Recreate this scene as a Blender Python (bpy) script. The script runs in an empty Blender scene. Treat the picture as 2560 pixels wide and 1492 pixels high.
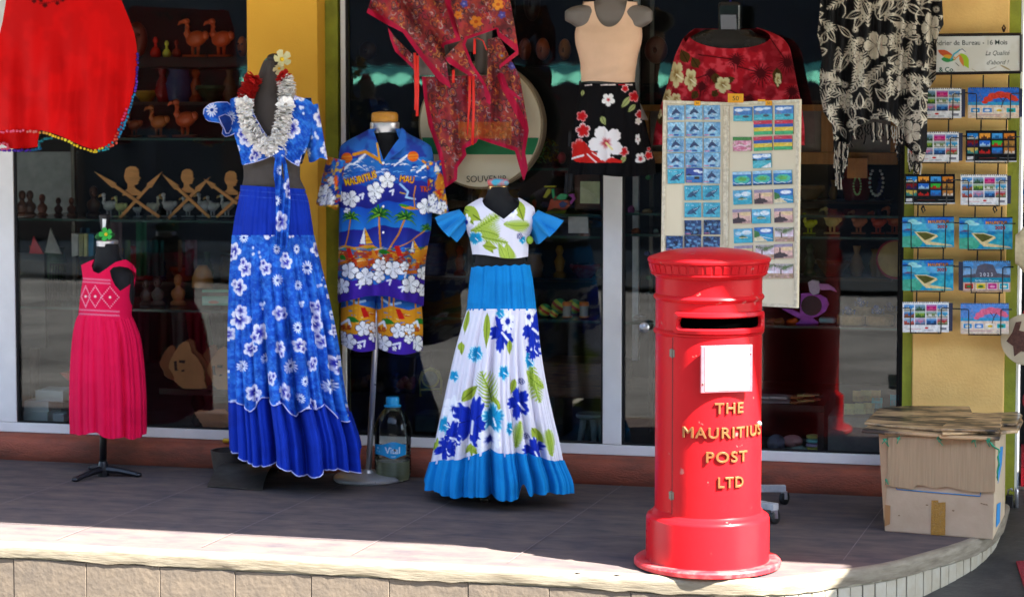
import bpy, bmesh, math, random
import numpy as np
from mathutils import Vector, Matrix
rad = math.radians
random.seed(7)
C = bpy.context.scene.collection
sc = bpy.context.scene
# ------------------------------------------------------------------ camera, world, sun, exposure
FPX, YAW, PIT, CYP, CH = 5300.0, rad(13.5), rad(3.65), 608.0, 1.73
camd = bpy.data.cameras.new('camera')
cam = bpy.data.objects.new('camera', camd); C.objects.link(cam)
cam.location = (0, 0, CH); cam.rotation_euler = (rad(90) - PIT, 0, YAW)
camd.sensor_width = 36.0; camd.lens = FPX / 2560 * 36
camd.shift_y = -(746 - CYP) / 2560
camd.clip_end = 400
camd.dof.use_dof = True; camd.dof.focus_distance = 8.5; camd.dof.aperture_fstop = 3.2
sc.camera = cam
SUN = Vector((2.73, -1.0, 3.4)).normalized()
w = bpy.data.worlds.new('World'); sc.world = w; w.use_nodes = True
nt = w.node_tree
sky = nt.nodes.new('ShaderNodeTexSky'); sky.sky_type = 'NISHITA'; sky.sun_disc = False
sky.sun_elevation = math.asin(SUN.z); sky.sun_rotation = math.atan2(SUN.x, SUN.y)
nt.links.new(sky.outputs[0], nt.nodes['Background'].inputs[0])
nt.nodes['Background'].inputs[1].default_value = 0.105
sd = bpy.data.lights.new('sun', 'SUN'); sd.energy = 4.8; sd.angle = rad(0.53); sd.color = (1, 0.955, 0.88)
so = bpy.data.objects.new('sun', sd); C.objects.link(so)
so.rotation_euler = SUN.to_track_quat('Z', 'Y').to_euler()
sc.view_settings.view_transform = 'Standard'; sc.view_settings.look = 'None'
sc.view_settings.exposure = 3.42; sc.view_settings.gamma = 1.0
sc.cycles.max_bounces = 10; sc.cycles.transparent_max_bounces = 16
sc.cycles.sample_clamp_indirect = 6.0

# ------------------------------------------------------------------ where a point of the photograph lies on a plane of the place
_R = np.array([math.cos(YAW), math.sin(YAW), 0.0])
_Fh = np.array([-math.sin(YAW), math.cos(YAW), 0.0]); _Z = np.array([0, 0, 1.0])
_Fw = math.cos(PIT) * _Fh - math.sin(PIT) * _Z; _U = math.sin(PIT) * _Fh + math.cos(PIT) * _Z
_O = np.array([0, 0, CH])
def ray(u, v):
    u = np.asarray(u, float); v = np.asarray(v, float)
    return _Fw + ((u - 1280) / FPX)[..., None] * _R + ((CYP - v) / FPX)[..., None] * _U
def PN(u, v, y):
    d = ray(u, v); t = np.asarray(y, float) / d[..., 1]
    return _O + t[..., None] * d
def P(u, v, y): return Vector(PN(u, v, y))
def FL(u, v, z=0.0):
    d = ray(u, v); return Vector(_O + (z - CH) / d[2] * d)
def RP(u, v, p0, n):
    d = ray(u, v); return Vector(_O + (np.dot(np.array(p0) - _O, np.array(n)) / np.dot(d, np.array(n))) * d)
def crop(x0, y0, s): return lambda x, y: (x0 + x / s, y0 + y / s)
A_ = crop(0, 0, 2.930); B_ = crop(0, 400, 2.9375); C_ = crop(0, 850, 2.2884); D_ = crop(480, 80, 2.7203); E_ = crop(760, 220, 2.1603)
F_ = crop(860, 0, 2.9375); G_ = crop(560, 860, 2.3245); H_ = crop(1360, 0, 3.06); I_ = crop(1600, 220, 2.5326); J_ = crop(2000, 0, 3.0607)
K_ = crop(2140, 400, 2.4476); L_ = crop(1540, 600, 1.646); M_ = crop(1860, 900, 2.4814); N_ = crop(1300, 400, 1.9575); O_ = crop(1860, 400, 1.9575)
def cm(f, pts): return [f(x, y) for x, y in pts]

# ------------------------------------------------------------------ materials
def lin(c):
    c = np.asarray(c, float); return np.where(c <= 0.04045, c / 12.92, ((c + 0.055) / 1.055) ** 2.4)
def hx(h):
    return np.array([int(h[i:i + 2], 16) / 255 for i in (0, 2, 4)])
MATS = {}
def mat(name, col=None, rough=0.6, metal=0.0, spec=0.5, var=0.0, vscale=6.0, col2=None, bump=0.0, bscale=60.0, coat=0.0, attr=False, stretch=None, sheen=0.0, trans=0.0, ior=1.45, sharp=False, alpha=1.0):
    """procedural material: base colour (or the mesh's painted print) broken up by noise, with fine bump"""
    if name in MATS: return MATS[name]
    m = bpy.data.materials.new(name); m.use_nodes = True; MATS[name] = m
    n = m.node_tree.nodes; l = m.node_tree.links
    b = n['Principled BSDF']
    b.inputs['Roughness'].default_value = rough; b.inputs['Metallic'].default_value = metal
    b.inputs['Specular IOR Level'].default_value = spec; b.inputs['Coat Weight'].default_value = coat
    b.inputs['Coat Roughness'].default_value = 0.12; b.inputs['Sheen Weight'].default_value = sheen
    b.inputs['Transmission Weight'].default_value = trans; b.inputs['IOR'].default_value = ior; b.inputs['Alpha'].default_value = alpha
    tc = n.new('ShaderNodeNewGeometry'); vec = tc.outputs['Position']
    if stretch:
        mp = n.new('ShaderNodeMapping'); mp.inputs['Scale'].default_value = stretch; l.new(vec, mp.inputs[0]); vec = mp.outputs[0]
    if attr:
        a = n.new('ShaderNodeVertexColor'); a.layer_name = 'Col'; src = a.outputs[0]
    else:
        r = n.new('ShaderNodeRGB'); r.outputs[0].default_value = (*lin(hx(col)), 1); src = r.outputs[0]
    if var > 0:
        t = n.new('ShaderNodeTexNoise'); t.inputs['Scale'].default_value = vscale; t.inputs['Detail'].default_value = 7; t.inputs['Roughness'].default_value = 0.62
        l.new(vec, t.inputs['Vector'])
        mr = n.new('ShaderNodeMapRange'); mr.inputs[1].default_value = 0.42 if sharp else 0.3; mr.inputs[2].default_value = 0.58 if sharp else 0.7
        l.new(t.outputs[0], mr.inputs[0])
        mx = n.new('ShaderNodeMix'); mx.data_type = 'RGBA'
        l.new(mr.outputs[0], mx.inputs[0]); l.new(src, mx.inputs[6])
        if col2 is not None:
            mu = n.new('ShaderNodeMath'); mu.operation = 'MULTIPLY'; mu.inputs[1].default_value = var; l.new(mr.outputs[0], mu.inputs[0]); l.new(mu.outputs[0], mx.inputs[0])
            mx.inputs[7].default_value = (*lin(hx(col2)), 1)
        else:
            hs = n.new('ShaderNodeHueSaturation'); hs.inputs['Value'].default_value = 1 - var; l.new(src, hs.inputs['Color']); l.new(hs.outputs[0], mx.inputs[7])
        src = mx.outputs[2]
        rr = n.new('ShaderNodeMapRange'); rr.inputs[3].default_value = max(0.02, rough - 0.1); rr.inputs[4].default_value = min(1, rough + 0.12); l.new(t.outputs[0], rr.inputs[0]); l.new(rr.outputs[0], b.inputs['Roughness'])
    l.new(src, b.inputs['Base Color'])
    if bump > 0:
        t2 = n.new('ShaderNodeTexNoise'); t2.inputs['Scale'].default_value = bscale; t2.inputs['Detail'].default_value = 5; l.new(vec, t2.inputs['Vector'])
        bp = n.new('ShaderNodeBump'); bp.inputs['Strength'].default_value = bump; bp.inputs['Distance'].default_value = 0.01
        l.new(t2.outputs[0], bp.inputs['Height']); l.new(bp.outputs[0], b.inputs['Normal'])
    return m
def glass_mat(name, tint, ior=1.5, rough=0.0):
    m = bpy.data.materials.new(name); m.use_nodes = True; n = m.node_tree.nodes; l = m.node_tree.links
    n.remove(n['Principled BSDF'])
    tr = n.new('ShaderNodeBsdfTransparent'); tr.inputs[0].default_value = (*tint, 1)
    gl = n.new('ShaderNodeBsdfGlossy'); gl.inputs['Roughness'].default_value = rough
    fr = n.new('ShaderNodeFresnel'); fr.inputs[0].default_value = ior
    # faint waviness of float glass
    t = n.new('ShaderNodeTexNoise'); t.inputs['Scale'].default_value = 1.3; g = n.new('ShaderNodeNewGeometry'); l.new(g.outputs['Position'], t.inputs['Vector'])
    bp = n.new('ShaderNodeBump'); bp.inputs['Strength'].default_value = 0.03; bp.inputs['Distance'].default_value = 0.02; l.new(t.outputs[0], bp.inputs['Height'])
    l.new(bp.outputs[0], gl.inputs['Normal'])
    mx = n.new('ShaderNodeMixShader'); l.new(fr.outputs[0], mx.inputs[0]); l.new(tr.outputs[0], mx.inputs[1]); l.new(gl.outputs[0], mx.inputs[2])
    l.new(mx.outputs[0], n['Material Output'].inputs[0]); MATS[name] = m
    return m

# ------------------------------------------------------------------ things, parts and mesh building
WL = {}
def thing(name, label, cat, loc, group=None):
    o = bpy.data.objects.new(name, None); C.objects.link(o); o.empty_display_size = 0.05
    o.location = loc; WL[o.name] = Vector(loc); o['label'] = label; o['category'] = cat
    if group: o['group'] = group
    return o
def tag(o, label, cat, group=None):
    o['label'] = label; o['category'] = cat
    if group: o['group'] = group
    return o
def finish(me, name, m, parent, loc, smooth):
    if smooth:
        me.polygons.foreach_set('use_smooth', np.ones(len(me.polygons), bool))
        if smooth is not True: me.set_sharp_from_angle(angle=rad(smooth))
    me.materials.append(m)
    o = bpy.data.objects.new(name, me); C.objects.link(o)
    if parent is not None:
        o.parent = parent; WL[o.name] = loc
    else:
        o.location = loc; WL[o.name] = loc
    me.update()
    return o
def np_mesh(name, V, faces, m, parent=None, cols=None, smooth=True):
    V = np.asarray(V, float)
    loc = WL[parent.name] if parent is not None else Vector((V[:, 0].mean(), V[:, 1].mean(), V[:, 2].min()))
    me = bpy.data.meshes.new(name)
    me.from_pydata((V - np.array(loc)).tolist(), [], faces.tolist() if isinstance(faces, np.ndarray) else faces)
    if cols is not None:
        at = me.color_attributes.new('Col', 'FLOAT_COLOR', 'POINT')
        cc = np.ones((len(V), 4)); cc[:, :3] = cols; at.data.foreach_set('color', cc.ravel())
    return finish(me, name, m, parent, loc, smooth)
class MB:
    def __init__(s): s.v = []; s.f = []; s.c = []
    def add(s, V, Fc, col=None):
        k = len(s.v); s.v += [tuple(map(float, p)) for p in V]; s.f += [tuple(i + k for i in f) for f in Fc]
        s.c += [tuple(col) if col is not None else (1, 1, 1)] * len(V); return s
    def box(s, x0, x1, y0, y1, z0, z1, col=None, rot=None):
        V = [(x, y, z) for z in (z0, z1) for y in (y0, y1) for x in (x0, x1)]
        if rot:
            cx, cy = (x0 + x1) / 2, (y0 + y1) / 2; c, sn = math.cos(rot), math.sin(rot)
            V = [(cx + (x - cx) * c - (y - cy) * sn, cy + (x - cx) * sn + (y - cy) * c, z) for x, y, z in V]
        return s.add(V, [(0, 2, 3, 1), (4, 5, 7, 6), (0, 1, 5, 4), (2, 6, 7, 3), (0, 4, 6, 2), (1, 3, 7, 5)], col)
    def hexa(s, q, n, col=None):      # quad q (4 points, counter-clockwise seen from the front) given a thickness vector n
        q = [Vector(p) for p in q]; b = [p + n for p in q]
        return s.add(q + b, [(0, 1, 2, 3), (7, 6, 5, 4), (0, 4, 5, 1), (1, 5, 6, 2), (2, 6, 7, 3), (3, 7, 4, 0)], col)
    def lathe(s, prof, c=(0, 0, 0), n=32, col=None, a0=0, sx=1, sy=1, cap=True):
        V = []; Fc = []
        for r, z in prof:
            for i in range(n):
                a = a0 + 2 * math.pi * i / n; V.append((c[0] + sx * r * math.cos(a), c[1] + sy * r * math.sin(a), c[2] + z))
        for k in range(len(prof) - 1):
            for i in range(n):
                j = (i + 1) % n; Fc.append((k * n + i, k * n + j, (k + 1) * n + j, (k + 1) * n + i))
        if cap:
            Fc.append(tuple(range(n - 1, -1, -1))); Fc.append(tuple((len(prof) - 1) * n + i for i in range(n)))
        return s.add(V, Fc, col)
    def tube(s, pts, r, n=8, col=None, flat=1.0):
        pts = [Vector(p) for p in pts]; rs = r if isinstance(r, (list, tuple)) else [r] * len(pts)
        V = []; Fc = []; up = Vector((0, 0, 1))
        for k, p in enumerate(pts):
            d = (pts[min(k + 1, len(pts) - 1)] - pts[max(k - 1, 0)]).normalized()
            u = d.cross(up)
            if u.length < 0.05: u = d.cross(Vector((0, 1, 0)))
            u.normalize(); v = u.cross(d)
            for i in range(n):
                a = 2 * math.pi * i / n; V.append(p + rs[k] * (math.cos(a) * u + flat * math.sin(a) * v))
        for k in range(len(pts) - 1):
            for i in range(n):
                j = (i + 1) % n; Fc.append((k * n + i, k * n + j, (k + 1) * n + j, (k + 1) * n + i))
        Fc.append(tuple(range(n - 1, -1, -1))); Fc.append(tuple((len(pts) - 1) * n + i for i in range(n)))
        return s.add(V, Fc, col)
    def ell(s, c, r, rot=None, nu=14, nv=9, col=None):
        V = []; Fc = []; c = Vector(c); rot = rot or Matrix.Identity(3)
        for k in range(nv + 1):
            t = math.pi * k / nv
            for i in range(nu):
                a = 2 * math.pi * i / nu
                V.append(c + rot @ Vector((r[0] * math.sin(t) * math.cos(a), r[1] * math.sin(t) * math.sin(a), r[2] * math.cos(t))))
        for k in range(nv):
            for i in range(nu):
                j = (i + 1) % nu; Fc.append((k * nu + i, (k + 1) * nu + i, (k + 1) * nu + j, k * nu + j))
        return s.add(V, Fc, col)
    def prism(s, pts, vec, col=None):  # outline of 3D points given a thickness vector
        pts = [Vector(p) for p in pts]; n = len(pts); b = [p + vec for p in pts]
        Fc = [tuple(range(n)), tuple(range(2 * n - 1, n - 1, -1))] + [(i, i + n, (i + 1) % n + n, (i + 1) % n) for i in range(n)]
        return s.add(pts + b, Fc, col)
    def build(s, name, m, parent=None, smooth=False, bev=0.0, seg=2, vcol=False):
        V = np.array(s.v)
        o = np_mesh(name, V, s.f, m, parent, np.array(s.c) if vcol else None, smooth)
        if not vcol or True:
            bm = bmesh.new(); bm.from_mesh(o.data); bmesh.ops.recalc_face_normals(bm, faces=bm.faces)
            if bev:
                bmesh.ops.bevel(bm, geom=[e for e in bm.edges if len(e.link_faces) == 2 and e.calc_face_angle(0) > rad(35)], offset=bev, segments=seg, affect='EDGES', profile=0.5)
            bm.to_mesh(o.data); bm.free()
            if smooth:
                o.data.polygons.foreach_set('use_smooth', np.ones(len(o.data.polygons), bool))
                if smooth is not True: o.data.set_sharp_from_angle(angle=rad(smooth))
        return o
def struct(o): o['kind'] = 'structure'; return o

# ------------------------------------------------------------------ letters as triangles
_TXT = {}
def text_mesh(s, extrude=0.0, offset=0.0, shear=0.0, space=1.0, bevel=0.0):
    k = (s, extrude, offset, shear, space, bevel)
    if k in _TXT: return _TXT[k]
    c = bpy.data.curves.new('letters', 'FONT'); c.body = s; c.extrude = extrude; c.offset = offset; c.shear = shear; c.space_character = space; c.resolution_u = 4; c.align_x = 'CENTER'; c.bevel_depth = bevel
    o = bpy.data.objects.new('letters', c); C.objects.link(o)
    dg = bpy.context.evaluated_depsgraph_get(); me = bpy.data.meshes.new_from_object(o.evaluated_get(dg))
    V = np.array([v.co[:] for v in me.vertices]); Fc = [tuple(p.vertices) for p in me.polygons]
    bpy.data.objects.remove(o); bpy.data.curves.remove(c); bpy.data.meshes.remove(me)
    V[:, :2] /= 0.729                      # cap height becomes 1
    _TXT[k] = (V, Fc); return _TXT[k]

# ------------------------------------------------------------------ painting of prints (in each cloth's own flat coordinates)
def rot2(x, y, a): c, s = math.cos(a), math.sin(a); return c * x + s * y, -s * x + c * y
def ss(a, b, x): t = np.clip((x - a) / (b - a), 0, 1); return t * t * (3 - 2 * t)
class Canvas:
    def __init__(s, x0, y0, x1, y1, col, k=1.0):
        s.x0, s.y0, s.k = x0, y0, k; s.w = int((x1 - x0) * k) + 1; s.h = int((y1 - y0) * k) + 1
        s.a = np.zeros((s.h, s.w, 3)); s.a[:] = hx(col)
        s.rng = np.random.default_rng(11)
    def win(s, x0, y0, x1, y1):
        i0 = max(0, int((x0 - s.x0) * s.k) - 1); i1 = min(s.w, int((x1 - s.x0) * s.k) + 2); j0 = max(0, int((y0 - s.y0) * s.k) - 1); j1 = min(s.h, int((y1 - s.y0) * s.k) + 2)
        if i1 <= i0 or j1 <= j0: return None
        yy, xx = np.mgrid[j0:j1, i0:i1]
        return (slice(j0, j1), slice(i0, i1)), xx / s.k + s.x0, yy / s.k + s.y0
    def put(s, sl, al, col):
        al = np.clip(al, 0, 1)[..., None]; s.a[sl] = s.a[sl] * (1 - al) + (hx(col) if isinstance(col, str) else col) * al
    def rect(s, x0, y0, x1, y1, col, al=1.0):
        w_ = s.win(x0, y0, x1, y1)
        if w_ is None: return
        sl, x, y = w_; s.put(sl, ((x >= x0) & (x <= x1) & (y >= y0) & (y <= y1)) * al, col)
    def ell(s, cx, cy, rx, ry, col, rot=0.0, al=1.0, soft=1.0):
        R = max(rx, ry) + 2; w_ = s.win(cx - R, cy - R, cx + R, cy + R)
        if w_ is None: return
        sl, x, y = w_; X, Y = rot2(x - cx, y - cy, rot); d = np.hypot(X / rx, Y / ry)
        s.put(sl, np.clip((1 - d) * min(rx, ry) * s.k / soft + 0.5, 0, 1) * al, col)
    def poly(s, pts, col, al=1.0):
        px = [p[0] for p in pts]; py = [p[1] for p in pts]; w_ = s.win(min(px), min(py), max(px), max(py))
        if w_ is None: return
        sl, x, y = w_; ins = np.zeros(x.shape, bool); n = len(pts)
        for i in range(n):
            xa, ya = pts[i]; xb, yb = pts[(i + 1) % n]
            if ya == yb: continue
            ins ^= ((ya > y) != (yb > y)) & (x < (xb - xa) * (y - ya) / (yb - ya) + xa)
        s.put(sl, ins * al, col)
    def line(s, pts, wd, col, al=1.0, taper=False):
        n = len(pts) - 1
        for i in range(n):
            (xa, ya), (xb, yb) = pts[i], pts[i + 1]; wa = wd * (1 - i / n) if taper else wd; wb = wd * (1 - (i + 1) / n) if taper else wd
            m_ = max(wa, wb) + 2; w_ = s.win(min(xa, xb) - m_, min(ya, yb) - m_, max(xa, xb) + m_, max(ya, yb) + m_)
            if w_ is None: continue
            sl, x, y = w_; dx, dy = xb - xa, yb - ya; L2 = dx * dx + dy * dy + 1e-9
            t = np.clip(((x - xa) * dx + (y - ya) * dy) / L2, 0, 1); d = np.hypot(x - xa - t * dx, y - ya - t * dy)
            s.put(sl, np.clip(((wa + (wb - wa) * t) / 2 - d) * s.k + 0.5, 0, 1) * al, col)
    def hib(s, cx, cy, r, rot=0.0, edge='ffffff', mid=None, t0=0.1, t1=0.6, stamen=None, line=None, n=5, sx=1.0, outline=None, deep=0.58):
        w_ = s.win(cx - r - 2, cy - r - 2, cx + r + 2, cy + r + 2)
        if w_ is None: return
        sl, x, y = w_; X, Y = rot2((x - cx) / sx, y - cy, rot); th = np.arctan2(Y, X); rho = np.hypot(X, Y)
        q = np.abs(np.cos(n / 2 * th)); R = r * (deep + (1 - deep) * q ** 0.6) * (1 + 0.03 * np.cos(23 * th)); t = rho / R
        al = np.clip((1 - t) * R * s.k + 0.5, 0, 1)
        if outline: s.put(sl, np.clip((1.1 - t) * R * s.k + 0.5, 0, 1), outline)
        c = np.ones(x.shape + (3,)) * hx(edge)
        if mid is not None:
            k = (1 - ss(t0, t1, t * (1 + 0.12 * np.cos(19 * th))))[..., None]; c = c * (1 - k) + hx(mid) * k
        if line is not None:
            k = ((q < 0.13 + 0.05 * t) & (t > 0.12))[..., None] * 0.85; c = c * (1 - k) + hx(line) * k
            k = ((np.abs(np.cos(n * th)) < 0.10) & (t > 0.2) & (t < 0.75) & (q > .4))[..., None] * 0.5; c = c * (1 - k) + hx(line) * k
        s.put(sl, al, c)
        if stamen: s.line([(cx, cy), (cx + 0.55 * r * math.cos(rot + 0.4), cy + 0.45 * r * math.sin(rot + 0.4))], max(1.2, r * 0.12), stamen)
    def daisy(s, cx, cy, r, col='ffffff', mid=None, n=12, rot=0.0, sx=1.0):
        w_ = s.win(cx - r - 2, cy - r - 2, cx + r + 2, cy + r + 2)
        if w_ is None: return
        sl, x, y = w_; X = (x - cx) / sx; Y = y - cy; th = np.arctan2(Y, X) + rot; rho = np.hypot(X, Y)
        s.put(sl, np.clip((r * (0.25 + 0.75 * np.abs(np.cos(n / 2 * th)) ** 0.8) - rho) * s.k + 0.5, 0, 1), col)
        if mid: s.ell(cx, cy, r * 0.24, r * 0.24, mid)
    def leaf(s, x0, y0, x1, y1, wd, col, vein=None, al=1.0):
        dx, dy = x1 - x0, y1 - y0; L = math.hypot(dx, dy); nx, ny = -dy / L, dx / L; a = []; b = []
        for i in range(11):
            t = i / 10; k = wd * math.sin(math.pi * t ** 0.8) * 0.5; a.append((x0 + dx * t + nx * k, y0 + dy * t + ny * k)); b.append((x0 + dx * t - nx * k, y0 + dy * t - ny * k))
        s.poly(a + b[::-1], col, al)
        if vein: s.line([(x0, y0), (x1, y1)], max(0.8, wd * 0.08), vein)
    def frond(s, x0, y0, x1, y1, ln, col, n=9, wd=4.0, rib=None, curve=0.0, al=1.0):
        dx, dy = x1 - x0, y1 - y0; L = math.hypot(dx, dy); ux, uy = dx / L, dy / L; pts = []
        for i in range(n + 1):
            t = i / n; o = curve * math.sin(math.pi * t); px, py = x0 + dx * t - uy * o, y0 + dy * t + ux * o; pts.append((px, py))
            k = ln * math.sin(math.pi * (0.15 + 0.8 * t)) + 1
            for sg in (-1, 1):
                ax, ay = ux * 0.75 - sg * uy * 0.8, uy * 0.75 + sg * ux * 0.8
                s.line([(px, py), (px + ax * k * .6, py + ay * k * .6), (px + ax * k + ux * k * .12, py + ay * k + uy * k * .12)], wd, col, al, True)
        s.line(pts, max(1.0, wd * 0.5), rib or col, al)
    def palm(s, cx, cy, r, tx, ty, green='1f7d2a', dark='0d3a17', trunk='d98a20'):
        s.line([(tx, ty), ((tx + cx) / 2 + (cx - tx) * 0.12, (ty + cy) / 2), (cx, cy)], max(2.2, r * 0.12), trunk)
        for i in range(11):
            a = -math.pi * (i / 10) * 1.25 + math.pi * 0.12 + s.rng.uniform(-.1, .1); q = r * s.rng.uniform(.8, 1.1)
            mx, my = cx + 0.6 * q * math.cos(a), cy + 0.6 * q * math.sin(a); ex, ey = cx + q * math.cos(a), cy + q * math.sin(a) * 0.8 + 0.3 * q
            s.line([(cx, cy), (mx, my), (ex, ey)], r * 0.26, dark, 1, True)
            s.line([(cx, cy), (mx, my), (ex, ey)], r * 0.15, green if i % 2 else '6fae2c', 1, True)
    def text(s, body, cx, cy, h, col, rot=0.0, sx=1.0, outline=None, ow=1.5, offset=0.0, shear=0.0, arch=0.0):
        V, Fc = text_mesh(body, 0.0, offset, shear)
        X = V[:, 0] * h * sx; Y = -V[:, 1] * h + h / 2
        if arch: Y = Y + arch * (X / (abs(X).max() + 1e-6)) ** 2
        x = cx + X * math.cos(rot) - Y * math.sin(rot); y = cy + X * math.sin(rot) + Y * math.cos(rot)
        if outline:
            for ax, ay in ((-1, 0), (1, 0), (0, 1), (0, -1), (-.7, .7), (.7, .7), (.7, -.7), (-.7, -.7)):
                for f in Fc: s.poly([(x[i] + ax * ow, y[i] + ay * ow) for i in f], outline)
        for f in Fc: s.poly([(x[i], y[i]) for i in f], col)
    def noise(s, scale, seed=0, oct=3):
        rg = np.random.default_rng(seed); out = np.zeros((s.h, s.w)); amp = 1.0; tot = 0
        for o in range(oct):
            c = max(1.5, scale * s.k / 2 ** o); gh, gw = int(s.h / c) + 3, int(s.w / c) + 3; g = rg.random((gh, gw))
            yy = np.arange(s.h) / c; xx = np.arange(s.w) / c; yi = yy.astype(int); xi = xx.astype(int); fy = (yy - yi)[:, None]; fx = (xx - xi)[None]
            fy = fy * fy * (3 - 2 * fy); fx = fx * fx * (3 - 2 * fx)
            v = (g[yi][:, xi] * (1 - fx) + g[yi][:, xi + 1] * fx) * (1 - fy) + (g[yi + 1][:, xi] * (1 - fx) + g[yi + 1][:, xi + 1] * fx) * fy
            out += amp * v; tot += amp; amp *= 0.5
        return out / tot
    def mottle(s, col, scale, amt, seed=0, lo=0.4, hi=0.65, sl=None):
        k = ss(lo, hi, s.noise(scale, seed)) * amt; k = k[..., None]
        s.a = s.a * (1 - k) + hx(col) * k
    def mottle_win(s, box, col, scale, amt, seed=0, lo=0.5, hi=0.6):
        (xa, ya), (xb, yb) = box; n = ss(lo, hi, s.noise(scale, seed)) * amt; w_ = s.win(xa, ya, xb, yb); s.put(w_[0], n[w_[0]], col)
    def at(s, x, y):
        fx = np.clip((np.asarray(x) - s.x0) * s.k, 0, s.w - 1.001); fy = np.clip((np.asarray(y) - s.y0) * s.k, 0, s.h - 1.001)
        i = fx.astype(int); j = fy.astype(int); a = (fx - i)[..., None]; b = (fy - j)[..., None]
        i1 = np.minimum(i + 1, s.w - 1); j1 = np.minimum(j + 1, s.h - 1)
        c = (s.a[j, i] * (1 - a) + s.a[j, i1] * a) * (1 - b) + (s.a[j1, i] * (1 - a) + s.a[j1, i1] * a) * b
        return lin(np.clip(c, 0, 1)) * 0.86

# ------------------------------------------------------------------ cloth
def interp(keys, v, c):
    k = np.array(keys, float); x = k[:, 0]; y = k[:, c]
    if len(x) < 3: return np.interp(v, x, y)
    h = np.diff(x); d = np.diff(y) / h; m = np.zeros(len(x)); m[0] = d[0]; m[-1] = d[-1]
    for i in range(1, len(x) - 1):
        m[i] = 0 if d[i - 1] * d[i] <= 0 else 2 * d[i - 1] * d[i] / (d[i - 1] + d[i])
    v = np.clip(v, x[0], x[-1]); i = np.clip(np.searchsorted(x, v) - 1, 0, len(x) - 2); t = (v - x[i]) / h[i]
    return (2 * t**3 - 3 * t**2 + 1) * y[i] + (t**3 - 2 * t**2 + t) * h[i] * m[i] + (-2 * t**3 + 3 * t**2) * y[i + 1] + (t**3 - t**2) * h[i] * m[i + 1]
def folds(a0, a1, ns, seed=0, drift=0.8, pw=1.2, sharp=0.0, keep=0.0):
    rg = np.random.default_rng(seed); W = [(n, rg.uniform(.5, 1), rg.uniform(0, 6.28), rg.uniform(-drift, drift)) for n in ns]; tot = sum(q[1] for q in W)
    def f(a, T):
        o = 0
        for n, wt, ph, dr in W:
            c = np.cos(n * a + ph + dr * np.sin(2.2 * T + ph)); c = np.sign(c) * np.abs(c) ** (1 / (1 + sharp)) if sharp else c
            o = o + wt * c
        return (a0 + (a1 - a0) * T ** pw) * o / tot
    return f
def pleats(a0, a1, ns, seed=0, drift=0.5, pw=0.8, k=0.5):
    """rounded ridges between narrow deep valleys, as gathered cloth hangs"""
    rg = np.random.default_rng(seed); W = [(n, rg.uniform(.6, 1), rg.uniform(0, 6.28), rg.uniform(-drift, drift)) for n in ns]
    def f(a, T):
        o = 0
        for n, wt, ph, dr in W:
            p = n * a / 2 + ph + .35 * np.sin(2 * a + ph) + dr * np.sin(1.8 * T + ph); o = o + wt * ((np.sin(p) ** 2 + .004) ** (k / 2) - .75)
        return (a0 + (a1 - a0) * np.clip(T, 0, 2) ** pw) * o
    return f
def garment(name, Y, keys, m, parent, canvas=None, vt=None, vb=None, nf=120, nb=30, step=2.2, fold=None, col=None, dfn=None, hemk=0.11):
    """a closed tube of cloth. keys: (height, left edge, right edge, half depth); vt, vb: upper and lower rim as functions of u in -1..1 (front) and a flag for the back"""
    ks = np.array(keys, float); v0, v1 = ks[0, 0], ks[-1, 0]
    a = np.concatenate([np.linspace(-math.pi / 2, math.pi / 2, nf), np.linspace(math.pi / 2, 1.5 * math.pi, nb + 2)[1:-1]])
    U = np.sin(a); back = np.arange(len(a)) >= nf
    top = np.full(len(a), v0) if vt is None else np.array([vt(u, b) for u, b in zip(U, back)], float)
    bot = np.full(len(a), v1) if vb is None else np.array([vb(u, b) for u, b in zip(U, back)], float)
    nr = max(3, int((v1 - v0) / step)); T = np.linspace(0, 1, nr)[:, None]
    V = top + T * (bot - top); V0 = V
    xl = interp(keys, V, 1); xr = interp(keys, V, 2); hd = interp(keys, V, 3)
    px = (xl + xr) / 2 + U * (xr - xl) / 2
    fo = fold(a[None, :], (V - v0) / (v1 - v0)) if fold is not None else np.zeros_like(V)
    yy = Y - (hd + fo) * np.cos(a)
    if dfn is not None: yy = yy + dfn(px, V, back)
    pxs = px + fo * 560 * np.sin(a) * 0.3; V = V + fo * np.cos(a) * (V - 270) * hemk
    W = PN(pxs, V, yy).reshape(-1, 3); n = len(a)
    if canvas is not None: cols = canvas.at(px.ravel(), V0.ravel())
    elif col is not None: cols = np.ones((len(W), 3)) * lin(hx(col))
    else: cols = None
    r = np.arange(nr - 1)[:, None] * n; j = np.arange(n)[None]; j2 = (j + 1) % n
    Fc = np.stack([r + j, r + n + j, r + n + j2, r + j2], -1).reshape(-1, 4)
    return np_mesh(name, W, Fc, m, parent, cols)
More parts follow.
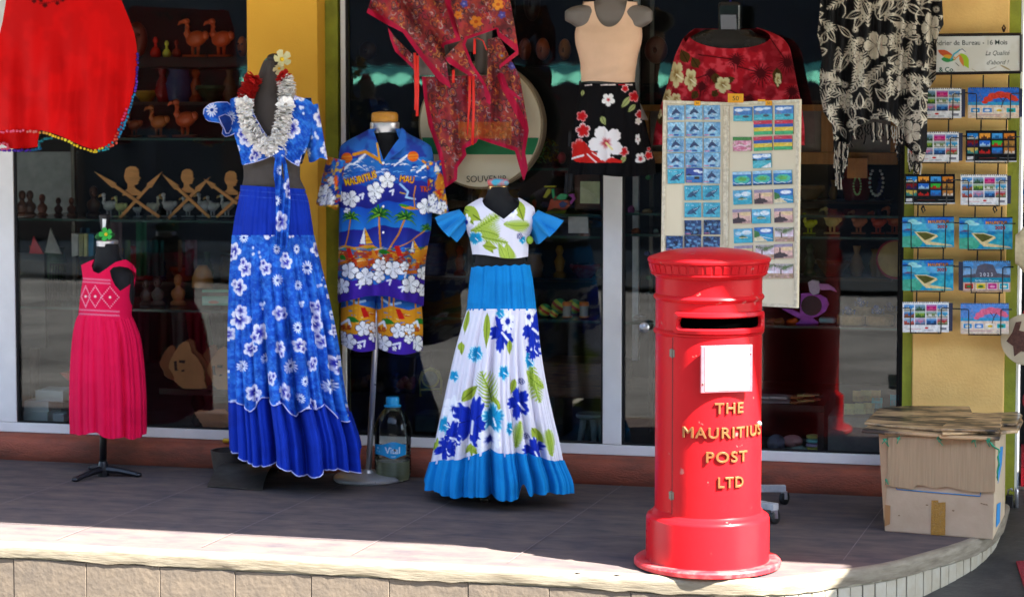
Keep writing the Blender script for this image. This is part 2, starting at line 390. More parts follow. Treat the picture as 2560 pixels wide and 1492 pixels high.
def sheet(name, poly, Y, m, parent=None, canvas=None, fold=None, step=2.0, col=None, holes=()):
    """a hanging piece of cloth with the given outline"""
    pa = np.array(poly, float); x0, y0 = pa.min(0); x1, y1 = pa.max(0)
    xs = np.arange(x0, x1 + step, step); ys = np.arange(y0, y1 + step, step); X, Yg = np.meshgrid(xs, ys)
    def inside(pl, X, Yq):
        ins = np.zeros(X.shape, bool); n = len(pl)
        for i in range(n):
            xa, ya = pl[i]; xb, yb = pl[(i + 1) % n]
            if ya == yb: continue
            ins ^= ((ya > Yq) != (yb > Yq)) & (X < (xb - xa) * (Yq - ya) / (yb - ya) + xa)
        return ins
    cx = X[:-1, :-1] + step / 2; cy = Yg[:-1, :-1] + step / 2; ok = inside(poly, cx, cy)
    for h in holes: ok &= ~inside(h, cx, cy)
    # pull the border vertices onto the outline
    used = np.zeros(X.shape, int); 
    for dj in (0, 1):
        for di in (0, 1): used[dj:used.shape[0] - 1 + dj, di:used.shape[1] - 1 + di] += ok
    bd = (used > 0) & (used < 4); bx = X[bd]; by = Yg[bd]; best = np.full(bx.shape, 1e9); nx = bx.copy(); ny = by.copy()
    for pl in (poly,) + tuple(holes):
        for i in range(len(pl)):
            xa, ya = pl[i]; xb, yb = pl[(i + 1) % len(pl)]; dx, dy = xb - xa, yb - ya; L2 = dx * dx + dy * dy + 1e-9
            t = np.clip(((bx - xa) * dx + (by - ya) * dy) / L2, 0, 1); qx = xa + t * dx; qy = ya + t * dy; d = np.hypot(bx - qx, by - qy); k = d < best
            best[k] = d[k]; nx[k] = qx[k]; ny[k] = qy[k]
    k = best < step * 1.2; X = X.copy(); Yg = Yg.copy(); bx[k] = nx[k]; by[k] = ny[k]; X[bd] = bx; Yg[bd] = by
    yy = Y + (fold(X, Yg) if fold is not None else 0 * X)
    W = PN(X, Yg, yy).reshape(-1, 3); n = X.shape[1]
    jj, ii = np.nonzero(ok); b = jj * n + ii; Fc = np.stack([b, b + n, b + n + 1, b + 1], -1)
    u, inv = np.unique(Fc.ravel(), return_inverse=True)
    cols = canvas.at(X.ravel()[u], Yg.ravel()[u]) if canvas is not None else (np.ones((len(u), 3)) * lin(hx(col)) if col else None)
    return np_mesh(name, W[u], inv.reshape(-1, 4), m, parent, cols)
def sleeve(name, Y, p0, p1, w0, w1, d0, d1, m, parent, canvas=None, fold=None, n=60, nt=40, col=None, flare=1.0, dy=0.0, hem=None):
    """a tube from p0 to p1 (photo points) with half-widths w0..w1 across and half-depths d0..d1"""
    p0 = np.array(p0, float); p1 = np.array(p1, float); d = p1 - p0; L = np.hypot(*d); q = np.array([-d[1], d[0]]) / L
    a = np.linspace(0, 2 * math.pi, n, endpoint=False)[None]; T = np.linspace(0, 1, nt)[:, None]
    k = T ** flare; wd = w0 + (w1 - w0) * k; dd = d0 + (d1 - d0) * k
    fo = fold(a, T) if fold is not None else 0 * a * T
    he = (hem(a) if hem is not None else 0) * T
    s_ = (wd + fo * 560) * np.sin(a); tt = T + he
    px = p0[0] + d[0] * tt + q[0] * s_; py = p0[1] + d[1] * tt + q[1] * s_
    yy = Y + dy * T - (dd + fo) * np.cos(a)
    W = PN(px, py, yy).reshape(-1, 3)
    cols = canvas.at(px.ravel(), py.ravel()) if canvas is not None else (np.ones((len(W), 3)) * lin(hx(col)) if col else None)
    r = np.arange(nt - 1)[:, None] * n; j = np.arange(n)[None]; j2 = (j + 1) % n
    Fc = np.stack([r + j, r + n + j, r + n + j2, r + j2], -1).reshape(-1, 4)
    return np_mesh(name, W, Fc, m, parent, cols)
def picture(name, corners, n, thick, canvas, m, parent=None, nx=24, ny=18):
    """a printed card: corners tl, tr, br, bl as 3D points, n points out of the front; canvas is painted in 0..1 x 0..1 times its size"""
    tl, tr, br, bl = [np.array(c) for c in corners]; n = np.array(n) / np.linalg.norm(n)
    u = np.linspace(0, 1, nx)[None, :, None]; v = np.linspace(0, 1, ny)[:, None, None]
    G = (tl * (1 - u) + tr * u) * (1 - v) + (bl * (1 - u) + br * u) * v
    W = G.reshape(-1, 3); uu, vv = np.meshgrid(np.linspace(0, 1, nx), np.linspace(0, 1, ny))
    cols = canvas.at(uu.ravel() * (canvas.w - 1) / canvas.k, vv.ravel() * (canvas.h - 1) / canvas.k)
    idx = np.arange(nx * ny).reshape(ny, nx); Fc = np.stack([idx[:-1, :-1], idx[1:, :-1], idx[1:, 1:], idx[:-1, 1:]], -1).reshape(-1, 4).tolist()
    rim = list(idx[0, :]) + list(idx[1:, -1]) + list(idx[-1, -2::-1]) + list(idx[-2:0, 0])
    k = len(W); N_ = len(rim); front = W[rim]; W = np.concatenate([W, front, front - n * thick])
    e = np.ones((2 * N_, 3)) * np.median(cols, axis=0) * 0.6; cols = np.concatenate([cols, e])
    Fc += [(k + i, k + N_ + i, k + N_ + (i + 1) % N_, k + (i + 1) % N_) for i in range(N_)] + [tuple(k + N_ + i for i in range(N_))]
    return np_mesh(name, W, Fc, m, parent, cols, smooth=False)
# ================================================================== THE SETTING
m_asph = mat('asphalt', '706d69', 0.9, var=0.65, vscale=1.1, bump=0.5, bscale=220)
m_floor = mat('floor_tiles', '63564f', 0.8, spec=0.08, var=0.85, vscale=5.0, col2='3b3940', bump=0.1, bscale=90, stretch=(1, 2.2, 1))
m_nose = mat('kerb_concrete', '857c6a', 0.85, var=0.95, vscale=9.0, col2='5c5242', bump=0.2, bscale=30, stretch=(.7, 1, 6))
m_sand = mat('sandstone_tile', '635749', 0.8, var=0.8, vscale=12.0, col2='4c443c', bump=0.3, bscale=40)
m_wtile = mat('white_tile', 'a29c8c', 0.45, var=0.6, vscale=12.0, col2='8a7c60', bump=0.1)
m_grout = mat('grout', 'b4ab96', 0.95, var=0.4, vscale=30)
m_yellow = mat('yellow_paint', 'f2b636', 0.7, var=0.45, vscale=2.6, col2='dfa032', bump=0.15, bscale=120)
m_yellow2 = mat('faded_yellow_paint', 'f3c778', 0.75, var=0.6, vscale=4.0, col2='d2a05a', bump=0.2, bscale=90)
m_green = mat('lime_paint', '9aa02c', 0.65, var=0.6, vscale=9.0, col2='5f6420', bump=0.2, bscale=80)
m_white = mat('white_frame', 'e8e6e3', 0.45, var=0.15, vscale=5.0)
m_black = mat('black_gap', '0c0c0d', 0.8)
m_plinth = mat('red_plinth', '9a4c34', 0.72, var=0.75, vscale=7.0, col2='5c3a2e', bump=0.5, bscale=60, stretch=(1, 1, 3))
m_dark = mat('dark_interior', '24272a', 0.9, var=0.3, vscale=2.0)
m_soffit = mat('awning_cloth', 'e2dccf', 0.8, var=0.15, vscale=2.0)
m_mint = mat('mint_roof', '78d8b8', 0.6, var=0.3, vscale=4.0)
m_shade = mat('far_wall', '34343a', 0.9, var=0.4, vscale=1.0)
m_pane = glass_mat('window_glass', (0.93, 0.95, 0.94), ior=1.46)
m_steel = mat('chrome', 'c4c4c8', 0.30, metal=0.75, var=0.05, vscale=20)
m_blackmetal = mat('black_metal', '16161a', 0.42, var=0.2, vscale=30)
m_iron = mat('dull_steel', '6c665f', 0.38, metal=0.8, var=0.4, vscale=14)
m_wood = mat('varnished_wood', '8a4a22', 0.4, var=0.4, vscale=10, stretch=(1, 1, 6))

# street
mb = MB(); mb.add([(-60, -40, -.262), (60, -40, -.262), (60, 60, -.262), (-60, 60, -.262)], [(0, 1, 2, 3)])
struct(mb.build('street', m_asph))
def zramp(y): return -.2 + (y - 7.9) * .12
mb = MB(); mb.add([(-1.0, 7.45, zramp(7.45)), (5, 7.45, zramp(7.45)), (5, 9.72, zramp(9.72)), (-1.0, 9.72, zramp(9.72))], [(0, 1, 2, 3)]); struct(mb.build('passage_floor', mat('passage_floor', '46443f', .55, var=.85, vscale=4, col2='1e1e20', bump=.4, bscale=30)))
# raised pavement in front of the shop: outline of the kerb, straight and then round the corner
YK = 7.66
curve = [FL(*M_(x, y)) for x, y in ((0, 1385), (230, 1361), (460, 1332), (690, 1300), (920, 1266), (1160, 1200), (1340, 1148), (1450, 1108), (1550, 1050), (1610, 965))]
curve = [(p.x, max(p.y, YK)) for p in curve]
def smooth_line(pts, it=3):
    for _ in range(it):
        q = [pts[0]]
        for a, b in zip(pts[:-1], pts[1:]): q += [(a[0] * .75 + b[0] * .25, a[1] * .75 + b[1] * .25), (a[0] * .25 + b[0] * .75, a[1] * .25 + b[1] * .75)]
        pts = q + [pts[-1]]
    return pts
out = smooth_line([(-9.0, YK), (-3.0, YK), (-1.6, YK)] + curve + [(-0.02, 9.9)], 2)
mb = MB(); n_ = len(out)
ring = [(x, y, 0) for x, y in out] + [(-9.0, 9.9, 0)]
mb.add(ring, [tuple(range(len(ring)))])
struct(mb.build('pavement', m_floor))
# tile joints in the pavement: thin inlaid strips a few mm proud
mb = MB()
def strip(a, b, wd, z=0.004):
    a = Vector(a); b = Vector(b); d = (b - a).normalized(); q = Vector((-d.y, d.x, 0)) * wd / 2; up = Vector((0, 0, z))
    mb.add([a - q + up, b - q + up, b + q + up, a + q + up], [(0, 1, 2, 3)])
m_joint = mat('tile_joint', '6e6060', 0.9, var=0.3, vscale=20)
dx_ = math.tan(rad(4.0))
xs = [-5.6 + i * 0.62 for i in range(10)]
for i, x in enumerate(xs):
    y1 = 9.49; y0 = YK + 0.10
    if x > -1.0: y0 = 8.1 if x < -.6 else 8.35
    if x > -.45: continue
    strip((x, y0, 0), (x + dx_ * (y1 - y0), y1, 0), 0.004)
    for k, y in enumerate((8.02, 8.34, 8.66, 8.98, 9.30)):
        if x > -.8 or x < -5.5: continue
        yy = y + (0.16 if i % 2 else 0)
        strip((x + dx_ * (yy - y0), yy, 0), (x + 0.62 + dx_ * (yy - y0), yy - 0.004, 0), 0.0025, z=0.0045)
struct(mb.build('pavement_joints', m_joint))
# concrete nosing along the kerb
def along(pts, prof):
    V = []; Fc = []; m_ = len(prof)
    for i, (x, y) in enumerate(pts):
        a = Vector(pts[max(0, i - 1)]); b = Vector(pts[min(len(pts) - 1, i + 1)]); d = (b - a).normalized(); nn = Vector((d.y, -d.x))
        for o_, z in prof: V.append((x + nn.x * o_, y + nn.y * o_, z))
    for i in range(len(pts) - 1):
        for k in range(m_ - 1): Fc.append((i * m_ + k, (i + 1) * m_ + k, (i + 1) * m_ + k + 1, i * m_ + k + 1))
    return V, Fc
def resample(pts, st):
    res = [pts[0]]; acc = 0
    for a, b in zip(pts[:-1], pts[1:]):
        L = math.hypot(b[0] - a[0], b[1] - a[1]); t = st - acc
        while t < L: res.append((a[0] + (b[0] - a[0]) * t / L, a[1] + (b[1] - a[1]) * t / L)); t += st
        acc = (acc + L) % st
    return res
fine = resample(out, 0.03)
V, Fc = along(fine, [(-0.03, -0.01), (-0.026, 0.003), (-0.01, 0.004), (0.004, 0.0), (0.012, -0.008), (0.014, -0.018), (0.013, -0.040), (0.012, -0.054), (-0.004, -0.058)])
rg = random.Random(3); pk = 0.0; m_ = 9
for i in range(len(fine)):
    pk = 0.75 * pk + rg.uniform(-.004, .004); big = 0.012 if rg.random() < 0.03 else 0
    for k in (3, 4, 5, 6, 7, 8):
        x, y, z = V[i * m_ + k]; V[i * m_ + k] = (x, y + (big if k in (3, 4) else 0) + rg.uniform(-.0012, .0012), z + (pk if k >= 7 else rg.uniform(-.0012, .0012)))
struct(np_mesh('kerb', V, Fc, m_nose, None, None, 50))
V, Fc = along(fine, [(-0.003, -0.02), (-0.003, -0.261)])
struct(np_mesh('kerb_grout', V, Fc, m_grout, None, None, 50))
# facing tiles: big sandstone ones on the straight, small white ones round the corner
def face_tiles(pts, s0, s1, wd, gap, m, name, jitter=0.002, zb=-.197):
    mbt = MB(); S = [0]
    for a, b in zip(pts[:-1], pts[1:]): S.append(S[-1] + math.hypot(b[0] - a[0], b[1] - a[1]))
    px = [p[0] for p in pts]; py = [p[1] for p in pts]
    s = s0
    while s < s1:
        q = [(float(np.interp(s + t * (wd - gap), S, px)), float(np.interp(s + t * (wd - gap), S, py))) for t in (0, .5, 1)]
        d = Vector((q[2][0] - q[0][0], q[2][1] - q[0][1])).normalized(); nn = Vector((d.y, -d.x)); o_ = 0.006 + rg.uniform(-jitter, jitter)
        a, b = q[0], q[2]; zt = -0.060 + rg.uniform(-.003, .001)
        f = [(a[0] + nn.x * o_, a[1] + nn.y * o_, zb), (b[0] + nn.x * o_, b[1] + nn.y * o_, zb), (b[0] + nn.x * o_, b[1] + nn.y * o_, zt), (a[0] + nn.x * o_, a[1] + nn.y * o_, zt)]
        mbt.hexa(f, Vector((-nn.x, -nn.y, 0)) * 0.008); s += wd
    return struct(mbt.build(name, m, bev=0.0015, seg=1))
tot = sum(math.hypot(b[0] - a[0], b[1] - a[1]) for a, b in zip(out[:-1], out[1:]))
x_sw = FL(*M_(-60, 1400)).x
s_sw = x_sw + 9.0
face_tiles(out, 0.13, s_sw - 0.31, 0.312, 0.003, m_sand, 'kerb_facing', zb=-.26)
face_tiles(out, s_sw, tot - 0.25, 0.060, 0.004, m_wtile, 'kerb_corner_facing', zb=-.26)

# ------------------------------------------------------------------ the shop building
YG = 9.61; ZT = 3.0; ZS = 0.12
def X(u, y, v=700): return float(PN(u, v, y)[0])
shop = thing('shop_building', 'souvenir shop front with yellow pillars, lime trim and tall white framed windows', 'building', (-2.5, 9.6, 0))
mb = MB(); xr_ = X(2262, 9.5)
prof = [(9.9, 0.0), (9.50, 0.0), (9.488, 0.02), (9.486, 0.085), (9.497, 0.105), (9.52, 0.118), (9.9, 0.12)]
Vp = []; npf = len(prof); rgp = random.Random(5); nx_ = 120
for i in range(nx_ + 1):
    x = -9 + (xr_ + 9) * i / nx_
    for y, z in prof: Vp.append((x, y + rgp.uniform(-.002, .002), z))
mb.add(Vp, [(i * npf + k, (i + 1) * npf + k, (i + 1) * npf + k + 1, i * npf + k + 1) for i in range(nx_) for k in range(npf - 1)])
mb.build('plinth', m_plinth, shop, smooth=40)
xa, xb = X(618, 9.505, 300), X(794, 9.505, 300)
mb = MB(); mb.box(xa, xb, 9.508, 9.80, ZS - .02, ZT); mb.build('pillar', m_yellow, shop, bev=0.004)
g0, g1 = X(820, 9.62, 300), X(845, 9.62, 300)
mb = MB(); mb.box(xb + .001, g1, 9.62, 9.80, ZS, ZT); mb.build('trim', m_green, shop)
# right pillar
y0_ = 9.5
r0, r1, r2, r3 = X(2258, y0_), X(2283, y0_), X(2514, y0_), X(2543, y0_)
mb = MB(); mb.box(r1, r2, y0_, 9.9, 0, ZT); mb.build('pillar', m_yellow2, shop, bev=0.005)
mb = MB(); mb.box(r0, r1 - .001, y0_ + .012, 9.9, 0, ZT); mb.build('trim', m_green, shop)
mb = MB(); mb.box(r2 + .001, r3, y0_ + .012, 9.9, 0, ZT); mb.build('trim', m_green, shop)
mb = MB(); mb.box(r3 + .001, r3 + .012, y0_ + .03, 9.9, 0, ZT); mb.build('door_jamb', m_white, shop)
mb = MB(); mb.box(X(2249, 9.58), r0 - .001, 9.58, 9.7, ZS, ZT); mb.build('black_strip', m_black, shop)  # black strip filling the joint between window and trim
mb = MB(); mb.box(g1 + .001, X(853, 9.64, 300), 9.66, 9.7, ZS, ZT); mb.build('black_strip', m_black, shop)
# windows
def window(x0, x1, posts, panes, side_l=0, side_r=0):
    f = MB()
    f.box(x0, x1, YG, YG + .05, ZS + .001, ZS + .048)
    f.box(x0, x1, YG, YG + .05, ZT - .06, ZT)
    for a, b in posts: f.box(a, b, YG + .002, YG + .048, ZS + .05, ZT - .062)
    fr = f.build('window', m_white, shop, bev=0.003)
    for a, b in panes:
        g = MB(); g.box(a, b, YG + .022, YG + .028, ZS + .05, ZT - .062); g.build('pane', m_pane, fr)
    s_ = MB()
    for a, b in panes:
        s_.box(a, a + .012, YG + .008, YG + .021, ZS + .05, ZT - .062); s_.box(b - .008, b, YG + .008, YG + .021, ZS + .05, ZT - .062)
        s_.box(a + .012, b - .008, YG + .008, YG + .021, ZS + .05, ZS + .058)
    s_.build('seal', m_black, fr)
wl = X(36, YG, 700)
window(-8.9, xa - .002, [(wl - .16, wl)], [(-8.8, wl - .16), (wl, xa - .003)])
wm0, wm1 = X(853, YG, 600), X(865, YG, 600); wp0, wp1 = X(1507, YG), X(1554, YG); wr = X(2248, YG)
window(wm0, wr, [(wm0, wm1), (wp0, wp1)], [(wm1, wp0), (wp1, wr)])
# inside of the shop
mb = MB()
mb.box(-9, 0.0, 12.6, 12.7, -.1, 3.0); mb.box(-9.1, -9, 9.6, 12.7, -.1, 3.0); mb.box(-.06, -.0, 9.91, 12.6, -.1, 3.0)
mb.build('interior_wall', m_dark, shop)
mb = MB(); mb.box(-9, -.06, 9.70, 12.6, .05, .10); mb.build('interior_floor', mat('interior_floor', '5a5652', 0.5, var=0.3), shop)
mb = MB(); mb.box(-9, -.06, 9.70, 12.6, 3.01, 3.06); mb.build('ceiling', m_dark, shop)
ZA = 3.1; YA = 8.035 - ZA / 3.4
# fascia above and the awning over the pavement
mb = MB(); mb.box(-9.5, 4.2, 9.46, 9.9, ZA - .03, ZA + 1.6); mb.build('fascia', m_yellow, shop)
XA = -0.60 + .803 * ZA
mb = MB(); mb.box(-9.5, XA, YA, 9.459, ZA, ZA + .025); mb.box(XA, 4.6, 4.6, 9.459, ZA, ZA + .025); mb.build('awning_and_shade_panel', m_soffit, shop)  # second slab is an added unseen panel that shades the right end

# neighbouring doorway on the far right
nb = thing('neighbour_shop', 'dark doorway of the next shop beyond the right pillar', 'building', (0.6, 10, 0))
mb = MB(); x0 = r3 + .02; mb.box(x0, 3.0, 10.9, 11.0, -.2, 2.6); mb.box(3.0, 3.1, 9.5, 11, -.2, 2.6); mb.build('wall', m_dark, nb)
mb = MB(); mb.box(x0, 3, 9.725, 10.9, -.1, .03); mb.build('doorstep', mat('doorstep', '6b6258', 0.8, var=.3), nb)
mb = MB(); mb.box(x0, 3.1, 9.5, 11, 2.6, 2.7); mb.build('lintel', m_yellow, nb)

# houses across the street, in the shade of their own verandah
far = thing('house_across_street', 'shaded house across the street with a mint green verandah roof', 'building', (-4, -6, -.2))
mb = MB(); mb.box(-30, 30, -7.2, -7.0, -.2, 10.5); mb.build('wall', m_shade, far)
mb = MB()
for i in range(160):
    x = -24 + i * .3; mb.add([(x, -4.0, 1.98), (x + .15, -4.0, 2.03), (x + .15, -5.1, 2.26), (x, -5.1, 2.21)], [(0, 1, 2, 3)]); mb.add([(x + .15, -4.0, 2.03), (x + .3, -4.0, 1.98), (x + .3, -5.1, 2.21), (x + .15, -5.1, 2.26)], [(0, 1, 2, 3)])
mb.build('verandah_roof', m_mint, far)
mb = MB()
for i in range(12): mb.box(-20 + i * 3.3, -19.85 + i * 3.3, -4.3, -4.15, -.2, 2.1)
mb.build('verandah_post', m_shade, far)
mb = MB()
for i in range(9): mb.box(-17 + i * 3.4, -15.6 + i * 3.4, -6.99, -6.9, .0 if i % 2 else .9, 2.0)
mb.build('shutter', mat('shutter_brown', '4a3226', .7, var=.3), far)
mb = MB(); mb.box(-40, 40, -7, -3.4, -.195, -.05); struct(mb.build('far_pavement', mat('far_pavement', '8c877e', .9, var=.3)))
# ================================================================== POST BOX
m_red = mat('post_box_red', 'ab141b', 0.30, spec=0.14, var=0.4, vscale=7.0, col2='960d12', coat=0.0, bump=0.06, bscale=25)
_n = m_red.node_tree.nodes; _l = m_red.node_tree.links; _b = _n['Principled BSDF']; _src = _b.inputs['Base Color'].links[0].from_socket
_t = _n.new('ShaderNodeTexNoise'); _t.inputs['Scale'].default_value = 26; _t.inputs['Detail'].default_value = 3; _g = _n.new('ShaderNodeNewGeometry'); _l.new(_g.outputs['Position'], _t.inputs['Vector'])
_r = _n.new('ShaderNodeMapRange'); _r.inputs[1].default_value = .70; _r.inputs[2].default_value = .72; _r.inputs[4].default_value = .75; _l.new(_t.outputs[0], _r.inputs[0])
_m = _n.new('ShaderNodeMix'); _m.data_type = 'RGBA'; _m.inputs[7].default_value = (.36, .12, .10, 1); _l.new(_r.outputs[0], _m.inputs[0]); _l.new(_src, _m.inputs[6]); _l.new(_m.outputs[2], _b.inputs['Base Color'])
m_redworn = mat('worn_red', 'bc2028', 0.5, var=0.28, vscale=22.0, col2='b87870', sharp=True)
m_gold = mat('gold_paint', '7c4e28', 0.4, var=0.3, vscale=60, metal=0.15)
m_slot = mat('slot_shade_black', '010101', 1.0, spec=0.0)  # black stands in for the shade inside the letter slot
m_paper = mat('notice_paper', 'f0eee8', 0.6, var=0.05, vscale=10)
m_pinkframe = mat('faded_frame', 'a85860', 0.5, var=0.3, vscale=40)
pc = FL(1768, 1411); PX, PY = pc.x, pc.y
px_m = 1 / 660.0
r_body, r_cap, r_drum, r_fl = .200, .2286, .233, .278
post = thing('post_box', 'red cylindrical pillar post box with gold letters standing at the kerb', 'post box', (PX, PY, 0))
zof = lambda vL: CH - (600 + vL / 1.646 - 270) * 8.05 / 5300
mb = MB()
mb.lathe([(r_fl - .012, 0.003), (r_fl, 0.008), (r_fl, 0.022), (r_fl - .006, 0.028)], (PX, PY, 0), 72)
mb.build('flange', m_redworn, post, smooth=30)
mb = MB()
mb.lathe([(.2, .0285), (r_drum + .002, .029), (r_drum, .035), (r_drum, .186), (r_drum - .004, .196), (r_drum - .014, .203), (.212, .206), (.206, .216), (r_body, .222)], (PX, PY, 0), 96)
mb.build('drum_base', m_red, post, smooth=40)
z1, z2 = zof(222), zof(362); zc0 = zof(133); zc1 = zof(70)
rg_ = lambda z: [(r_body, z - .013), (r_body + .005, z - .009), (r_body + .009, z), (r_body + .005, z + .008), (r_body, z + .012)]
mb = MB()
mb.lathe([(r_body, .2225)] + rg_(z2) + rg_(z1) + [(r_body, zc0 - .01), (r_body + .006, zc0 - .006), (r_body + .008, zc0)], (PX, PY, 0), 96, cap=False)
mb.build('body', m_red, post, smooth=30)
mb = MB()
hc = zc1 - zc0
mb.lathe([(.15, zc0 - .002), (r_cap - .014, zc0), (r_cap - .008, zc0 + .006), (r_cap - .012, zc0 + .010), (r_cap - .004, zc1 - .012), (r_cap + .002, zc1 - .008), (r_cap + .003, zc1), (r_cap - .002, zc1 + .007), (.19, zc1 + .020), (.14, zc1 + .032), (.08, zc1 + .039), (.03, zc1 + .042), (.004, zc1 + .0425)], (PX, PY, 0), 96)
cap = mb.build('cap', m_red, post, smooth=30)
zfr = lambda vL: CH - (600 + vL / 1.646 - 270) * 7.86 / 5300
def cylp(phi, z, r): return (PX + r * math.sin(phi), PY - r * math.cos(phi), z)
PHI0 = rad(29.8)
mb = MB()
for i in range(44):                                             # dentils round the rim
    a = 2 * math.pi * i / 44; da = 0.048
    lo, hi = zc0 + .013, zc1 - .015; r0_, r1_ = r_cap - .013, r_cap - .0035
    q = [cylp(a - da, lo, r1_ - .005), cylp(a + da, lo, r1_ - .005), cylp(a + da, hi, r1_ + .003), cylp(a - da, hi, r1_ + .003)]
    mb.hexa(q, Vector((-math.sin(a), math.cos(a), 0)) * .01)
mb.build('cornice', m_red, cap, bev=0.0015, seg=1)
def bent(u0, u1, z0, z1, rin, rout, name, m, parent, hole=None, rc=0.02, nu=40, bev=0.0, zf=None):
    """a rounded plate bent round the box, optionally with a rounded opening; u in metres along the surface from the door's middle"""
    def rr(a0, a1, b0, b1, r, n=6):
        pts = []
        for cx, cy, s0 in ((a1 - r, b1 - r, 0), (a0 + r, b1 - r, 90), (a0 + r, b0 + r, 180), (a1 - r, b0 + r, 270)):
            for k in range(n + 1): t = rad(s0 + 90 * k / n); pts.append((cx + r * math.cos(t), cy + r * math.sin(t)))
        q = []
        for p, p2 in zip(pts, pts[1:] + pts[:1]):
            m_ = max(1, int(abs(p2[0] - p[0]) / .012))
            for k in range(m_): q.append((p[0] + (p2[0] - p[0]) * k / m_, p[1] + (p2[1] - p[1]) * k / m_))
        return q
    o_ = rr(u0, u1, z0, z1, rc); mb = MB(); n = len(o_)
    ph = lambda u: PHI0 + u / r_body
    if hole:
        # strips: outer ring joined to the inner ring by matching directions
        hu0, hu1, hz0, hz1, hr = hole; inn = []
        h_ = rr(hu0, hu1, hz0, hz1, hr); cxm, czm = (hu0 + hu1) / 2, (hz0 + hz1) / 2; H = len(h_)
        for i in range(n): inn.append(h_[int(i * H / n) % H])
        ring = [o_, [((a[0] + (b[0] - a[0]) * .15), (a[1] + (b[1] - a[1]) * .15)) for a, b in zip(o_, inn)], [((a[0] + (b[0] - a[0]) * .75), (a[1] + (b[1] - a[1]) * .75)) for a, b in zip(o_, inn)], inn, inn]
        rad_ = [rin, rout, rout + .003, rout - .004, rin + .001]
        V = []; Fc = []
        for k, (rg1, r_) in enumerate(zip(ring, rad_)): V += [cylp(ph(u), z, r_) for u, z in rg1]
        for k in range(4):
            for i in range(n): j = (i + 1) % n; Fc.append((k * n + i, k * n + j, (k + 1) * n + j, (k + 1) * n + i))
        mb.add(V, Fc)
    else:
        # grid fill
        us = np.linspace(u0, u1, nu); V = []; Fc = []
        for r_, lo, hi in ((rin, z0, z1), (rout, z0, z1)):
            for u in us: V += [cylp(ph(u), lo, r_), cylp(ph(u), hi, r_)]
        N2 = nu * 2
        for i in range(nu - 1):
            a = 2 * i; b = N2 + a
            Fc += [(b, b + 2, b + 3, b + 1), (a, b, b + 1 - 0, a + 1)][:1] + [(a, a + 2, b + 2, b), (a + 1, b + 1, b + 3, a + 3)]
        Fc += [(0, N2, N2 + 1, 1), (N2 - 2, N2 - 1, 2 * N2 - 1, 2 * N2 - 2)]
        mb.add(V, Fc)
    return mb.build(name, m, parent, smooth=35, bev=bev, seg=1)
uL = lambda xL: r_body * (math.asin(max(-1, min(1, (xL - 376) / 218))) - (PHI0 - rad(8.2)))
du = lambda d: d * r_body
ud0, ud1 = uL(237), uL(237) + 0.40
zd0, zd1 = zfr(1150) + .004, zfr(392)
door = bent(ud0, ud1, zd0, zd1, r_body - .002, r_body + .0065, 'door', m_red, post, nu=48, bev=0.002)
mb = MB()
for k in range(49):
    pass
gap = bent(ud0 - .007, ud1 + .004, zd0 - .006, zd1 + .005, r_body - .002, r_body + .0008, 'door_gap', mat('door_gap', '3a0708', .8), post, nu=48)
us0, us1 = ud0 + .004, ud0 + .395
slotf = bent(us0, us1, zfr(381), zfr(290), r_body - .002, r_body + .018, 'letter_slot', m_red, post, hole=(us0 + .026, us1 - .028, zfr(357), zfr(313), .016), rc=.014)
bent(us0 + .02, us1 - .02, zfr(366), zfr(304), r_body - .001, r_body + .002, 'slot_shade', m_slot, slotf, nu=30)  # black plate, not a hole: the slot's inner shade as colour
# notice plate with its frame
def plate(xl, xr, yt, yb, r_, th, name, m, parent, tilt=0.0):
    pc_ = (xl + xr) / 2; uc = uL(pc_); ph = PHI0 + uc / r_body; wd = .099 * (xr - xl) / 204 * 1.0
    t = Vector((math.cos(ph), math.sin(ph), 0)); n = Vector((math.sin(ph), -math.cos(ph), 0)); c = Vector((PX, PY, 0)) + n * r_
    z0, z1 = zfr(yb), zfr(yt)
    q = [c - t * wd + Vector((0, 0, z0)), c + t * wd + Vector((0, 0, z0)), c + t * wd + Vector((0, 0, z1)), c - t * wd + Vector((0, 0, z1))]
    return MB().hexa(q, -n * th).build(name, m, parent, bev=.0015)
PLW = 204
nf_ = plate(341, 545, 422, 614, r_body + .020, .013, 'notice_plate', m_pinkframe, post)
pp = plate(357, 531, 424, 606, r_body + .0225, .0024, 'notice', m_paper, nf_)
mb = MB()
for xx, yy in ((349, 576), (537, 456)):
    ph = PHI0 + uL(443) / r_body; t = Vector((math.cos(ph), math.sin(ph), 0)); n = Vector((math.sin(ph), -math.cos(ph), 0))
    c = Vector((PX, PY, zfr(yy))) + n * (r_body + .021) + t * ((xx - 443) / 204 * .198)
    mb.ell(c, (.004, .004, .004), nu=8, nv=5)
mb.build('screw', m_iron, nf_)
# raised gold letters
for word, yc, cx, wdp in (('THE', 680, 455, 108), ('MAURITIUS', 781, 428, 296), ('POST', 881, 447, 156), ('LTD', 986, 463, 96)):
    V, Fc = text_mesh(word, 0.11, 0.0, space=1.15, bevel=0.018)
    hL = 44 / 1.646 * px_m * 1.0; w0 = V[:, 0].max() - V[:, 0].min()
    ua, ub = uL(cx - wdp / 2), uL(min(583, cx + wdp / 2)); wd = ub - ua; mid = (ua + ub) / 2
    xc = (V[:, 0].max() + V[:, 0].min()) / 2; zc = zfr(yc) - hL / 2
    Vn = []
    for x, y, z in V:
        u = mid + (x - xc) / w0 * wd; Vn.append(cylp(PHI0 + u / r_body, zc + y * hL, r_body + .0085 + z * .045))
    np_mesh('lettering', Vn, Fc, m_gold, door, None, False)
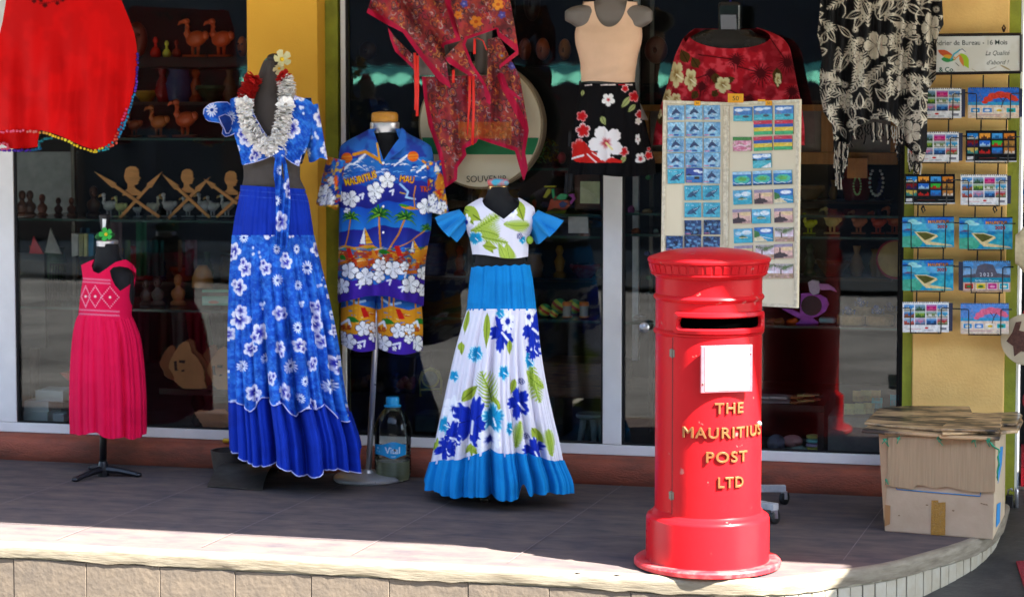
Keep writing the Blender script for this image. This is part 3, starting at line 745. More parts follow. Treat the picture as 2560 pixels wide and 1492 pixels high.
# hinges, lock, scrape marks
for yl in (463, 1053):
    mb = MB(); z = zfr(yl)
    p = cylp(PHI0 + (ud0 - .003) / r_body, z - .017, r_body + .006); mb.lathe([(.0045, 0), (.0045, .034)], p, 10)
    for s_ in (-1, 1):
        a = PHI0 + (ud0 - .003 + s_ * .007) / r_body; n = Vector((math.sin(a), -math.cos(a), 0)); t = Vector((math.cos(a), math.sin(a), 0)); c = Vector((PX, PY, z)) + n * (r_body + .0078)
        mb.hexa([c - t * .005 - Vector((0, 0, .014)), c + t * .005 - Vector((0, 0, .014)), c + t * .005 + Vector((0, 0, .014)), c - t * .005 + Vector((0, 0, .014))], -n * .004)
    mb.build('hinge', m_iron, post, smooth=30)
a = PHI0 + (ud0 + .371) / r_body; n = Vector((math.sin(a), -math.cos(a), 0)); c = Vector((PX, PY, zfr(762))) + n * (r_body + .006)
mb = MB(); mb.ell(c, (.011, .011, .011), nu=12, nv=8); mb.build('lock', m_steel, door, smooth=True)

# ================================================================== MANNEQUINS AND THEIR CLOTHES
m_fab = mat('mannequin_cloth', '4b433e', 0.9, var=0.15, vscale=20, bump=0.1, bscale=300)
m_blackcloth = mat('black_cloth', '0d0c0e', 0.85, var=0.2, vscale=20, bump=0.1, bscale=300)
m_print = mat('printed_cotton', attr=True, rough=0.85, spec=0.15, bump=0.12, bscale=260)
m_silk = mat('printed_viscose', attr=True, rough=0.7, spec=0.25, bump=0.06, bscale=200)
m_card = mat('printed_card', attr=True, rough=0.45, spec=0.4)
m_gloss = mat('glossy_print', attr=True, rough=0.22, spec=0.5)
m_grayskin = mat('grey_plastic_skin', '6e655e', 0.5, var=0.1, vscale=8)
m_blackskin = mat('black_plastic_skin', '0e0d0d', 0.25, var=0.1, vscale=8)
def px2m(d, y): return d * y / 5300.0

# ---- pink child's dress
Y1 = 9.28
kd = thing('child_mannequin', 'small black child mannequin on a black iron tripod foot', 'mannequin', FL(258, 1190))
garment('torso', Y1, [(610, 240, 296, .05), (640, 238, 300, .052), (665, 233, 318, .06), (690, 222, 334, .075), (740, 208, 336, .085), (800, 205, 326, .085), (860, 205, 322, .085)], m_blackcloth, kd, nf=40, nb=30, step=5)
mb = MB(); c = P(268, 600, Y1); mb.lathe([(.0, -.03), (.05, -.028), (.052, -.004), (.048, .0), (.0, .002)], c, 28); mb.build('neck_cap', m_steel, kd, smooth=40)
c = P(262, 575, Y1); mb = MB(); mb.lathe([(.016, -.036), (.017, .0), (.024, .05), (.027, .068), (.022, .074), (0, .075)], c, 16); fin = mb.build('finial', m_blackmetal, kd, smooth=40)
mb = MB(); q = [P(256, 571, Y1 - .03), P(263, 572, Y1 - .03), P(265, 548, Y1 - .034), P(256, 547, Y1 - .034)]; mb.hexa(q, Vector((0, .004, 0))); mb.build('price_label', m_paper, fin)
mb = MB(); mb.tube([P(258, 1090 - 60, Y1), P(258, 1180, Y1)], .017, 14); mb.build('pole', m_blackmetal, kd, smooth=True)
hub = FL(258, 1190); hub.z = .035
for ft in ((189, 1204), (345, 1192), (229, 1174)):
    e = FL(*ft); e.z = .012; mb = MB(); d = e - hub
    mb.tube([hub, hub + d * .45 + Vector((0, 0, .004)), e - d * .02], [.021, .018, .013], 8, flat=.9); mb.ell(e, (.02, .018, .012), nu=8, nv=6)
    mb.build('leg', m_blackmetal, kd, smooth=40)
mb = MB(); mb.lathe([(.026, .0), (.028, .03), (.022, .06), (.019, .07)], (hub.x, hub.y, 0.002), 16); mb.build('hub', m_blackmetal, kd, smooth=40)
# green flower scrunchie on the finial
sc_ = thing('hair_scrunchie', 'green flower scrunchie with a yellow centre on the child mannequin', 'hair band', P(262, 588, Y1))
def flower(parent, c, r, m1, m2, n=5, nrm=Vector((0.1, -1, .1)), cup=.25):
    nrm = nrm.normalized(); t = nrm.cross(Vector((0, 0, 1))).normalized(); b = t.cross(nrm); mb = MB()
    for k in range(n):
        a = 2 * math.pi * k / n; d = math.cos(a) * t + math.sin(a) * b; q = nrm.cross(d)
        P0 = c + nrm * .002; pts = [P0, P0 + d * r * .35 + q * r * .28 + nrm * cup * r * .3, P0 + d * r * .85 + q * r * .38 + nrm * cup * r, P0 + d * r + nrm * cup * r * 1.2, P0 + d * r * .85 - q * r * .38 + nrm * cup * r, P0 + d * r * .35 - q * r * .28 + nrm * cup * r * .3]
        mb.prism(pts, -nrm * .002)
    mb.build('petals', m1, parent); mc = MB(); mc.ell(c + nrm * .006, (r * .25,) * 3, nu=8, nv=6); mc.build('flower_centre', m2, parent)
m_gr = mat('green_petal', '2fae3a', .6, var=.3, vscale=30); m_ye = mat('yellow_petal', 'e8c020', .6)
flower(sc_, P(266, 586, Y1 - .05), .034, m_gr, m_ye)
mb = MB(); c0 = P(262, 590, Y1)
for i in range(14):
    a = 2 * math.pi * i / 14; mb.ell(c0 + Vector((.032 * math.cos(a), .032 * math.sin(a), 0.004 * math.sin(3 * a))), (.016, .016, .013), nu=8, nv=6)
mb.build('band', mat('dark_green_cloth', '1d5c28', .8), sc_, smooth=True)
cv = Canvas(160, 620, 380, 1110, 'f0144e', 1.0); cv.mottle('d40a40', 60, .35, 3)
for yy in (692, 700):
    cv.line([(206 + 2 * i, yy + 4 + i * .14 + (1.8 if i % 2 else -1.8)) for i in range(36)], 1.3, 'f0a0b4')
for yy in (774, 784): cv.line([(197 + 2 * i, yy + i * .1 + (1.8 if i % 2 else -1.8)) for i in range(52)], 1.3, 'f0a0b4')
for cx, cy, wx in ((214, 741, 11), (238, 741, 17), (275, 743, 22)):
    for k in range(24):
        t = k / 6.0; s_ = int(t); f = t - s_; pts = [(0, -26), (1, 0), (0, 26), (-1, 0), (0, -26)]
        x = pts[s_][0] + (pts[s_ + 1][0] - pts[s_][0]) * f; y = pts[s_][1] + (pts[s_ + 1][1] - pts[s_][1]) * f
        cv.ell(cx + x * wx, cy + y, 1.4, 1.4, 'ffe0e8')
    cv.ell(cx, cy, 3, 3, 'f6e6e0')
dr = thing('child_dress', 'bright pink sleeveless child dress with white diamond beading on its bodice', 'dress', P(265, 900, Y1))
def pk_top(u, b):
    if b: return 655
    x = 268 + u * 66
    if x < 228: return 648 + (228 - x) * .5
    if x < 318: t = (x - 228) / 90; return 648 + 34 * math.sin(math.pi * t) ** .6 * (1 - t * .45)
    return 650 + (x - 318) * 1.1
# bodice with its right armhole left open
import types
def bodice():
    poly_hole = cm(B_, [(806, 812), (830, 788), (880, 780), (940, 790), (998, 832), (984, 885), (940, 925), (882, 962), (845, 920), (818, 865)])
    top = cm(B_, [(596, 772), (640, 750), (693, 728), (672, 775), (685, 818), (725, 834), (765, 808), (850, 748), (925, 730), (975, 765), (1000, 805)])
    side = cm(B_, [(992, 900), (975, 1000), (966, 1140), (966, 1190)]); bot = cm(B_, [(576, 1190), (576, 1130), (590, 1000), (608, 870)])
    cx = 268.0
    def fold(x, v):
        hw = 66 + 0 * x; u = np.clip((x - cx) / hw, -1, 1); return -.122 * np.sqrt(np.maximum(0, 1.02 - u * u)) + .018
    return sheet('bodice', top + side + bot, Y1, m_print, dr, cv, fold, 1.6, holes=(poly_hole,))
bodice()
garment('bodice_back', Y1 + .012, [(652, 228, 318, .06), (690, 212, 336, .08), (789, 200, 326, .085)], m_print, dr, cv, nf=6, nb=40, step=4, dfn=lambda x, v, b: np.where(b, 0, .12))
garment('skirt', Y1, [(786, 197, 328, .095), (800, 190, 335, .105), (850, 181, 352, .13), (937, 175.5, 362, .155), (1010, 174.5, 365.5, .17), (1100, 176.5, 366, .175)], m_print, dr, cv, vb=lambda u, b: (1090 if not b else 1084) + 7 * math.sin(3.2 * u + .4) + 4 * math.cos(9 * u), nf=150, nb=40, fold=pleats(.006, .035, (17, 27), 4, pw=.4))

# ---- blue floral two-piece
Y2 = 9.12
wm = thing('woman_mannequin', 'brown cloth dress form with knotted neck on an arched steel base plate', 'mannequin', FL(610, 1190))
neck = [(146, 667, 690, .03), (152, 660, 697, .045), (170, 652, 700, .055), (190, 645, 703, .06), (205, 640, 702, .062), (230, 632, 703, .068), (262, 618, 735, .085), (290, 605, 770, .10), (330, 596, 776, .115), (380, 604, 752, .11), (440, 609, 750, .105), (480, 602, 765, .11), (560, 595, 775, .12)]
garment('torso', Y2, neck, m_fab, wm, nf=60, nb=40, step=3, fold=lambda a, T: .0015 * np.cos(16 * a) * np.exp(-((T - .03) / .05) ** 2))
mb = MB(); mb.ell(P(686, 146, Y2 - .02), (.035, .03, .022)); mb.ell(P(676, 152, Y2), (.025, .025, .016)); mb.build('neck_knob', mat('dark_knob', '1d1a1c', .5), wm, smooth=True)
mb = MB(); mb.lathe([(.024, 0), (.028, .007), (.024, .014)], P(677, 155, Y2), 16); mb.build('tie', mat('teal_thread', '1a8f76', .7), wm, smooth=True)
mb = MB(); q0 = FL(655, 1224); q1 = FL(520, 1215)
nseg = 10; Vp = []
for i in range(nseg + 1):
    t = i / nseg; a = Vector(FL(518, 1218)) * (1 - t) + Vector(FL(599, 1160)) * t; b = Vector(FL(655.5, 1227)) * (1 - t) + Vector(FL(701, 1174)) * t
    zz = .004 + .055 * math.sin(math.pi * min(1, t * 1.15)) ** .8; Vp += [(a.x, a.y, zz), (b.x, b.y, zz), (a.x, a.y, zz + .004), (b.x, b.y, zz + .004)]
fs = []
for i in range(nseg):
    k = 4 * i; fs += [(k, k + 1, k + 5, k + 4), (k + 2, k + 6, k + 7, k + 3), (k, k + 4, k + 6, k + 2), (k + 1, k + 3, k + 7, k + 5)]
fs += [(0, 2, 3, 1), (4 * nseg, 4 * nseg + 1, 4 * nseg + 3, 4 * nseg + 2)]
mb.add(Vp, fs); mb.build('base_plate', m_iron, wm, smooth=40)
pp_ = FL(650, 1185); mb = MB(); mb.tube([(pp_.x, pp_.y, .04), P(672, 560, Y2)], .013, 12); mb.build('pole', m_iron, wm, smooth=True)
pt = thing('flower_pot', 'grubby dark pot behind the blue skirt against the red plinth', 'pot', FL(625, 1170))
mb = MB(); c = FL(625, 1158); c.y = 9.40; mb.lathe([(.05, .001), (.075, .004), (.088, .10), (.09, .11), (.082, .11), (.075, .02), (0, .02)], (c.x, c.y, 0), 28); mb.build('pot', mat('pot_clay', '4a403a', .6, var=.5, vscale=20), pt, smooth=40)

def blue_print(x0, y0, x1, y1, seed, dens=1.0, solids=()):
    cv = Canvas(x0, y0, x1, y1, '1f58c8', 1.25); cv.mottle('3a88ea', 9, .75, seed, .42, .62); cv.mottle('123f9e', 26, .5, seed + 1, .45, .7); cv.mottle('6fb0f5', 4, .35, seed + 2, .58, .72)
    rg = np.random.default_rng(seed + 5); pts = []; tries = 0
    while tries < 4000:
        tries += 1; x, y = rg.uniform(x0, x1), rg.uniform(y0, y1); r = rg.choice([17, 20, 24]); k = rg.random()
        if all((x - a) ** 2 + (y - b) ** 2 > (r + c + 4 * dens) ** 2 for a, b, c in pts):
            pts.append((x, y, r)); sx = rg.uniform(.6, 1)
            if k < .55:
                ro = rg.uniform(0, 6.28)
                cv.hib(x, y, r * 1.12, ro, 'f4f2ff', '1c22a0', .12, .78, 'ffffff', sx=sx)
                dx, dy = r * .75 * sx * math.cos(ro + 1), r * .9 * math.sin(ro + 1)
                cv.hib(x + dx, y + dy, r * .62, ro + .5, 'ece9fb', '22289c', .1, .75, sx=sx)
            elif k < .85: cv.daisy(x, y, r * .78, 'eef0ff', '123f9e', 12, rg.uniform(0, 1), sx)
            else:
                for j in range(5): cv.ell(x + rg.uniform(-r, r) * .5, y + rg.uniform(-r, r) * .6, 3, 4, 'dfe6ff')
    return cv
top_l = 'bright blue'
bt = thing('tied_top', 'blue floral crop top with one flared sleeve, tied in a front knot', 'top', P(690, 330, Y2))
cv = blue_print(490, 200, 830, 700, 3)
Dp = lambda *p: cm(D_, p)
def chest(x, v):
    u = np.clip((x - 683) / 112, -1, 1); b = .135 * np.sqrt(np.maximum(0.02, 1.03 - u * u)) + .012 * np.exp(-((np.abs(x - 683) - 50) / 30) ** 2 - ((v - 350) / 30) ** 2)
    return -b - .004 * np.sin(x * .35 + v * .2) * ss(330, 380, v) - .003 * np.sin(x * .6 - v * .5)
left = Dp((262, 455), (318, 440), (380, 470), (420, 560), (470, 650), (530, 740), (565, 800), (560, 830), (500, 862), (430, 885), (340, 906), (325, 830), (300, 740), (270, 660), (240, 560))
right = Dp((600, 800), (640, 720), (670, 600), (690, 470), (700, 432), (770, 455), (812, 475), (838, 520), (812, 640), (800, 740), (768, 822), (745, 840), (726, 912), (680, 890), (640, 860), (610, 830))
sheet('front_panel', left, Y2, m_print, bt, cv, chest, 1.7)
sheet('front_panel', right, Y2, m_print, bt, cv, chest, 1.7)
garment('back_panel', Y2 + .012, [(245, 605, 778, .08), (300, 592, 786, .11), (410, 603, 755, .115)], m_print, bt, cv, nf=6, nb=40, step=4, dfn=lambda x, v, b: np.where(b, 0, .10))
ruf = Dp((78, 560), (82, 525), (118, 492), (170, 478), (240, 478), (285, 515), (312, 560), (330, 660), (290, 690), (262, 704), (228, 712), (206, 692), (212, 652), (190, 618), (150, 612), (112, 606), (88, 588))
rfd = lambda x, v: -.10 - .035 * np.sin((x - 507) * .07) + .02 * np.sin(v * .11 + x * .05) + .0009 * (x - 560)
sheet('sleeve_ruffle', ruf, Y2, m_print, bt, cv, rfd, 1.6)
opening_ = Dp((182, 578), (225, 560), (262, 575), (276, 610), (268, 660), (250, 690), (232, 690), (216, 650), (196, 616))
sheet('sleeve_opening_shade', opening_, Y2 - .012, mat('sleeve_opening_shade', '123a8c', .9, var=.3, vscale=40), bt, None, rfd, 1.6)  # dark sheet over the ruffle, shade of the sleeve opening put into colour
sleeve('sleeve', Y2 + .03, D_(330, 520), D_(285, 640), 24, 22, .05, .06, m_print, bt, cv, folds(.002, .01, (3, 5), 2))
sleeve('sleeve', Y2, D_(790, 500), D_(850, 870), 24, 22, .055, .075, m_print, bt, cv, folds(.002, .012, (3, 5), 5), hem=lambda a: .03 * np.sin(a * 3))
mb = MB(); mb.ell(P(*D_(590, 822), Y2 - .15), (.03, .022, .032)); o = mb.build('knot', mat('blue_cloth', '2058c0', .85), bt, smooth=True)
for pts, wd in (((584, 835), (578, 900), (575, 960), (590, 1040), (600, 1150), (603, 1280), (608, 1460)), 27), (((605, 835), (628, 900), (640, 1000), (648, 1150), (640, 1260), (630, 1400), (622, 1480)), 15):
    q = Dp(*pts); L_e = [(x - wd * (.4 + .6 * i / 6) * .5, y) for i, (x, y) in enumerate(q)]; R_e = [(x + wd * (.6 + .6 * i / 6) * .6, y) for i, (x, y) in enumerate(q)]
    sheet('tie_end', L_e + R_e[::-1], Y2, m_print, bt, cv, lambda x, v: -.165 - .012 * np.sin(x * .45 + v * .03) - .05 * ss(420, 600, v), 1.6)
mb = MB()
def edge_tube(pts, Yf, r=.0022):
    mb.tube([PN(x, y, Yf(x, y)) for x, y in pts], r, 5)
for pts in (opening_ + opening_[:1], ruf[:6], ruf[8:], left[6:11], left[1:7], right[0:5], right[11:16]):
    q = []
    for (xa_, ya_), (xb_, yb_) in zip(pts[:-1], pts[1:]):
        for k in range(6): q.append((xa_ + (xb_ - xa_) * k / 6, ya_ + (yb_ - ya_) * k / 6))
    edge_tube(q, (lambda x, y: Y2 + float(rfd(np.array(x), np.array(y))) - .014) if pts[0][0] < 575 and pts[0] not in left else (lambda x, y: Y2 + float(chest(np.array(x), np.array(y))) - .002))
mb.build('piping', mat('white_thread', 'b9bce6', .8), bt)
sk = thing('long_skirt', 'long blue floral skirt with a plain blue ruffled hem', 'skirt', P(690, 1000, Y2))
cv = blue_print(540, 570, 920, 1100, 8)
cv2 = Canvas(540, 450, 930, 1200, '1438b4', 1.0); cv2.mottle('0d2a96', 40, .4, 2)
k_yoke = [(467, 601, 763, .125), (480, 600.5, 764, .126), (486, 599, 766, .13), (503, 596, 771, .135), (545, 587, 778, .15), (592, 580.5, 785, .165)]
for yy in (474, 488): cv2.line([(590 + 3 * i, yy + i * .25) for i in range(70)], 1.0, '5a78d8', .6)
garment('yoke', Y2, k_yoke, m_print, sk, cv2, vt=lambda u, b: 468 + 5 * u, nf=150, nb=30, fold=pleats(.002, .010, (33, 47), 6, pw=.4))
bd_ = lambda u: 1018 + 18 * u + 14 * math.sin(7.5 * u + .8) + 9 * math.sin(17 * u)
k_sk = [(588, 580, 785.5, .166), (640, 578, 796, .18), (711, 575, 813, .20), (864, 573.5, 843, .235), (960, 575, 856, .25), (1016, 577, 866, .26), (1060, 579, 880, .27)]
fsk = pleats(.004, .13, (9, 15, 23), 12, pw=.75)
garment('skirt_panel', Y2, k_sk, m_print, sk, cv, vb=lambda u, b: bd_(u), nf=220, nb=40, step=2.2, fold=fsk)
k_rf = [(960, 575.5, 858, .245), (1010, 577, 868, .25), (1060, 578, 884, .255), (1110, 580, 898, .26), (1200, 583, 906, .27)]
f_rf = lambda a, T: fsk(a, .75 + T * .3) + .022 * (np.abs(np.sin(17 * a + 1 + .6 * np.sin(3 * a))) ** .6 - .7) * np.minimum(1, 2.5 * T)
garment('ruffle', Y2, k_rf, m_print, sk, cv2, vt=lambda u, b: bd_(u) - 12, vb=lambda u, b: (1163 + 10 * u + 20 * math.cos(u * 2.2 - .3) + 9 * math.sin(8 * u + .5)) if not b else 1120, nf=220, nb=40, fold=f_rf)
mb = MB()
for f_, off in ((bd_, .0), ):
    q = []
    for i in range(221):
        a = -math.pi / 2 + math.pi * i / 220; u = math.sin(a); v = f_(u); hw = float(interp(k_sk, np.array([v]), 2) - interp(k_sk, np.array([v]), 1)) / 2; xc = float(interp(k_sk, np.array([v]), 2) + interp(k_sk, np.array([v]), 1)) / 2
        hd = float(interp(k_sk, np.array([v]), 3)); fo = float(fsk(a, np.array((v - 588) / (1060 - 588)))); q.append(PN(xc + u * hw + fo * 168 * u, v + fo * math.cos(a) * (v - 270) * .11, Y2 - (hd + fo) * math.cos(a) - .003))
    mb.tube(q, .003, 5)
mb.build('piping', MATS['white_thread'], sk)

q = []
for i in range(261):
    a = -math.pi / 2 + math.pi * i / 260; u = math.sin(a); v = 1163 + 10 * u + 20 * math.cos(u * 2.2 - .3) + 9 * math.sin(8 * u + .5); T = (v - 960) / 240
    hw = (float(interp(k_rf, np.array([v]), 2)) - float(interp(k_rf, np.array([v]), 1))) / 2; xc = (float(interp(k_rf, np.array([v]), 2)) + float(interp(k_rf, np.array([v]), 1))) / 2
    fo = float(f_rf(np.array(a), np.array(T))); q.append(PN(xc + u * hw + fo * 168 * u, v + fo * math.cos(a) * (v - 270) * .11, Y2 - (float(interp(k_rf, np.array([v]), 3)) + fo) * math.cos(a) - .002))
MB().tube(q, .0028, 5).build('piping', MATS['white_thread'], sk)
# lei
le = thing('flower_garland', 'white petal garland with a red part on the neck of the brown dress form', 'garland', P(685, 300, Y2 - .14))
path = [D_(*p) for p in ((428, 305), (395, 360), (368, 430), (355, 490), (366, 560), (385, 630), (420, 700), (470, 760), (530, 790), (575, 770), (600, 710), (612, 640), (630, 560), (640, 470), (645, 390), (638, 330), (610, 300))]
pp3 = []
for (xa_, ya_), (xb_, yb_) in zip(path[:-1], path[1:]):
    for k in range(7): pp3.append((xa_ + (xb_ - xa_) * k / 7, ya_ + (yb_ - ya_) * k / 7))
mw, mr, mr2 = MB(), MB(), MB(); rg = random.Random(2); Q = [P(x, y, Y2 + float(chest(np.array(x), np.array(y))) * (0.55 if y < 260 else 1) - .018) for x, y in pp3]
for i, p in enumerate(Q):
    d = (Q[min(i + 1, len(Q) - 1)] - Q[max(0, i - 1)]).normalized(); a_ = d.cross(Vector((0, -1, 0))).normalized(); b_ = d.cross(a_)
    tgt = mr if i < 20 else mr2 if i > 106 else mw
    for k in range(14):
        t = 2 * math.pi * k / 14 + i * .37 + rg.uniform(-.2, .2); r_ = .042 * rg.uniform(.8, 1.15); q = math.cos(t) * a_ + math.sin(t) * b_; s_ = q.cross(d) * .012
        lean = d * rg.uniform(-.012, .016); p0 = p + q * .008; p1 = p + q * r_ + lean
        tgt.add([p0 - s_ * .5, p0 + s_ * .5, p0 + (p1 - p0) * .7 + s_ + d * .004, p1, p0 + (p1 - p0) * .7 - s_ + d * .004], [(0, 1, 2, 3, 4)])
m_lw = mat('white_petal', 'fcf8f3', .8, var=.12, vscale=60); m_lr = mat('red_petal', 'd01812', .75, var=.3, vscale=60)
mw.build('white_petals', m_lw, le); mr.build('red_petals', m_lr, le); mr2.build('red_petals', m_lr, le)
fl = thing('hair_flower', 'white and yellow frangipani flower pinned to the brown neck knob', 'flower', P(706, 155, Y2))
flower(fl, P(704, 150, Y2 - .05), .042, mat('cream_petal', 'd8d2a0', .6, var=.2, vscale=40), m_ye, nrm=Vector((.5, -.8, .3)), cup=.5)
flower(fl, P(698, 170, Y2 - .05), .028, MATS['cream_petal'], m_ye, nrm=Vector((.2, -.8, -.5)), cup=.6)
# ---- man's shirt and shorts
Y3 = 9.30
mm = thing('man_mannequin', 'black male torso form with chrome neck ring on a round chrome stand', 'mannequin', FL(921, 1207))
garment('torso', Y3, [(332, 928, 996, .062), (345, 928, 998, .064), (365, 922, 1004, .07), (390, 890, 1040, .09), (420, 868, 1062, .11), (600, 866, 1046, .11), (700, 880, 1030, .08), (733, 890, 1020, .06)], m_blackcloth, mm, nf=50, nb=30, step=5)
c = P(962, 333, Y3); mb = MB(); mb.lathe([(.0, 0), (.066, 0), (.068, .004), (.068, .046), (.064, .05), (0, .05)], c, 40, sy=.85); ring = mb.build('neck_ring', m_steel, mm, smooth=40)
mb = MB(); mb.lathe([(.058, .0505), (.062, .056), (.062, .084), (.055, .094), (.03, .098), (0, .098)], c, 40, sy=.8); mb.build('wooden_cap', mat('pale_wood', 'c98a28', .4, var=.35, vscale=18, stretch=(1, 8, 1)), mm, smooth=40)
bs = FL(921, 1200); mb = MB(); mb.lathe([(0, .001), (.155, .001), (.162, .008), (.162, .018), (.152, .028), (.10, .034), (.03, .038), (.022, .05), (0, .05)], (bs.x, bs.y, 0), 56); mb.build('base', m_steel, mm, smooth=40)
mb = MB(); mb.tube([(bs.x, bs.y, .03), P(938, 870, Y3), P(945, 700, Y3)], .0135, 14); mb.build('pole', m_steel, mm, smooth=True)
Ep = lambda *p: cm(E_, p)
cv = Canvas(780, 300, 1120, 900, '2a6fc8', 1.5)
def ev(x, y): return E_(x, y)
def shirt_print(cv):
    yb = lambda y: E_(0, y)[1]
    cv.rect(780, 300, 1120, yb(400), '2b3f9c'); k = cv.noise(30, 4)[..., None]; cv.a = cv.a * (1 - .7 * ss(.4, .6, k)) + hx('2f7fd0') * .7 * ss(.4, .6, k)
    def band(y0, y1, c0, c1, wob=5, seed=0):
        w_ = cv.win(780, yb(y0) - 8, 1120, yb(y1) + 8); sl, x, y = w_
        t = (y - yb(y0) + wob * np.sin(x * .03 + seed) + wob * .5 * np.sin(x * .09 + seed)) / (yb(y1) - yb(y0))
        al = ((t >= 0) & (t <= 1)) * 1.0; c = hx(c0) * (1 - np.clip(t, 0, 1))[..., None] + hx(c1) * np.clip(t, 0, 1)[..., None]
        cv.put(sl, al, c)
    band(385, 560, '2a74c4', '1a4cb0', 4, 1); band(520, 660, '28309a', '20227c', 9, 2); band(630, 780, '1a50bc', '2488d8', 9, 3); band(760, 880, '24248a', '2846ac', 6, 4)
    rg = np.random.default_rng(5)
    for i in range(90):                                        # surf strokes
        x, y = rg.uniform(170, 690), rg.uniform(395, 500) ; l = rg.uniform(20, 55); cv.line(Ep((x, y), (x + l * .5, y - l * .12), (x + l, y + l * .12)), rg.uniform(1.5, 3.4), rg.choice(['ffffff', '1b3f9e', '7fc4f4', 'ffffff']), 1, True)
    for a in ((215, 440), (300, 385), (520, 395), (640, 430)):
        cv.line(Ep(a, (a[0] + 35, a[1] - 30), (a[0] + 75, a[1] - 25), (a[0] + 120, a[1] + 5)), 7, 'f4f8ff', 1, True); cv.line(Ep((a[0] - 30, a[1] + 25), (a[0], a[1] + 2), (a[0] + 40, a[1] - 12)), 5, 'f4f8ff', 1, True)
    cv.line(Ep((270, 360), (330, 345), (400, 385)), 8, 'e0921c'); cv.line(Ep((640, 395), (690, 430)), 6, 'd88a1a'); cv.line(Ep((395, 300), (410, 400), (425, 410)), 5, 'e8a41e')
    for x, y in ((233, 378), (588, 370)):
        cv.ell(*ev(x, y), 14, 13, 'e8641a'); cv.line(Ep((x - 24, y - 5), (x + 24, y - 8)), 4, 'f4a034', .8); cv.line(Ep((x - 26, y + 10), (x + 26, y + 7)), 3, 'f4a034', .8)
    cv.text('MAURITIUS', *ev(306, 492), 18, 'f4c820', rot=-.27, sx=.66, outline='8a1c14', ow=1.3, arch=-3, offset=.02)
    cv.text('MAU', *ev(556, 492), 17, 'f4c820', rot=.12, sx=.72, outline='a02418', ow=1.4); cv.rect(*ev(612, 500), *ev(640, 600), '2555b4', .0)
    cv.text('TIUS', *ev(655, 545), 13, 'd86a1a', rot=.05, sx=.72, outline='90201a', ow=1.2)
    cv.line(Ep((520, 520), (560, 560), (550, 590), (600, 600)), 5, 'a8d0f4'); cv.line(Ep((520, 565), (545, 572)), 3, 'e0b020')
    cv.line(Ep((598, 650), (592, 580), (602, 530)), 3.2, 'd88a1a'); cv.leaf(*ev(520, 640), *ev(620, 655), 9, 'e0921c'); cv.leaf(*ev(510, 630), *ev(570, 640), 7, '3c8f2a')
    for i, (x, y, r) in enumerate(((255, 600, 47), (385, 555, 48), (450, 500, 46), (652, 640, 44), (205, 585, 30), (236, 665, 20), (375, 605, 20))):
        cv.hib(*ev(x, y), r / 2.16, i * 1.1, 'ffffff', 'e8ecf4', 0, .3, None, '20242c', outline='23287a')
    for x, y in ((300, 580), (465, 560)): cv.line(Ep((x, y), (x + 20, y - 8), (x + 14, y + 18)), 4.5, 'f4f6ff')
    for x, y, r in ((255, 700, 58), (405, 685, 82), (545, 700, 70), (660, 760, 45)): cv.palm(*ev(x, y), r / 2.16, *ev(x - 40 if x < 300 else (415 if x < 500 else 455), 885 if x > 300 else 890))
    for x, y, s in ((335, 810, 1), (598, 860, .8)):
        cv.poly(Ep((x - 10, y - 52 * s), (x - 34 * s, y + 30 * s), (x - 5, y + 34 * s)), 'f4f4f0'); cv.poly(Ep((x - 8, y - 56 * s), (x + 36 * s, y + 28 * s), (x - 2, y + 34 * s)), 'f0b41e')
        for q in (.3, .6, .85): cv.line(Ep((x - 6, y - 56 * s + q * 85 * s), (x - 8 + 44 * q * s, y - 58 * s + q * 84 * s)), 1.6, 'b83018')
        cv.poly(Ep((x - 40 * s, y + 38 * s), (x + 42 * s, y + 36 * s), (x + 30 * s, y + 50 * s), (x - 30 * s, y + 50 * s)), 'b82a20')
    band(868, 985, 'e09a20', 'c8641c', 9, 6); cv.mottle_win(Ep((170, 870), (690, 985)), '2a6cc0', 16, .8, 3); cv.mottle_win(Ep((170, 880), (690, 985)), 'b83018', 9, .8, 5)
    for i in range(60):
        x, y = rg.uniform(170, 680), rg.uniform(860, 1000); l = rg.uniform(15, 60); cv.line(Ep((x, y), (x + l, y + rg.uniform(-8, 8))), rg.uniform(1.5, 3.5), rg.choice(['f4c830', 'c8401a', 'f0d890', '2f7fd0', 'f4c830', 'e8881c']), 1, True)
    for i in range(16):
        x = rg.uniform(180, 660); cv.line(Ep((x, 868 + rg.uniform(-6, 8)), (x + 40, 860 + rg.uniform(-4, 8))), 3, rg.choice(['ffffff', '2f8fe0', '3c8f2a']), 1, True)
    for x, y in ((248, 900), (508, 890)):
        cv.poly(Ep((x - 18, y - 36), (x + 4, y - 38), (x + 24, y + 16), (x - 4, y + 20)), 'd02018'); cv.line(Ep((x - 10, y + 40), (x + 36, y + 10)), 2.4, '7a1410'); cv.line(Ep((x + 30, y + 30), (x - 14, y + 24)), 2.4, 'a01a14')
    cv.leaf(*ev(400, 880), *ev(470, 895), 12, '2a7d24'); cv.leaf(*ev(195, 905), *ev(230, 925), 12, '2a7d24')
    band(1035, 1300, '4426a0', '38208c', 8, 8)
    for i, (x, y, r) in enumerate(((250, 985, 46), (330, 1022, 50), (408, 960, 38), (482, 982, 48), (572, 1060, 50), (210, 1070, 44), (405, 1020, 34), (640, 1000, 36), (540, 960, 26), (640, 1090, 34))):
        cv.hib(*ev(x, y), r / 2.16, i * .9, 'ffffff', 'e8ecf4', 0, .3, None, '20242c', outline='2b2330')
    for x, y in ((285, 1062), (450, 1045), (510, 1075), (525, 1000)): cv.line(Ep((x, y), (x + 22, y - 6), (x + 14, y + 20)), 4.5, 'f4f6ff')
shirt_print(cv)
sh = thing('beach_shirt', 'short sleeved blue beach shirt printed with palms, sailboats and white flowers', 'shirt', P(962, 560, Y3))
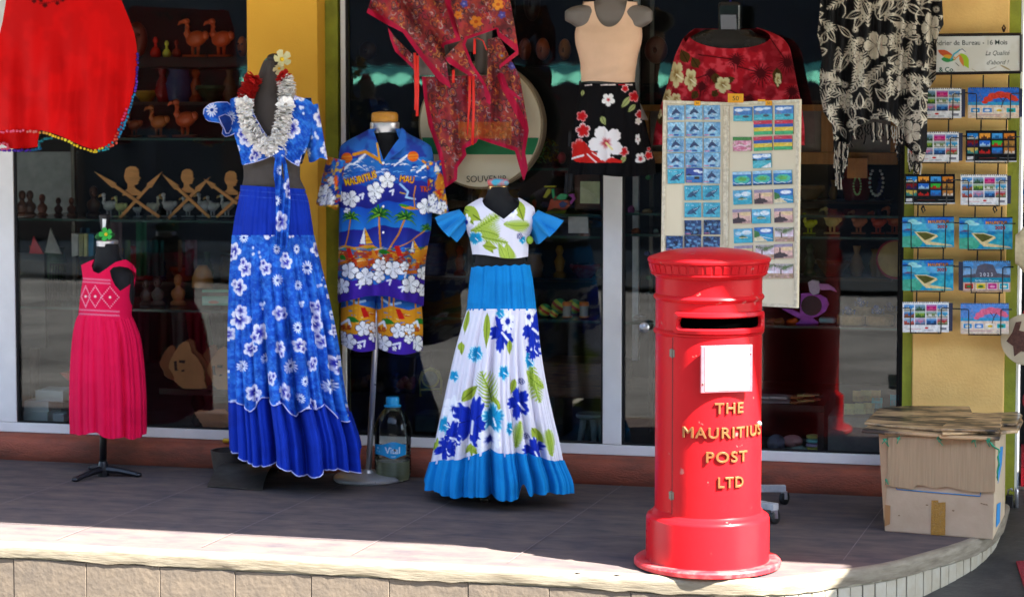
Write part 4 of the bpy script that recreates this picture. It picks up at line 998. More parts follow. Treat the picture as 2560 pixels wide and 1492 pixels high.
k_sh = [(322, 924, 1004, .07), (340, 892, 1030, .085), (352, 868, 1056, .10), (368, 850, 1078, .115), (400, 846, 1084, .13), (450, 848, 1083, .145), (560, 848, 1078, .15), (660, 847, 1062, .15), (770, 846, 1056, .15)]
def sh_top(u, b):
    if b: return 316
    return 322 + max(0.0, 1 - abs(u) / .58) ** .9 * 84
fs_ = folds(.006, .055, (3, 5, 8, 11), 21, pw=.7, drift=1.6)
garment('body', Y3, k_sh, m_print, sh, cv, vt=sh_top, vb=lambda u, b: 739 + 22 * abs(u + .1) ** 1.5 if not b else 750, nf=190, nb=36, step=1.8, fold=fs_)
cvs = Canvas(780, 300, 1120, 620, '1f52b4', 1.5); cvs.mottle('2a84d4', 22, .8, 5, .45, .6); cvs.mottle('20247c', 30, .8, 15, .5, .6); cvs.mottle('d8801c', 20, .95, 8, .56, .6); cvs.mottle('c8301a', 10, .9, 18, .62, .66); cvs.mottle('f0bc30', 9, .9, 9, .62, .66)
for i, (x, y, r) in enumerate(((110, 560, 40), (140, 600, 34), (100, 610, 26), (705, 650, 44), (745, 640, 30), (690, 600, 30), (735, 690, 30), (150, 500, 24))): cvs.hib(*ev(x, y), r / 2.16, i, 'ffffff', 'e8ecf4', 0, .3, None, '20242c', outline='2b3a90')
cvs.ell(*ev(172, 500), 5, 14, 'e8641a'); cvs.poly(Ep((708, 400), (740, 450), (706, 452)), 'f4f4f0')
sleeve('sleeve', Y3, E_(190, 385), E_(128, 640), 30, 27, .085, .095, m_print, sh, cvs, folds(.002, .016, (3, 5, 7), 3), hem=lambda a: .03 * np.sin(2 * a))
sleeve('sleeve', Y3, E_(678, 400), E_(722, 680), 30, 26, .085, .09, m_print, sh, cvs, folds(.002, .016, (3, 5, 7), 4), hem=lambda a: -.08 * np.sin(a))
# collar flaps and pocket
def chest3(x, v):
    u = np.clip((x - 964) / 116, -1, 1); hd = np.interp(v, [322, 352, 400, 450], [.07, .10, .13, .145]); return -hd * np.sqrt(np.maximum(.05, 1 - u * u)) - .012
sheet('collar', Ep((352, 225), (372, 222), (400, 300), (432, 398), (405, 405), (366, 350), (338, 300)), Y3, m_print, sh, cv, chest3, 1.6)
sheet('collar', Ep((528, 215), (548, 232), (560, 300), (510, 350), (440, 400), (428, 396), (470, 330), (515, 270)), Y3, m_print, sh, cv, chest3, 1.6)
mb = MB()
for y in (405, 500, 640, 780, 920):
    x_, y_ = ev(428, y); mb.lathe([(.006, -.0), (.006, .003)], (0, 0, 0), 10) if False else mb.ell(P(x_, y_, Y3 - .165), (.006, .003, .006), nu=8, nv=5)
for nm in (0,): pass
mb.build('buttons', m_lw, sh)
cvt = Canvas(840, 720, 1070, 890, '2a6fc8', 1.5)
for sxy in ((370, 10), (0, 0), (190, 10)):
    a_, b_ = sxy; T_ = lambda x, y: E_(x + a_, y + b_)
    cvt.rect(*T_(190, 1110), *T_(400, 1150), '2450b4'); cvt.line([T_(230, 1130), T_(280, 1160), T_(330, 1150)], 6, 'a8d0f4')
    cvt.poly([T_(195, 1190), T_(280, 1165), T_(395, 1195), T_(395, 1330), T_(195, 1330)], 'e89a1e')
    rg = np.random.default_rng(9)
    for i in range(26): x, y = rg.uniform(195, 380), rg.uniform(1185, 1290); cvt.line([T_(x, y), T_(x + 30, y + rg.uniform(-6, 6))], rg.uniform(2, 4), rg.choice(['f4c830', 'c8401a', '2f7fd0', 'f0d890', 'e8701c']), 1, True)
    for tx in (235, 265, 290): cvt.line([T_(tx, 1240), T_(tx + (6 if tx > 250 else -4), 1120)], 4, 'e0921c')
    cvt.leaf(*T_(230, 1240), *T_(300, 1262), 14, '2a7d24'); cvt.poly([T_(305, 1185), T_(330, 1185), T_(355, 1235), T_(322, 1240)], 'd02018'); cvt.line([T_(200, 1275), T_(240, 1250), T_(250, 1285)], 6, 'f4f8ff')
    cvt.text('TIUS', *T_(222, 1292), 10, 'd86a1a', outline='90201a', ow=1.2)
    cvt.poly([T_(190, 1330), T_(400, 1335), T_(400, 1450), T_(190, 1450)], '4426a0')
    for i, (x, y, r) in enumerate(((240, 1370, 44), (320, 1300, 42), (380, 1290, 30), (300, 1395, 14), (210, 1330, 20), (375, 1345, 26))): cvt.hib(*T_(x, y), r / 2.16, i * .8, 'ffffff', 'e8ecf4', 0, .3, None, '20242c', outline='2b2330')
    cvt.line([T_(290, 1375), T_(330, 1365), T_(325, 1395)], 5, 'f4f6ff')
stt = thing('beach_shorts', 'matching blue beach shorts with orange sand and white flower print', 'shorts', P(955, 800, Y3))
garment('leg', Y3 + .02, [(722, 858, 945, .10), (760, 853, 942, .11), (820, 852, 940, .115), (885, 854, 940, .12)], m_print, stt, cvt, vb=lambda u, b: 866 + 14 * (1 - (u - .25) ** 2), nf=90, nb=24, step=1.8, fold=folds(.002, .014, (2, 3, 5), 2))
garment('leg', Y3 + .02, [(722, 936, 1050, .10), (760, 938, 1054, .11), (820, 942, 1057, .115), (890, 945, 1056, .12)], m_print, stt, cvt, vb=lambda u, b: 872 + 14 * (1 - (u - .1) ** 2), nf=90, nb=24, step=1.8, fold=folds(.002, .014, (2, 3, 5), 7))

# ---- girl's wrap top and skirt
Y4 = 8.98
gm = thing('girl_mannequin', 'black girl size dress form with patterned cap on a scrolled iron foot', 'mannequin', FL(1226, 1258))
garment('torso', Y4, [(468, 1219, 1271, .048), (480, 1218, 1272, .05), (500, 1208, 1290, .06), (515, 1190, 1312, .07), (560, 1176, 1328, .085), (640, 1190, 1312, .09), (664, 1186, 1318, .09), (700, 1190, 1316, .09)], m_blackcloth, gm, nf=50, nb=30, step=4)
c = P(1245, 474, Y4); mb = MB(); mb.lathe([(0, 0), (.045, 0), (.046, .003), (.046, .015), (.043, .018), (0, .018)], c, 32, sy=.9); mb.build('neck_ring', mat('brass_ring', 'b89a6a', .25, metal=1), gm, smooth=40)
mb = MB(); rg = random.Random(4)
mb.lathe([(.040, .018), (.047, .024), (.048, .036), (.043, .044), (.02, .048), (0, .048)], c, 32, sy=.9); mb.build('fabric_cap', mat('patterned_cap', '3f9fb8', .6, var=1.0, vscale=28, col2='c85a54', sharp=True), gm, smooth=50)
f0 = FL(1226, 1240)
for e in ((1212, 1256), (1262, 1240), (1200, 1215)):
    q = FL(*e); mb = MB(); mb.tube([(f0.x, f0.y, .13), (f0.x * .6 + q.x * .4, f0.y * .6 + q.y * .4, .11), (f0.x * .25 + q.x * .75, f0.y * .25 + q.y * .75, .05), (q.x, q.y, .014)], [.02, .018, .016, .02], 8); mb.ell((q.x, q.y, .015), (.024, .022, .015), nu=10, nv=6); mb.build('leg', mat('cast_iron', '241d1b', .5, var=.4, vscale=30), gm, smooth=True)
mb = MB(); mb.tube([(f0.x, f0.y, .10), P(1250, 690, Y4)], .014, 12); mb.build('pole', m_blackmetal, gm, smooth=True)
def tropic(x0, y0, x1, y1, items, base='e9e6f2'):
    cv = Canvas(x0, y0, x1, y1, base, 1.4)
    for it in items:
        t = it[0]
        if t == 'big': cv.hib(it[1], it[2], it[3] * 1.18, it[4], 'ffffff', '1632b4', .86, 1.06, 'f0f0fa', line='0d1c78', sx=it[5], deep=.42)
        if t == 'white': cv.hib(it[1], it[2], it[3], it[4], 'fbfbff', '2440b0', .08, .5, None, sx=it[5], n=7); cv.ell(it[1], it[2], it[3] * .2, it[3] * .24, '1a2fa0')
        if t == 'aqua': cv.hib(it[1], it[2], it[3], it[4], 'e8fbff', '1c9ccc', .62, 1.05, 'ffffff', line='0f6aa8', sx=it[5])
        if t == 'frond': cv.frond(it[1], it[2], it[3], it[4], it[5], '9ab43a', 10, 6, '6f8f22', it[6] if len(it) > 6 else 0); cv.frond(it[1], it[2], it[3], it[4], it[5] * .8, 'c2d664', 10, 2.2, '6f8f22', it[6] if len(it) > 6 else 0)
        if t == 'leaf': cv.leaf(it[1], it[2], it[3], it[4], it[5], 'a2b63c', '55691a')
        if t == 'dot': 
            for k in range(5): cv.ell(it[1] + 5 * math.cos(k * 1.257), it[2] + 5 * math.sin(k * 1.257), 3.2, 3.2, '26307a'); cv.ell(it[1] + 5 * math.cos(k * 1.257), it[2] + 5 * math.sin(k * 1.257), 1.7, 1.7, base)
    return cv
Q_ = crop(1040, 380, 4.32); Gq = lambda x, y: G_(x, y)
it = []
def fr(f, a, b, l, c=0): it.append(('frond', *f(*a), *f(*b), l, c))
def lf(f, a, b, w_): it.append(('leaf', *f(*a), *f(*b), w_))
fr(Q_, (600, 850), (880, 900), 34, -4); fr(Q_, (640, 900), (980, 980), 16); fr(Q_, (960, 780), (1210, 790), 22, 3); fr(Q_, (980, 1000), (1010, 1150), 22); fr(Q_, (900, 1000), (960, 1140), 14); fr(Q_, (640, 840), (900, 680), 20)
lf(Q_, (500, 600), (700, 740), 36); lf(Q_, (1080, 520), (1160, 740), 30); lf(Q_, (520, 640), (620, 780), 26); lf(Q_, (760, 960), (830, 1090), 20); lf(Q_, (720, 1010), (880, 1040), 18)
it += [('white', *Q_(540, 760), 22, .4, .6), ('aqua', *Q_(640, 930), 18, .4, 1.2), ('aqua', *Q_(1150, 950), 12, .4, .8), ('white', *Q_(1040, 630), 20, .4, .7), ('dot', *Q_(1120, 910))]
cvt = tropic(1140, 480, 1350, 660, it)
cvt.line(cm(Q_, [(720, 520), (920, 725), (1050, 840), (1210, 900)]), 1.2, 'b8b4c4', .8)
tp = thing('wrap_top', 'white girl wrap top with green leaf print and blue flutter sleeves', 'top', P(1245, 560, Y4))
k_tp = [(494, 1203, 1298, .065), (506, 1180, 1318, .085), (520, 1162, 1336, .095), (548, 1157, 1340, .105), (575, 1166, 1330, .115), (600, 1174, 1322, .115), (650, 1183, 1320, .115)]
garment('bodice', Y4, k_tp, m_print, tp, cvt, vt=lambda u, b: 492 if b else 495 + 53 * max(0, 1 - abs(u - .12) / (.98 if u < .12 else .80)) ** 1.15, vb=lambda u, b: 641 + 5 * math.sin(2.5 * u + .6), nf=130, nb=30, step=1.7, fold=folds(.001, .008, (9, 14, 5), 8))
m_aq = mat('turquoise_cotton', '0f86cc', .8, var=.18, vscale=14, bump=.1, bscale=200)
sleeve('sleeve', Y4, E_(868, 690), E_(775, 768), 20, 35, .045, .095, m_aq, tp, None, folds(.002, .05, (3, 5, 7), 3, pw=.9), n=90, hem=lambda a: .18 * np.sin(a + 1.2))
sleeve('sleeve', Y4, E_(1236, 692), E_(1330, 772), 20, 36, .045, .095, m_aq, tp, None, folds(.002, .05, (3, 5, 7), 9, pw=.9), n=90, hem=lambda a: .18 * np.sin(-a + 1.2))
mb = MB(); mb.ell(P(1324, 600, Y4 - .03), (.016, .02, .018)); mb.build('bow', mat('leaf_green_cloth', '8fae34', .8), tp, smooth=True)
gs = thing('girl_skirt', 'white girl skirt with big blue hibiscus print between turquoise bands', 'skirt', P(1243, 900, Y4))
it = [('frond', *Gq(1560, 400), *Gq(1500, 165), 36, 5), ('leaf', *Gq(1380, 330), *Gq(1475, 240), 26), ('leaf', *Gq(1560, 300), *Gq(1610, 390), 16), ('white', *Gq(1335, 380), 36, .3, .7), ('big', *Gq(1445, 450), 56, 1.25, .86), ('aqua', *Gq(1565, 430), 40, .9, .72), ('big', *Gq(1320, 540), 40, .2, .6), ('leaf', *Gq(1440, 580), *Gq(1395, 640), 14), ('leaf', *Gq(1430, 580), *Gq(1475, 640), 14), ('leaf', *Gq(1435, 575), *Gq(1440, 655), 13), ('white', *Gq(1540, 560), 33, .3, .95), ('big', *Gq(1290, 610), 26, .5, .9),
      ('aqua', *Gq(1340, 185), 17, .3, .6), ('aqua', *Gq(1625, 165), 21, .3, .7), ('aqua', *Gq(1460, 60), 22, .4, .9), ('big', *Gq(1710, 340), 38, .6, .62), ('frond', *Gq(1790, 130), *Gq(1830, 330), 24, 4), ('frond', *Gq(1760, 160), *Gq(1850, 250), 18, 4), ('aqua', *Gq(1775, 90), 26, .6, .5), ('big', *Gq(1800, 30), 24, .6, .7), ('dot', *Gq(1725, 215)), ('dot', *Gq(1755, 535)), ('leaf', *Gq(1690, 200), *Gq(1670, 290), 14), ('leaf', *Gq(1780, 480), *Gq(1860, 590), 26), ('leaf', *Gq(1810, 500), *Gq(1850, 630), 20), ('frond', *Gq(1900, 640), *Gq(1880, 500), 20), ('frond', *Gq(1700, 600), *Gq(1720, 450), 16), ('big', *Gq(1800, 620), 32, .8, .8), ('aqua', *Gq(1660, 490), 20, .3, .5), ('leaf', *Gq(1225, 620), *Gq(1255, 540), 12), ('aqua', *Gq(1280, 470), 26, .2, .35),
      ('big', *E_(1070, 1320), 44, .6, .62), ('leaf', *E_(990, 1215), *E_(985, 1400), 18), ('leaf', *E_(1110, 1360), *E_(1110, 1440), 14), ('white', *E_(1100, 1260), 30, .5, .6), ('aqua', *E_(1060, 1215), 14, .5, .9), ('big', *E_(1235, 1300), 46, .4, .5), ('white', *E_(1215, 1235), 26, .4, .45), ('aqua', *E_(935, 1430), 20, .2, .8), ('leaf', *E_(890, 1200), *E_(865, 1330), 12), ('leaf', *E_(850, 1370), *E_(850, 1440), 14)]
cvg = tropic(1040, 760, 1440, 1160, it)
cva = Canvas(1040, 650, 1450, 1260, '1288d0', 1.0); cva.mottle('0c74b8', 40, .4, 2)
fg = pleats(.003, .075, (13, 20, 29), 31, pw=.7)
garment('yoke', Y4, [(663, 1179, 1325, .105), (700, 1174, 1332, .12), (776, 1167, 1341, .135)], m_print, gs, cva, vt=lambda u, b: 664 - 3 * u + 1.5 * math.cos(20 * u), nf=120, nb=26, fold=pleats(.006, .012, (29, 41), 6, pw=.3))
bg_ = lambda u: 1148 - 12 * math.cos(3 * u) + 4 * math.sin(9 * u) - 4 * u
k_gs = [(772, 1168, 1341, .136), (860, 1143, 1348, .16), (960, 1120, 1362, .19), (1050, 1101, 1380, .21), (1101, 1090, 1392, .22), (1165, 1078, 1404, .23)]
garment('skirt_panel', Y4, k_gs, m_print, gs, cvg, vb=lambda u, b: bg_(u), nf=200, nb=36, step=1.9, fold=fg)
garment('ruffle', Y4, [(1100, 1091, 1391, .215), (1150, 1078, 1404, .235), (1217, 1061, 1427, .25), (1250, 1060, 1428, .25)], m_print, gs, cva, vt=lambda u, b: bg_(u) - 8, vb=lambda u, b: (1226 + 20 * math.cos(u * 1.5) - 34 * math.exp(-((u - .36) / .045) ** 2) + 5 * math.sin(8 * u)) if not b else 1200, nf=220, nb=36, fold=lambda a, T: fg(a, .8 + .3 * T) + .022 * (np.abs(np.sin(15 * a + 1 + .6 * np.sin(3 * a))) ** .6 - .7) * np.minimum(1, 2.5 * T))

# ---- red paisley cover-up hanging on a half mannequin
Y5 = 9.34
Fp = lambda *p: cm(F_, p)
pm_ = thing('leg_mannequin', 'grey half mannequin with two thigh stubs hanging behind the red paisley cloth', 'mannequin', P(1140, 60, Y5 + .06))
mb = MB(); mb.lathe([(.10, 0), (.15, .05), (.16, .2), (.13, .4), (.12, .6)], P(1150, 130, Y5 + .07), 24, sy=.55); mb.build('hips', m_grayskin, pm_, smooth=True)
for xa_, xb_, va, vb_ in ((1047, 1126, 60, 189), (1188, 1219, 60, 187)):
    mb = MB(); w_ = (xb_ - xa_) / 2 / 545; c = P((xa_ + xb_) / 2, vb_, Y5 + .03); mb.lathe([(0, 0), (w_ * .95, 0.0), (w_, .006), (w_ * 1.02, .16), (w_, .3)], c, 24); mb.build('thigh', m_grayskin, pm_, smooth=40)
def paisley(x0, y0, x1, y1, seed):
    cv = Canvas(x0, y0, x1, y1, '98383c', 1.5); cv.mottle('c04a3c', 12, .7, seed); cv.mottle('5a3034', 24, .7, seed + 1); cv.mottle('a82440', 40, .5, seed + 2)
    rg = np.random.default_rng(seed); pal = ['d8702c', 'c8aea8', '3a2024', 'a84a30', 'd0482a', '8a7a88', 'e09a54', 'b82048', '3c2c2a']
    for i in range(2200):
        x, y = rg.uniform(x0, x1), rg.uniform(y0, y1); r = rg.uniform(3, 9); a = rg.uniform(0, 6.28); c = pal[rg.integers(len(pal))]; pts = []
        for k in range(8): t = a + k * .75; q = r * (1 - k / 9); pts.append((x + q * math.cos(t), y + q * math.sin(t) * 1.2))
        cv.line(pts, rg.uniform(1.6, 3.2), c, .9, True)
    for i in range(120):
        x, y = rg.uniform(x0, x1), rg.uniform(y0, y1); r = rg.uniform(7, 13); a = rg.uniform(-.6, .6)
        for q, c in ((1, '2c1a1e'), (.82, 'b07a72'), (.6, '8a2434'), (.35, 'd0803a')): cv.ell(x, y, r * q * .6, r * q, c, a, .9)
    return cv
cvp = paisley(900, 0, 1340, 480, 3)
for x, y, r, c in ((330, 55, 16, 'e8862a'), (285, 38, 11, 'e07a20'), (385, 12, 15, 'e89030'), (395, 38, 10, '5a50a8'), (300, 10, 10, '4a4aa0'), (312, 95, 9, '7a8a3a'), (420, 165, 10, '5a58b0'), (395, 140, 9, 'd08030')):
    X_, Y_ = 860 + x * 1.0, y; cv_ = cvp
    cvp.hib(860 + x, y, r, .5, c, 'f4c040' if c[0] == 'e' else '2a2870', .1, .6); cvp.ell(860 + x, y, r * .35, r * .3, 'c85a1c' if c[0] == 'e' else '8a88d0')
pc_ = thing('paisley_cloth', 'red paisley cover-up with crimson border and red ties draped over the round drum', 'cloth', P(1160, 200, Y5))
crim = 'c01240'
def bordered(cv, pts, wd, col=crim):
    c2 = Canvas(cv.x0, cv.y0, cv.x0 + (cv.w - 1) / cv.k, cv.y0 + (cv.h - 1) / cv.k, '000000', cv.k); c2.a = cv.a.copy()
    for p_ in pts: c2.line(p_, wd, col); c2.line([(x, y) for x, y in p_], wd * 1.0, col, 0.0)
    return c2
back = Fp((572, 565), (790, 560), (960, 552), (1052, 558), (1056, 290), (1140, 270), (1290, 560), (1330, 790), (1358, 960), (1330, 1120), (1352, 1240), (1318, 1330), (1280, 1200), (1255, 1110), (1100, 1060), (985, 1020), (970, 1050), (890, 1090), (900, 1140), (835, 1230), (830, 1320), (735, 1385), (720, 1270), (690, 1120), (620, 920), (590, 740), (575, 600))
hemb = Fp((1330, 1120), (1318, 1330), (1280, 1200), (1255, 1105), (1100, 1060), (985, 1020), (890, 1085), (895, 1140), (835, 1230), (830, 1320), (735, 1385)); lb = Fp((735, 1385), (705, 1150), (630, 920), (590, 740), (575, 560)); rb = Fp((1320, 1330), (1330, 1120), (1350, 960), (1180, 640), (1150, 560))
fold5 = lambda x, v: -.02 + .022 * np.sin(x * .085 + v * .012) + .012 * np.sin(x * .19 + 1 - v * .01) + .006 * np.sin(x * .05 + v * .05)
cvb = bordered(cvp, [hemb, lb, rb], 17); cvb.rect(*F_(840, 895), *F_(1230, 1020), 'c8741e', .5)
sheet('back_layer', back, Y5 - .02, m_silk, pc_, cvb, fold5, 1.8)
fl1 = Fp((165, 95), (205, -20), (780, -20), (860, 300), (735, 335), (770, 590), (785, 650), (700, 600), (545, 400), (430, 240), (310, 180))
cvf = bordered(cvp, [Fp((165, 80), (330, 170), (440, 240), (560, 400), (700, 560), (780, 640)), Fp((760, 0), (845, 290), (735, 335))], 15)
sheet('front_layer', fl1, Y5 - .07, m_silk, pc_, cvf, lambda x, v: -.03 + .03 * np.sin(x * .07 - v * .06) + .012 * np.sin(x * .17 - v * .1), 1.8)
fl2 = Fp((320, 200), (370, 270), (520, 420), (545, 470), (540, 540), (450, 450), (375, 380), (340, 290))
sheet('side_fold', fl2, Y5 - .06, m_silk, pc_, bordered(cvp, [Fp((325, 200), (350, 320), (400, 400), (540, 530))], 13), lambda x, v: .02 * np.sin(x * .1), 1.8)
fr1 = Fp((770, -20), (1215, -20), (1255, 200), (1285, 400), (1150, 500), (1150, 590), (1220, 690), (1300, 740), (1330, 800), (1340, 900), (1290, 700), (1160, 620), (1140, 480), (1260, 380), (1130, 270), (1120, 215), (905, 290), (890, 330), (945, 470), (1030, 600), (1075, 700), (1075, 770), (1020, 740), (990, 640), (920, 560), (770, 470), (735, 420), (760, 400), (860, 300))
sheet('top_layer', fr1, Y5 - .09, m_silk, pc_, bordered(cvp, [Fp((1120, 225), (905, 285), (890, 330), (950, 480), (1040, 620), (1070, 760)), Fp((1130, 255), (1280, 360), (1150, 500), (1155, 600), (1300, 760)), Fp((770, 440), (930, 560))], 14), lambda x, v: -.02 + .02 * np.sin(x * .09 + v * .03), 1.8)
mb = MB(); m_tie = mat('red_ribbon', 'e0281c', .5)
for pts in (((520, 390), (525, 560), (528, 700), (525, 810)), ((540, 410), (542, 600), (540, 720), (537, 855)), ((925, 560), (922, 760), (905, 990)), ((950, 560), (952, 800), (942, 1065)), ((803, 515), (803, 610))):
    MB().tube([P(*F_(x, y), Y5 - .14) for x, y in pts], .0065, 6, flat=.4).build('tie', m_tie, pc_, smooth=True)
for k, pts in enumerate((((960, 285), (958, 400)), ((975, 280), (1020, 300), (1050, 370)))): MB().tube([P(*F_(x, y), Y5 - .14) for x, y in pts], .006, 6, flat=.4).build('tie', m_tie, pc_, smooth=True)

# ---- round drum with SOUVENIR on its skin
YD = 9.47
dm = thing('round_drum', 'large round cream hand drum with a green band and painted lettering under the paisley cloth', 'drum', P(1202, 313, YD))
cD = P(1200, 313, YD - .05); rD = 157 / 545; nrm = Vector((0.03, -1, .02)).normalized()
t_ = nrm.cross(Vector((0, 0, 1))).normalized(); t_ = -t_ if t_.x < 0 else t_; b_ = Vector((0, 0, 1))
def disc(c, r, th, name, m, parent, n=72):
    mb = MB(); f = [c + t_ * r * math.cos(2 * math.pi * i / n) + b_ * r * math.sin(2 * math.pi * i / n) for i in range(n)]; mb.prism(f[::-1], -nrm * th); return mb.build(name, m, parent, bev=.004)
disc(cD - nrm * .012, rD + .006, .085, 'frame', mat('drum_wood', '8d7b5c', .6, var=.3, vscale=10), dm)
skin = disc(cD, rD - .004, .014, 'skin', mat('drum_skin', 'd2c4a2', .6, var=.25, vscale=4, col2='b9a67e'), dm)
def chord(z0, z1, name, m):
    pts = []
    for z, sgn in ((z0, 1), (z1, -1)): pass
    n = 24; a0 = math.asin(max(-1, min(1, z0 / rD))); a1 = math.asin(max(-1, min(1, z1 / rD))); r = rD - .008
    R_ = [(math.cos(a0 + (a1 - a0) * i / n), math.sin(a0 + (a1 - a0) * i / n)) for i in range(n + 1)]
    pts = [cD + nrm * .002 + t_ * r * x + b_ * r * z for x, z in R_] + [cD + nrm * .002 - t_ * r * x + b_ * r * z for x, z in R_[::-1]]
    return MB().prism(pts, -nrm * .0015).build(name, m, skin)
zc = lambda v: (cD.z - float(P(1200, v, YD)[2])) * -1
chord(zc(388), zc(345), 'green_band', mat('green_paint', '0f7a44', .6, var=.3, vscale=8))
V, Fc = text_mesh('SOUVENIR', .02, .0)
hS = 16.5 / 545; o_ = P(*F_(995, 1312), YD - .06)
np_mesh('lettering', [o_ + t_ * (x * hS * .98 - .0 + .035) + b_ * (y * hS - hS / 2 + x * hS * .02) + nrm * (.006 + z * .02) for x, y, z in V], Fc, mat('black_paint', '15130f', .6), skin, None, False)

# ---- vest on grey mannequin with black floral skirt
Y6 = 9.34
Hp = lambda *p: cm(H_, p)
vm = thing('torso_mannequin', 'grey plastic armless torso hanging in front of the white door post', 'mannequin', P(1525, 60, Y6))
garment('torso', Y6, [(-30, 1496, 1556, .05), (0, 1490, 1566, .055), (10, 1470, 1585, .06), (18, 1430, 1618, .065), (32, 1412, 1632, .07), (50, 1412, 1632, .07), (62, 1430, 1620, .075), (75, 1446, 1600, .085), (110, 1442, 1600, .10), (150, 1452, 1592, .095), (210, 1456, 1586, .09), (300, 1436, 1620, .11)], m_grayskin, vm, nf=60, nb=30, step=3)
vt_ = thing('beige_vest', 'plain beige sleeveless vest on the grey hanging torso', 'vest', P(1525, 120, Y6))
m_beige = mat('beige_jersey', 'e0b898', .8, var=.12, vscale=8, bump=.1, bscale=150)
k_v = [(2, 1458, 1594, .075), (30, 1452, 1598, .08), (62, 1442, 1604, .088), (85, 1437, 1606, .105), (110, 1439, 1603, .118), (135, 1445, 1596, .112), (170, 1452, 1590, .105), (208, 1452, 1586, .105)]
def v_top(u, b):
    if b: return 4
    x = 1525 + u * 70
    if abs(u) < .60: return 4 + 64 * (1 - (abs(u) / .60) ** 2) ** .75
    if abs(u) < .97: return 4 + 8 * (abs(u) - .6)
    return 10 + (abs(u) - .97) * 1600
garment('front', Y6, k_v, m_beige, vt_, None, vt=v_top, vb=lambda u, b: 205 + 2 * math.sin(3 * u), nf=110, nb=26, step=2, fold=lambda a, T: .004 * np.sin(3 * a + 30 * T) * np.exp(-((T - .9) / .15) ** 2) + .002 * np.sin(22 * T + 2 * a))
cvk = Canvas(1390, 190, 1660, 460, '0d0b0d', 1.5)
for a, b, w_ in (((300, 690), (290, 740), 9), ((660, 740), (590, 830), 14), ((700, 800), (640, 860), 12), ((440, 890), (470, 960), 14), ((590, 1250), (630, 1180), 12)): cvk.leaf(*H_(*a), *H_(*b), w_, 'a8b070', '4a5a20')
for i, (x, y, r, c) in enumerate(((290, 890, 44, 'c8141c'), (300, 1000, 60, 'd01a1e'), (620, 680, 30, 'c8141c'), (690, 740, 46, 'c0121a'), (735, 880, 40, 'b01018'), (610, 1160, 42, 'cc1a20'), (265, 1130, 70, 'd8261e'), (800, 1190, 36, 'd01a1e'), (720, 930, 28, 'e0d8c8'), (360, 1200, 60, 'd42018'), (500, 1240, 50, 'd42a20'), (800, 1140, 16, 'd01a1e'))): cvk.hib(*H_(x, y), r / 3.06, i * .8, 'f4e8e4' if i % 3 else 'e8a0a0', c, .55, 1.0)
cvk.poly(Hp((215, 1210), (230, 1120), (300, 1080), (360, 1150), (420, 1180), (600, 1230), (590, 1262), (400, 1262), (250, 1240)), 'd0221c'); cvk.line(Hp((330, 1180), (400, 1240)), 4, 'f4e0dc'); cvk.line(Hp((370, 1170), (470, 1235)), 3, 'f4e0dc')
cvk.hib(*H_(492, 765), 17, .3, 'f6f2ee', 'c02028', .05, .4); cvk.hib(*H_(475, 1095), 44, .5, 'fbf4f2', 'b82834', .05, .42, 'f4e4a0'); cvk.hib(*H_(715, 1065), 14, .2, 'f0ece8', '8a2030', .0, .3, sx=.5); cvk.hib(*H_(735, 1215), 16, .2, 'f0ece8', 'c02028', .1, .6, sx=.8)
cvk.line(Hp((215, 1215), (295, 1190)), 5, 'fbf4f2'); cvk.rect(1390, H_(0, 1245)[1], 1660, 470, '0b0a0c')
for x in (340, 460, 520, 600, 650): cvk.line(Hp((x - 25, 655 - (x - 340) * .02), (x + 25, 650)), 3, 'f0dcd4' if x != 600 else 'c8202a')
fsk2 = thing('floral_short_skirt', 'short black skirt with red and white hibiscus print below the beige vest', 'skirt', P(1525, 300, Y6))
garment('skirt_panel', Y6, [(200, 1449, 1588, .112), (212, 1449, 1588, .114), (240, 1444, 1596, .125), (300, 1436, 1612, .14), (370, 1428, 1628, .15), (406, 1424, 1638, .155), (450, 1416, 1640, .16)], m_print, fsk2, cvk, vt=lambda u, b: 207 + 3 * math.cos(2 * u), vb=lambda u, b: 441 + 3 * math.sin(4 * u) - 4 * abs(u), nf=140, nb=30, step=1.8, fold=pleats(.001, .03, (6, 11), 14, pw=1.0))
for x, y, x2, y2 in ((280, 620, 268, 650), (175, 1330, 170, 1480), (205, 1330, 200, 1460), (200, 1010, 196, 1120)): MB().tube([P(*H_(x, y), Y6 - .13), P(*H_(x2, y2), Y6 - .13)], .008, 6, flat=.5).build('tie', m_blackcloth, fsk2)

# ---- red palm print blouse on a black hanger torso
Y7 = 9.40
bm_ = thing('hanger_torso', 'shiny black plastic hanger torso with square hook neck behind the magnet board', 'mannequin', P(1824, 60, Y7))
mb = MB(); c = P(1824, 82, Y7); mb.box(c.x - .048, c.x + .052, c.y - .045, c.y + .045, c.z - .06, c.z + .135); mb.build('neck_block', m_blackskin, bm_, bev=.018, seg=3)
mb = MB(); q = [P(*H_(*p), Y7 - .047) for p in ((1355, 255), (1475, 255), (1470, 115), (1350, 115))]; mb.hexa(q, Vector((0, .003, 0))); mb.build('size_sticker', mat('dull_sticker', '6a6a70', .3), bm_)
garment('torso', Y7, [(74, 1764, 1875, .05), (84, 1740, 1890, .06), (100, 1718, 1935, .075), (140, 1710, 1950, .09), (200, 1715, 1940, .10)], m_blackskin, bm_, nf=40, nb=20, step=4)
mb = MB(); mb.tube([P(1826, -40, Y7), P(1826, 20, Y7), P(1825, 40, Y7)], .004, 6); mb.build('hook', mat('blue_wire', '3034a0', .4), bm_)
cvr = Canvas(1600, 50, 2020, 460, 'a81422', 1.3); cvr.mottle('d84450', 14, .85, 4, .46, .62); cvr.mottle('6e0814', 30, .6, 6, .5, .65)
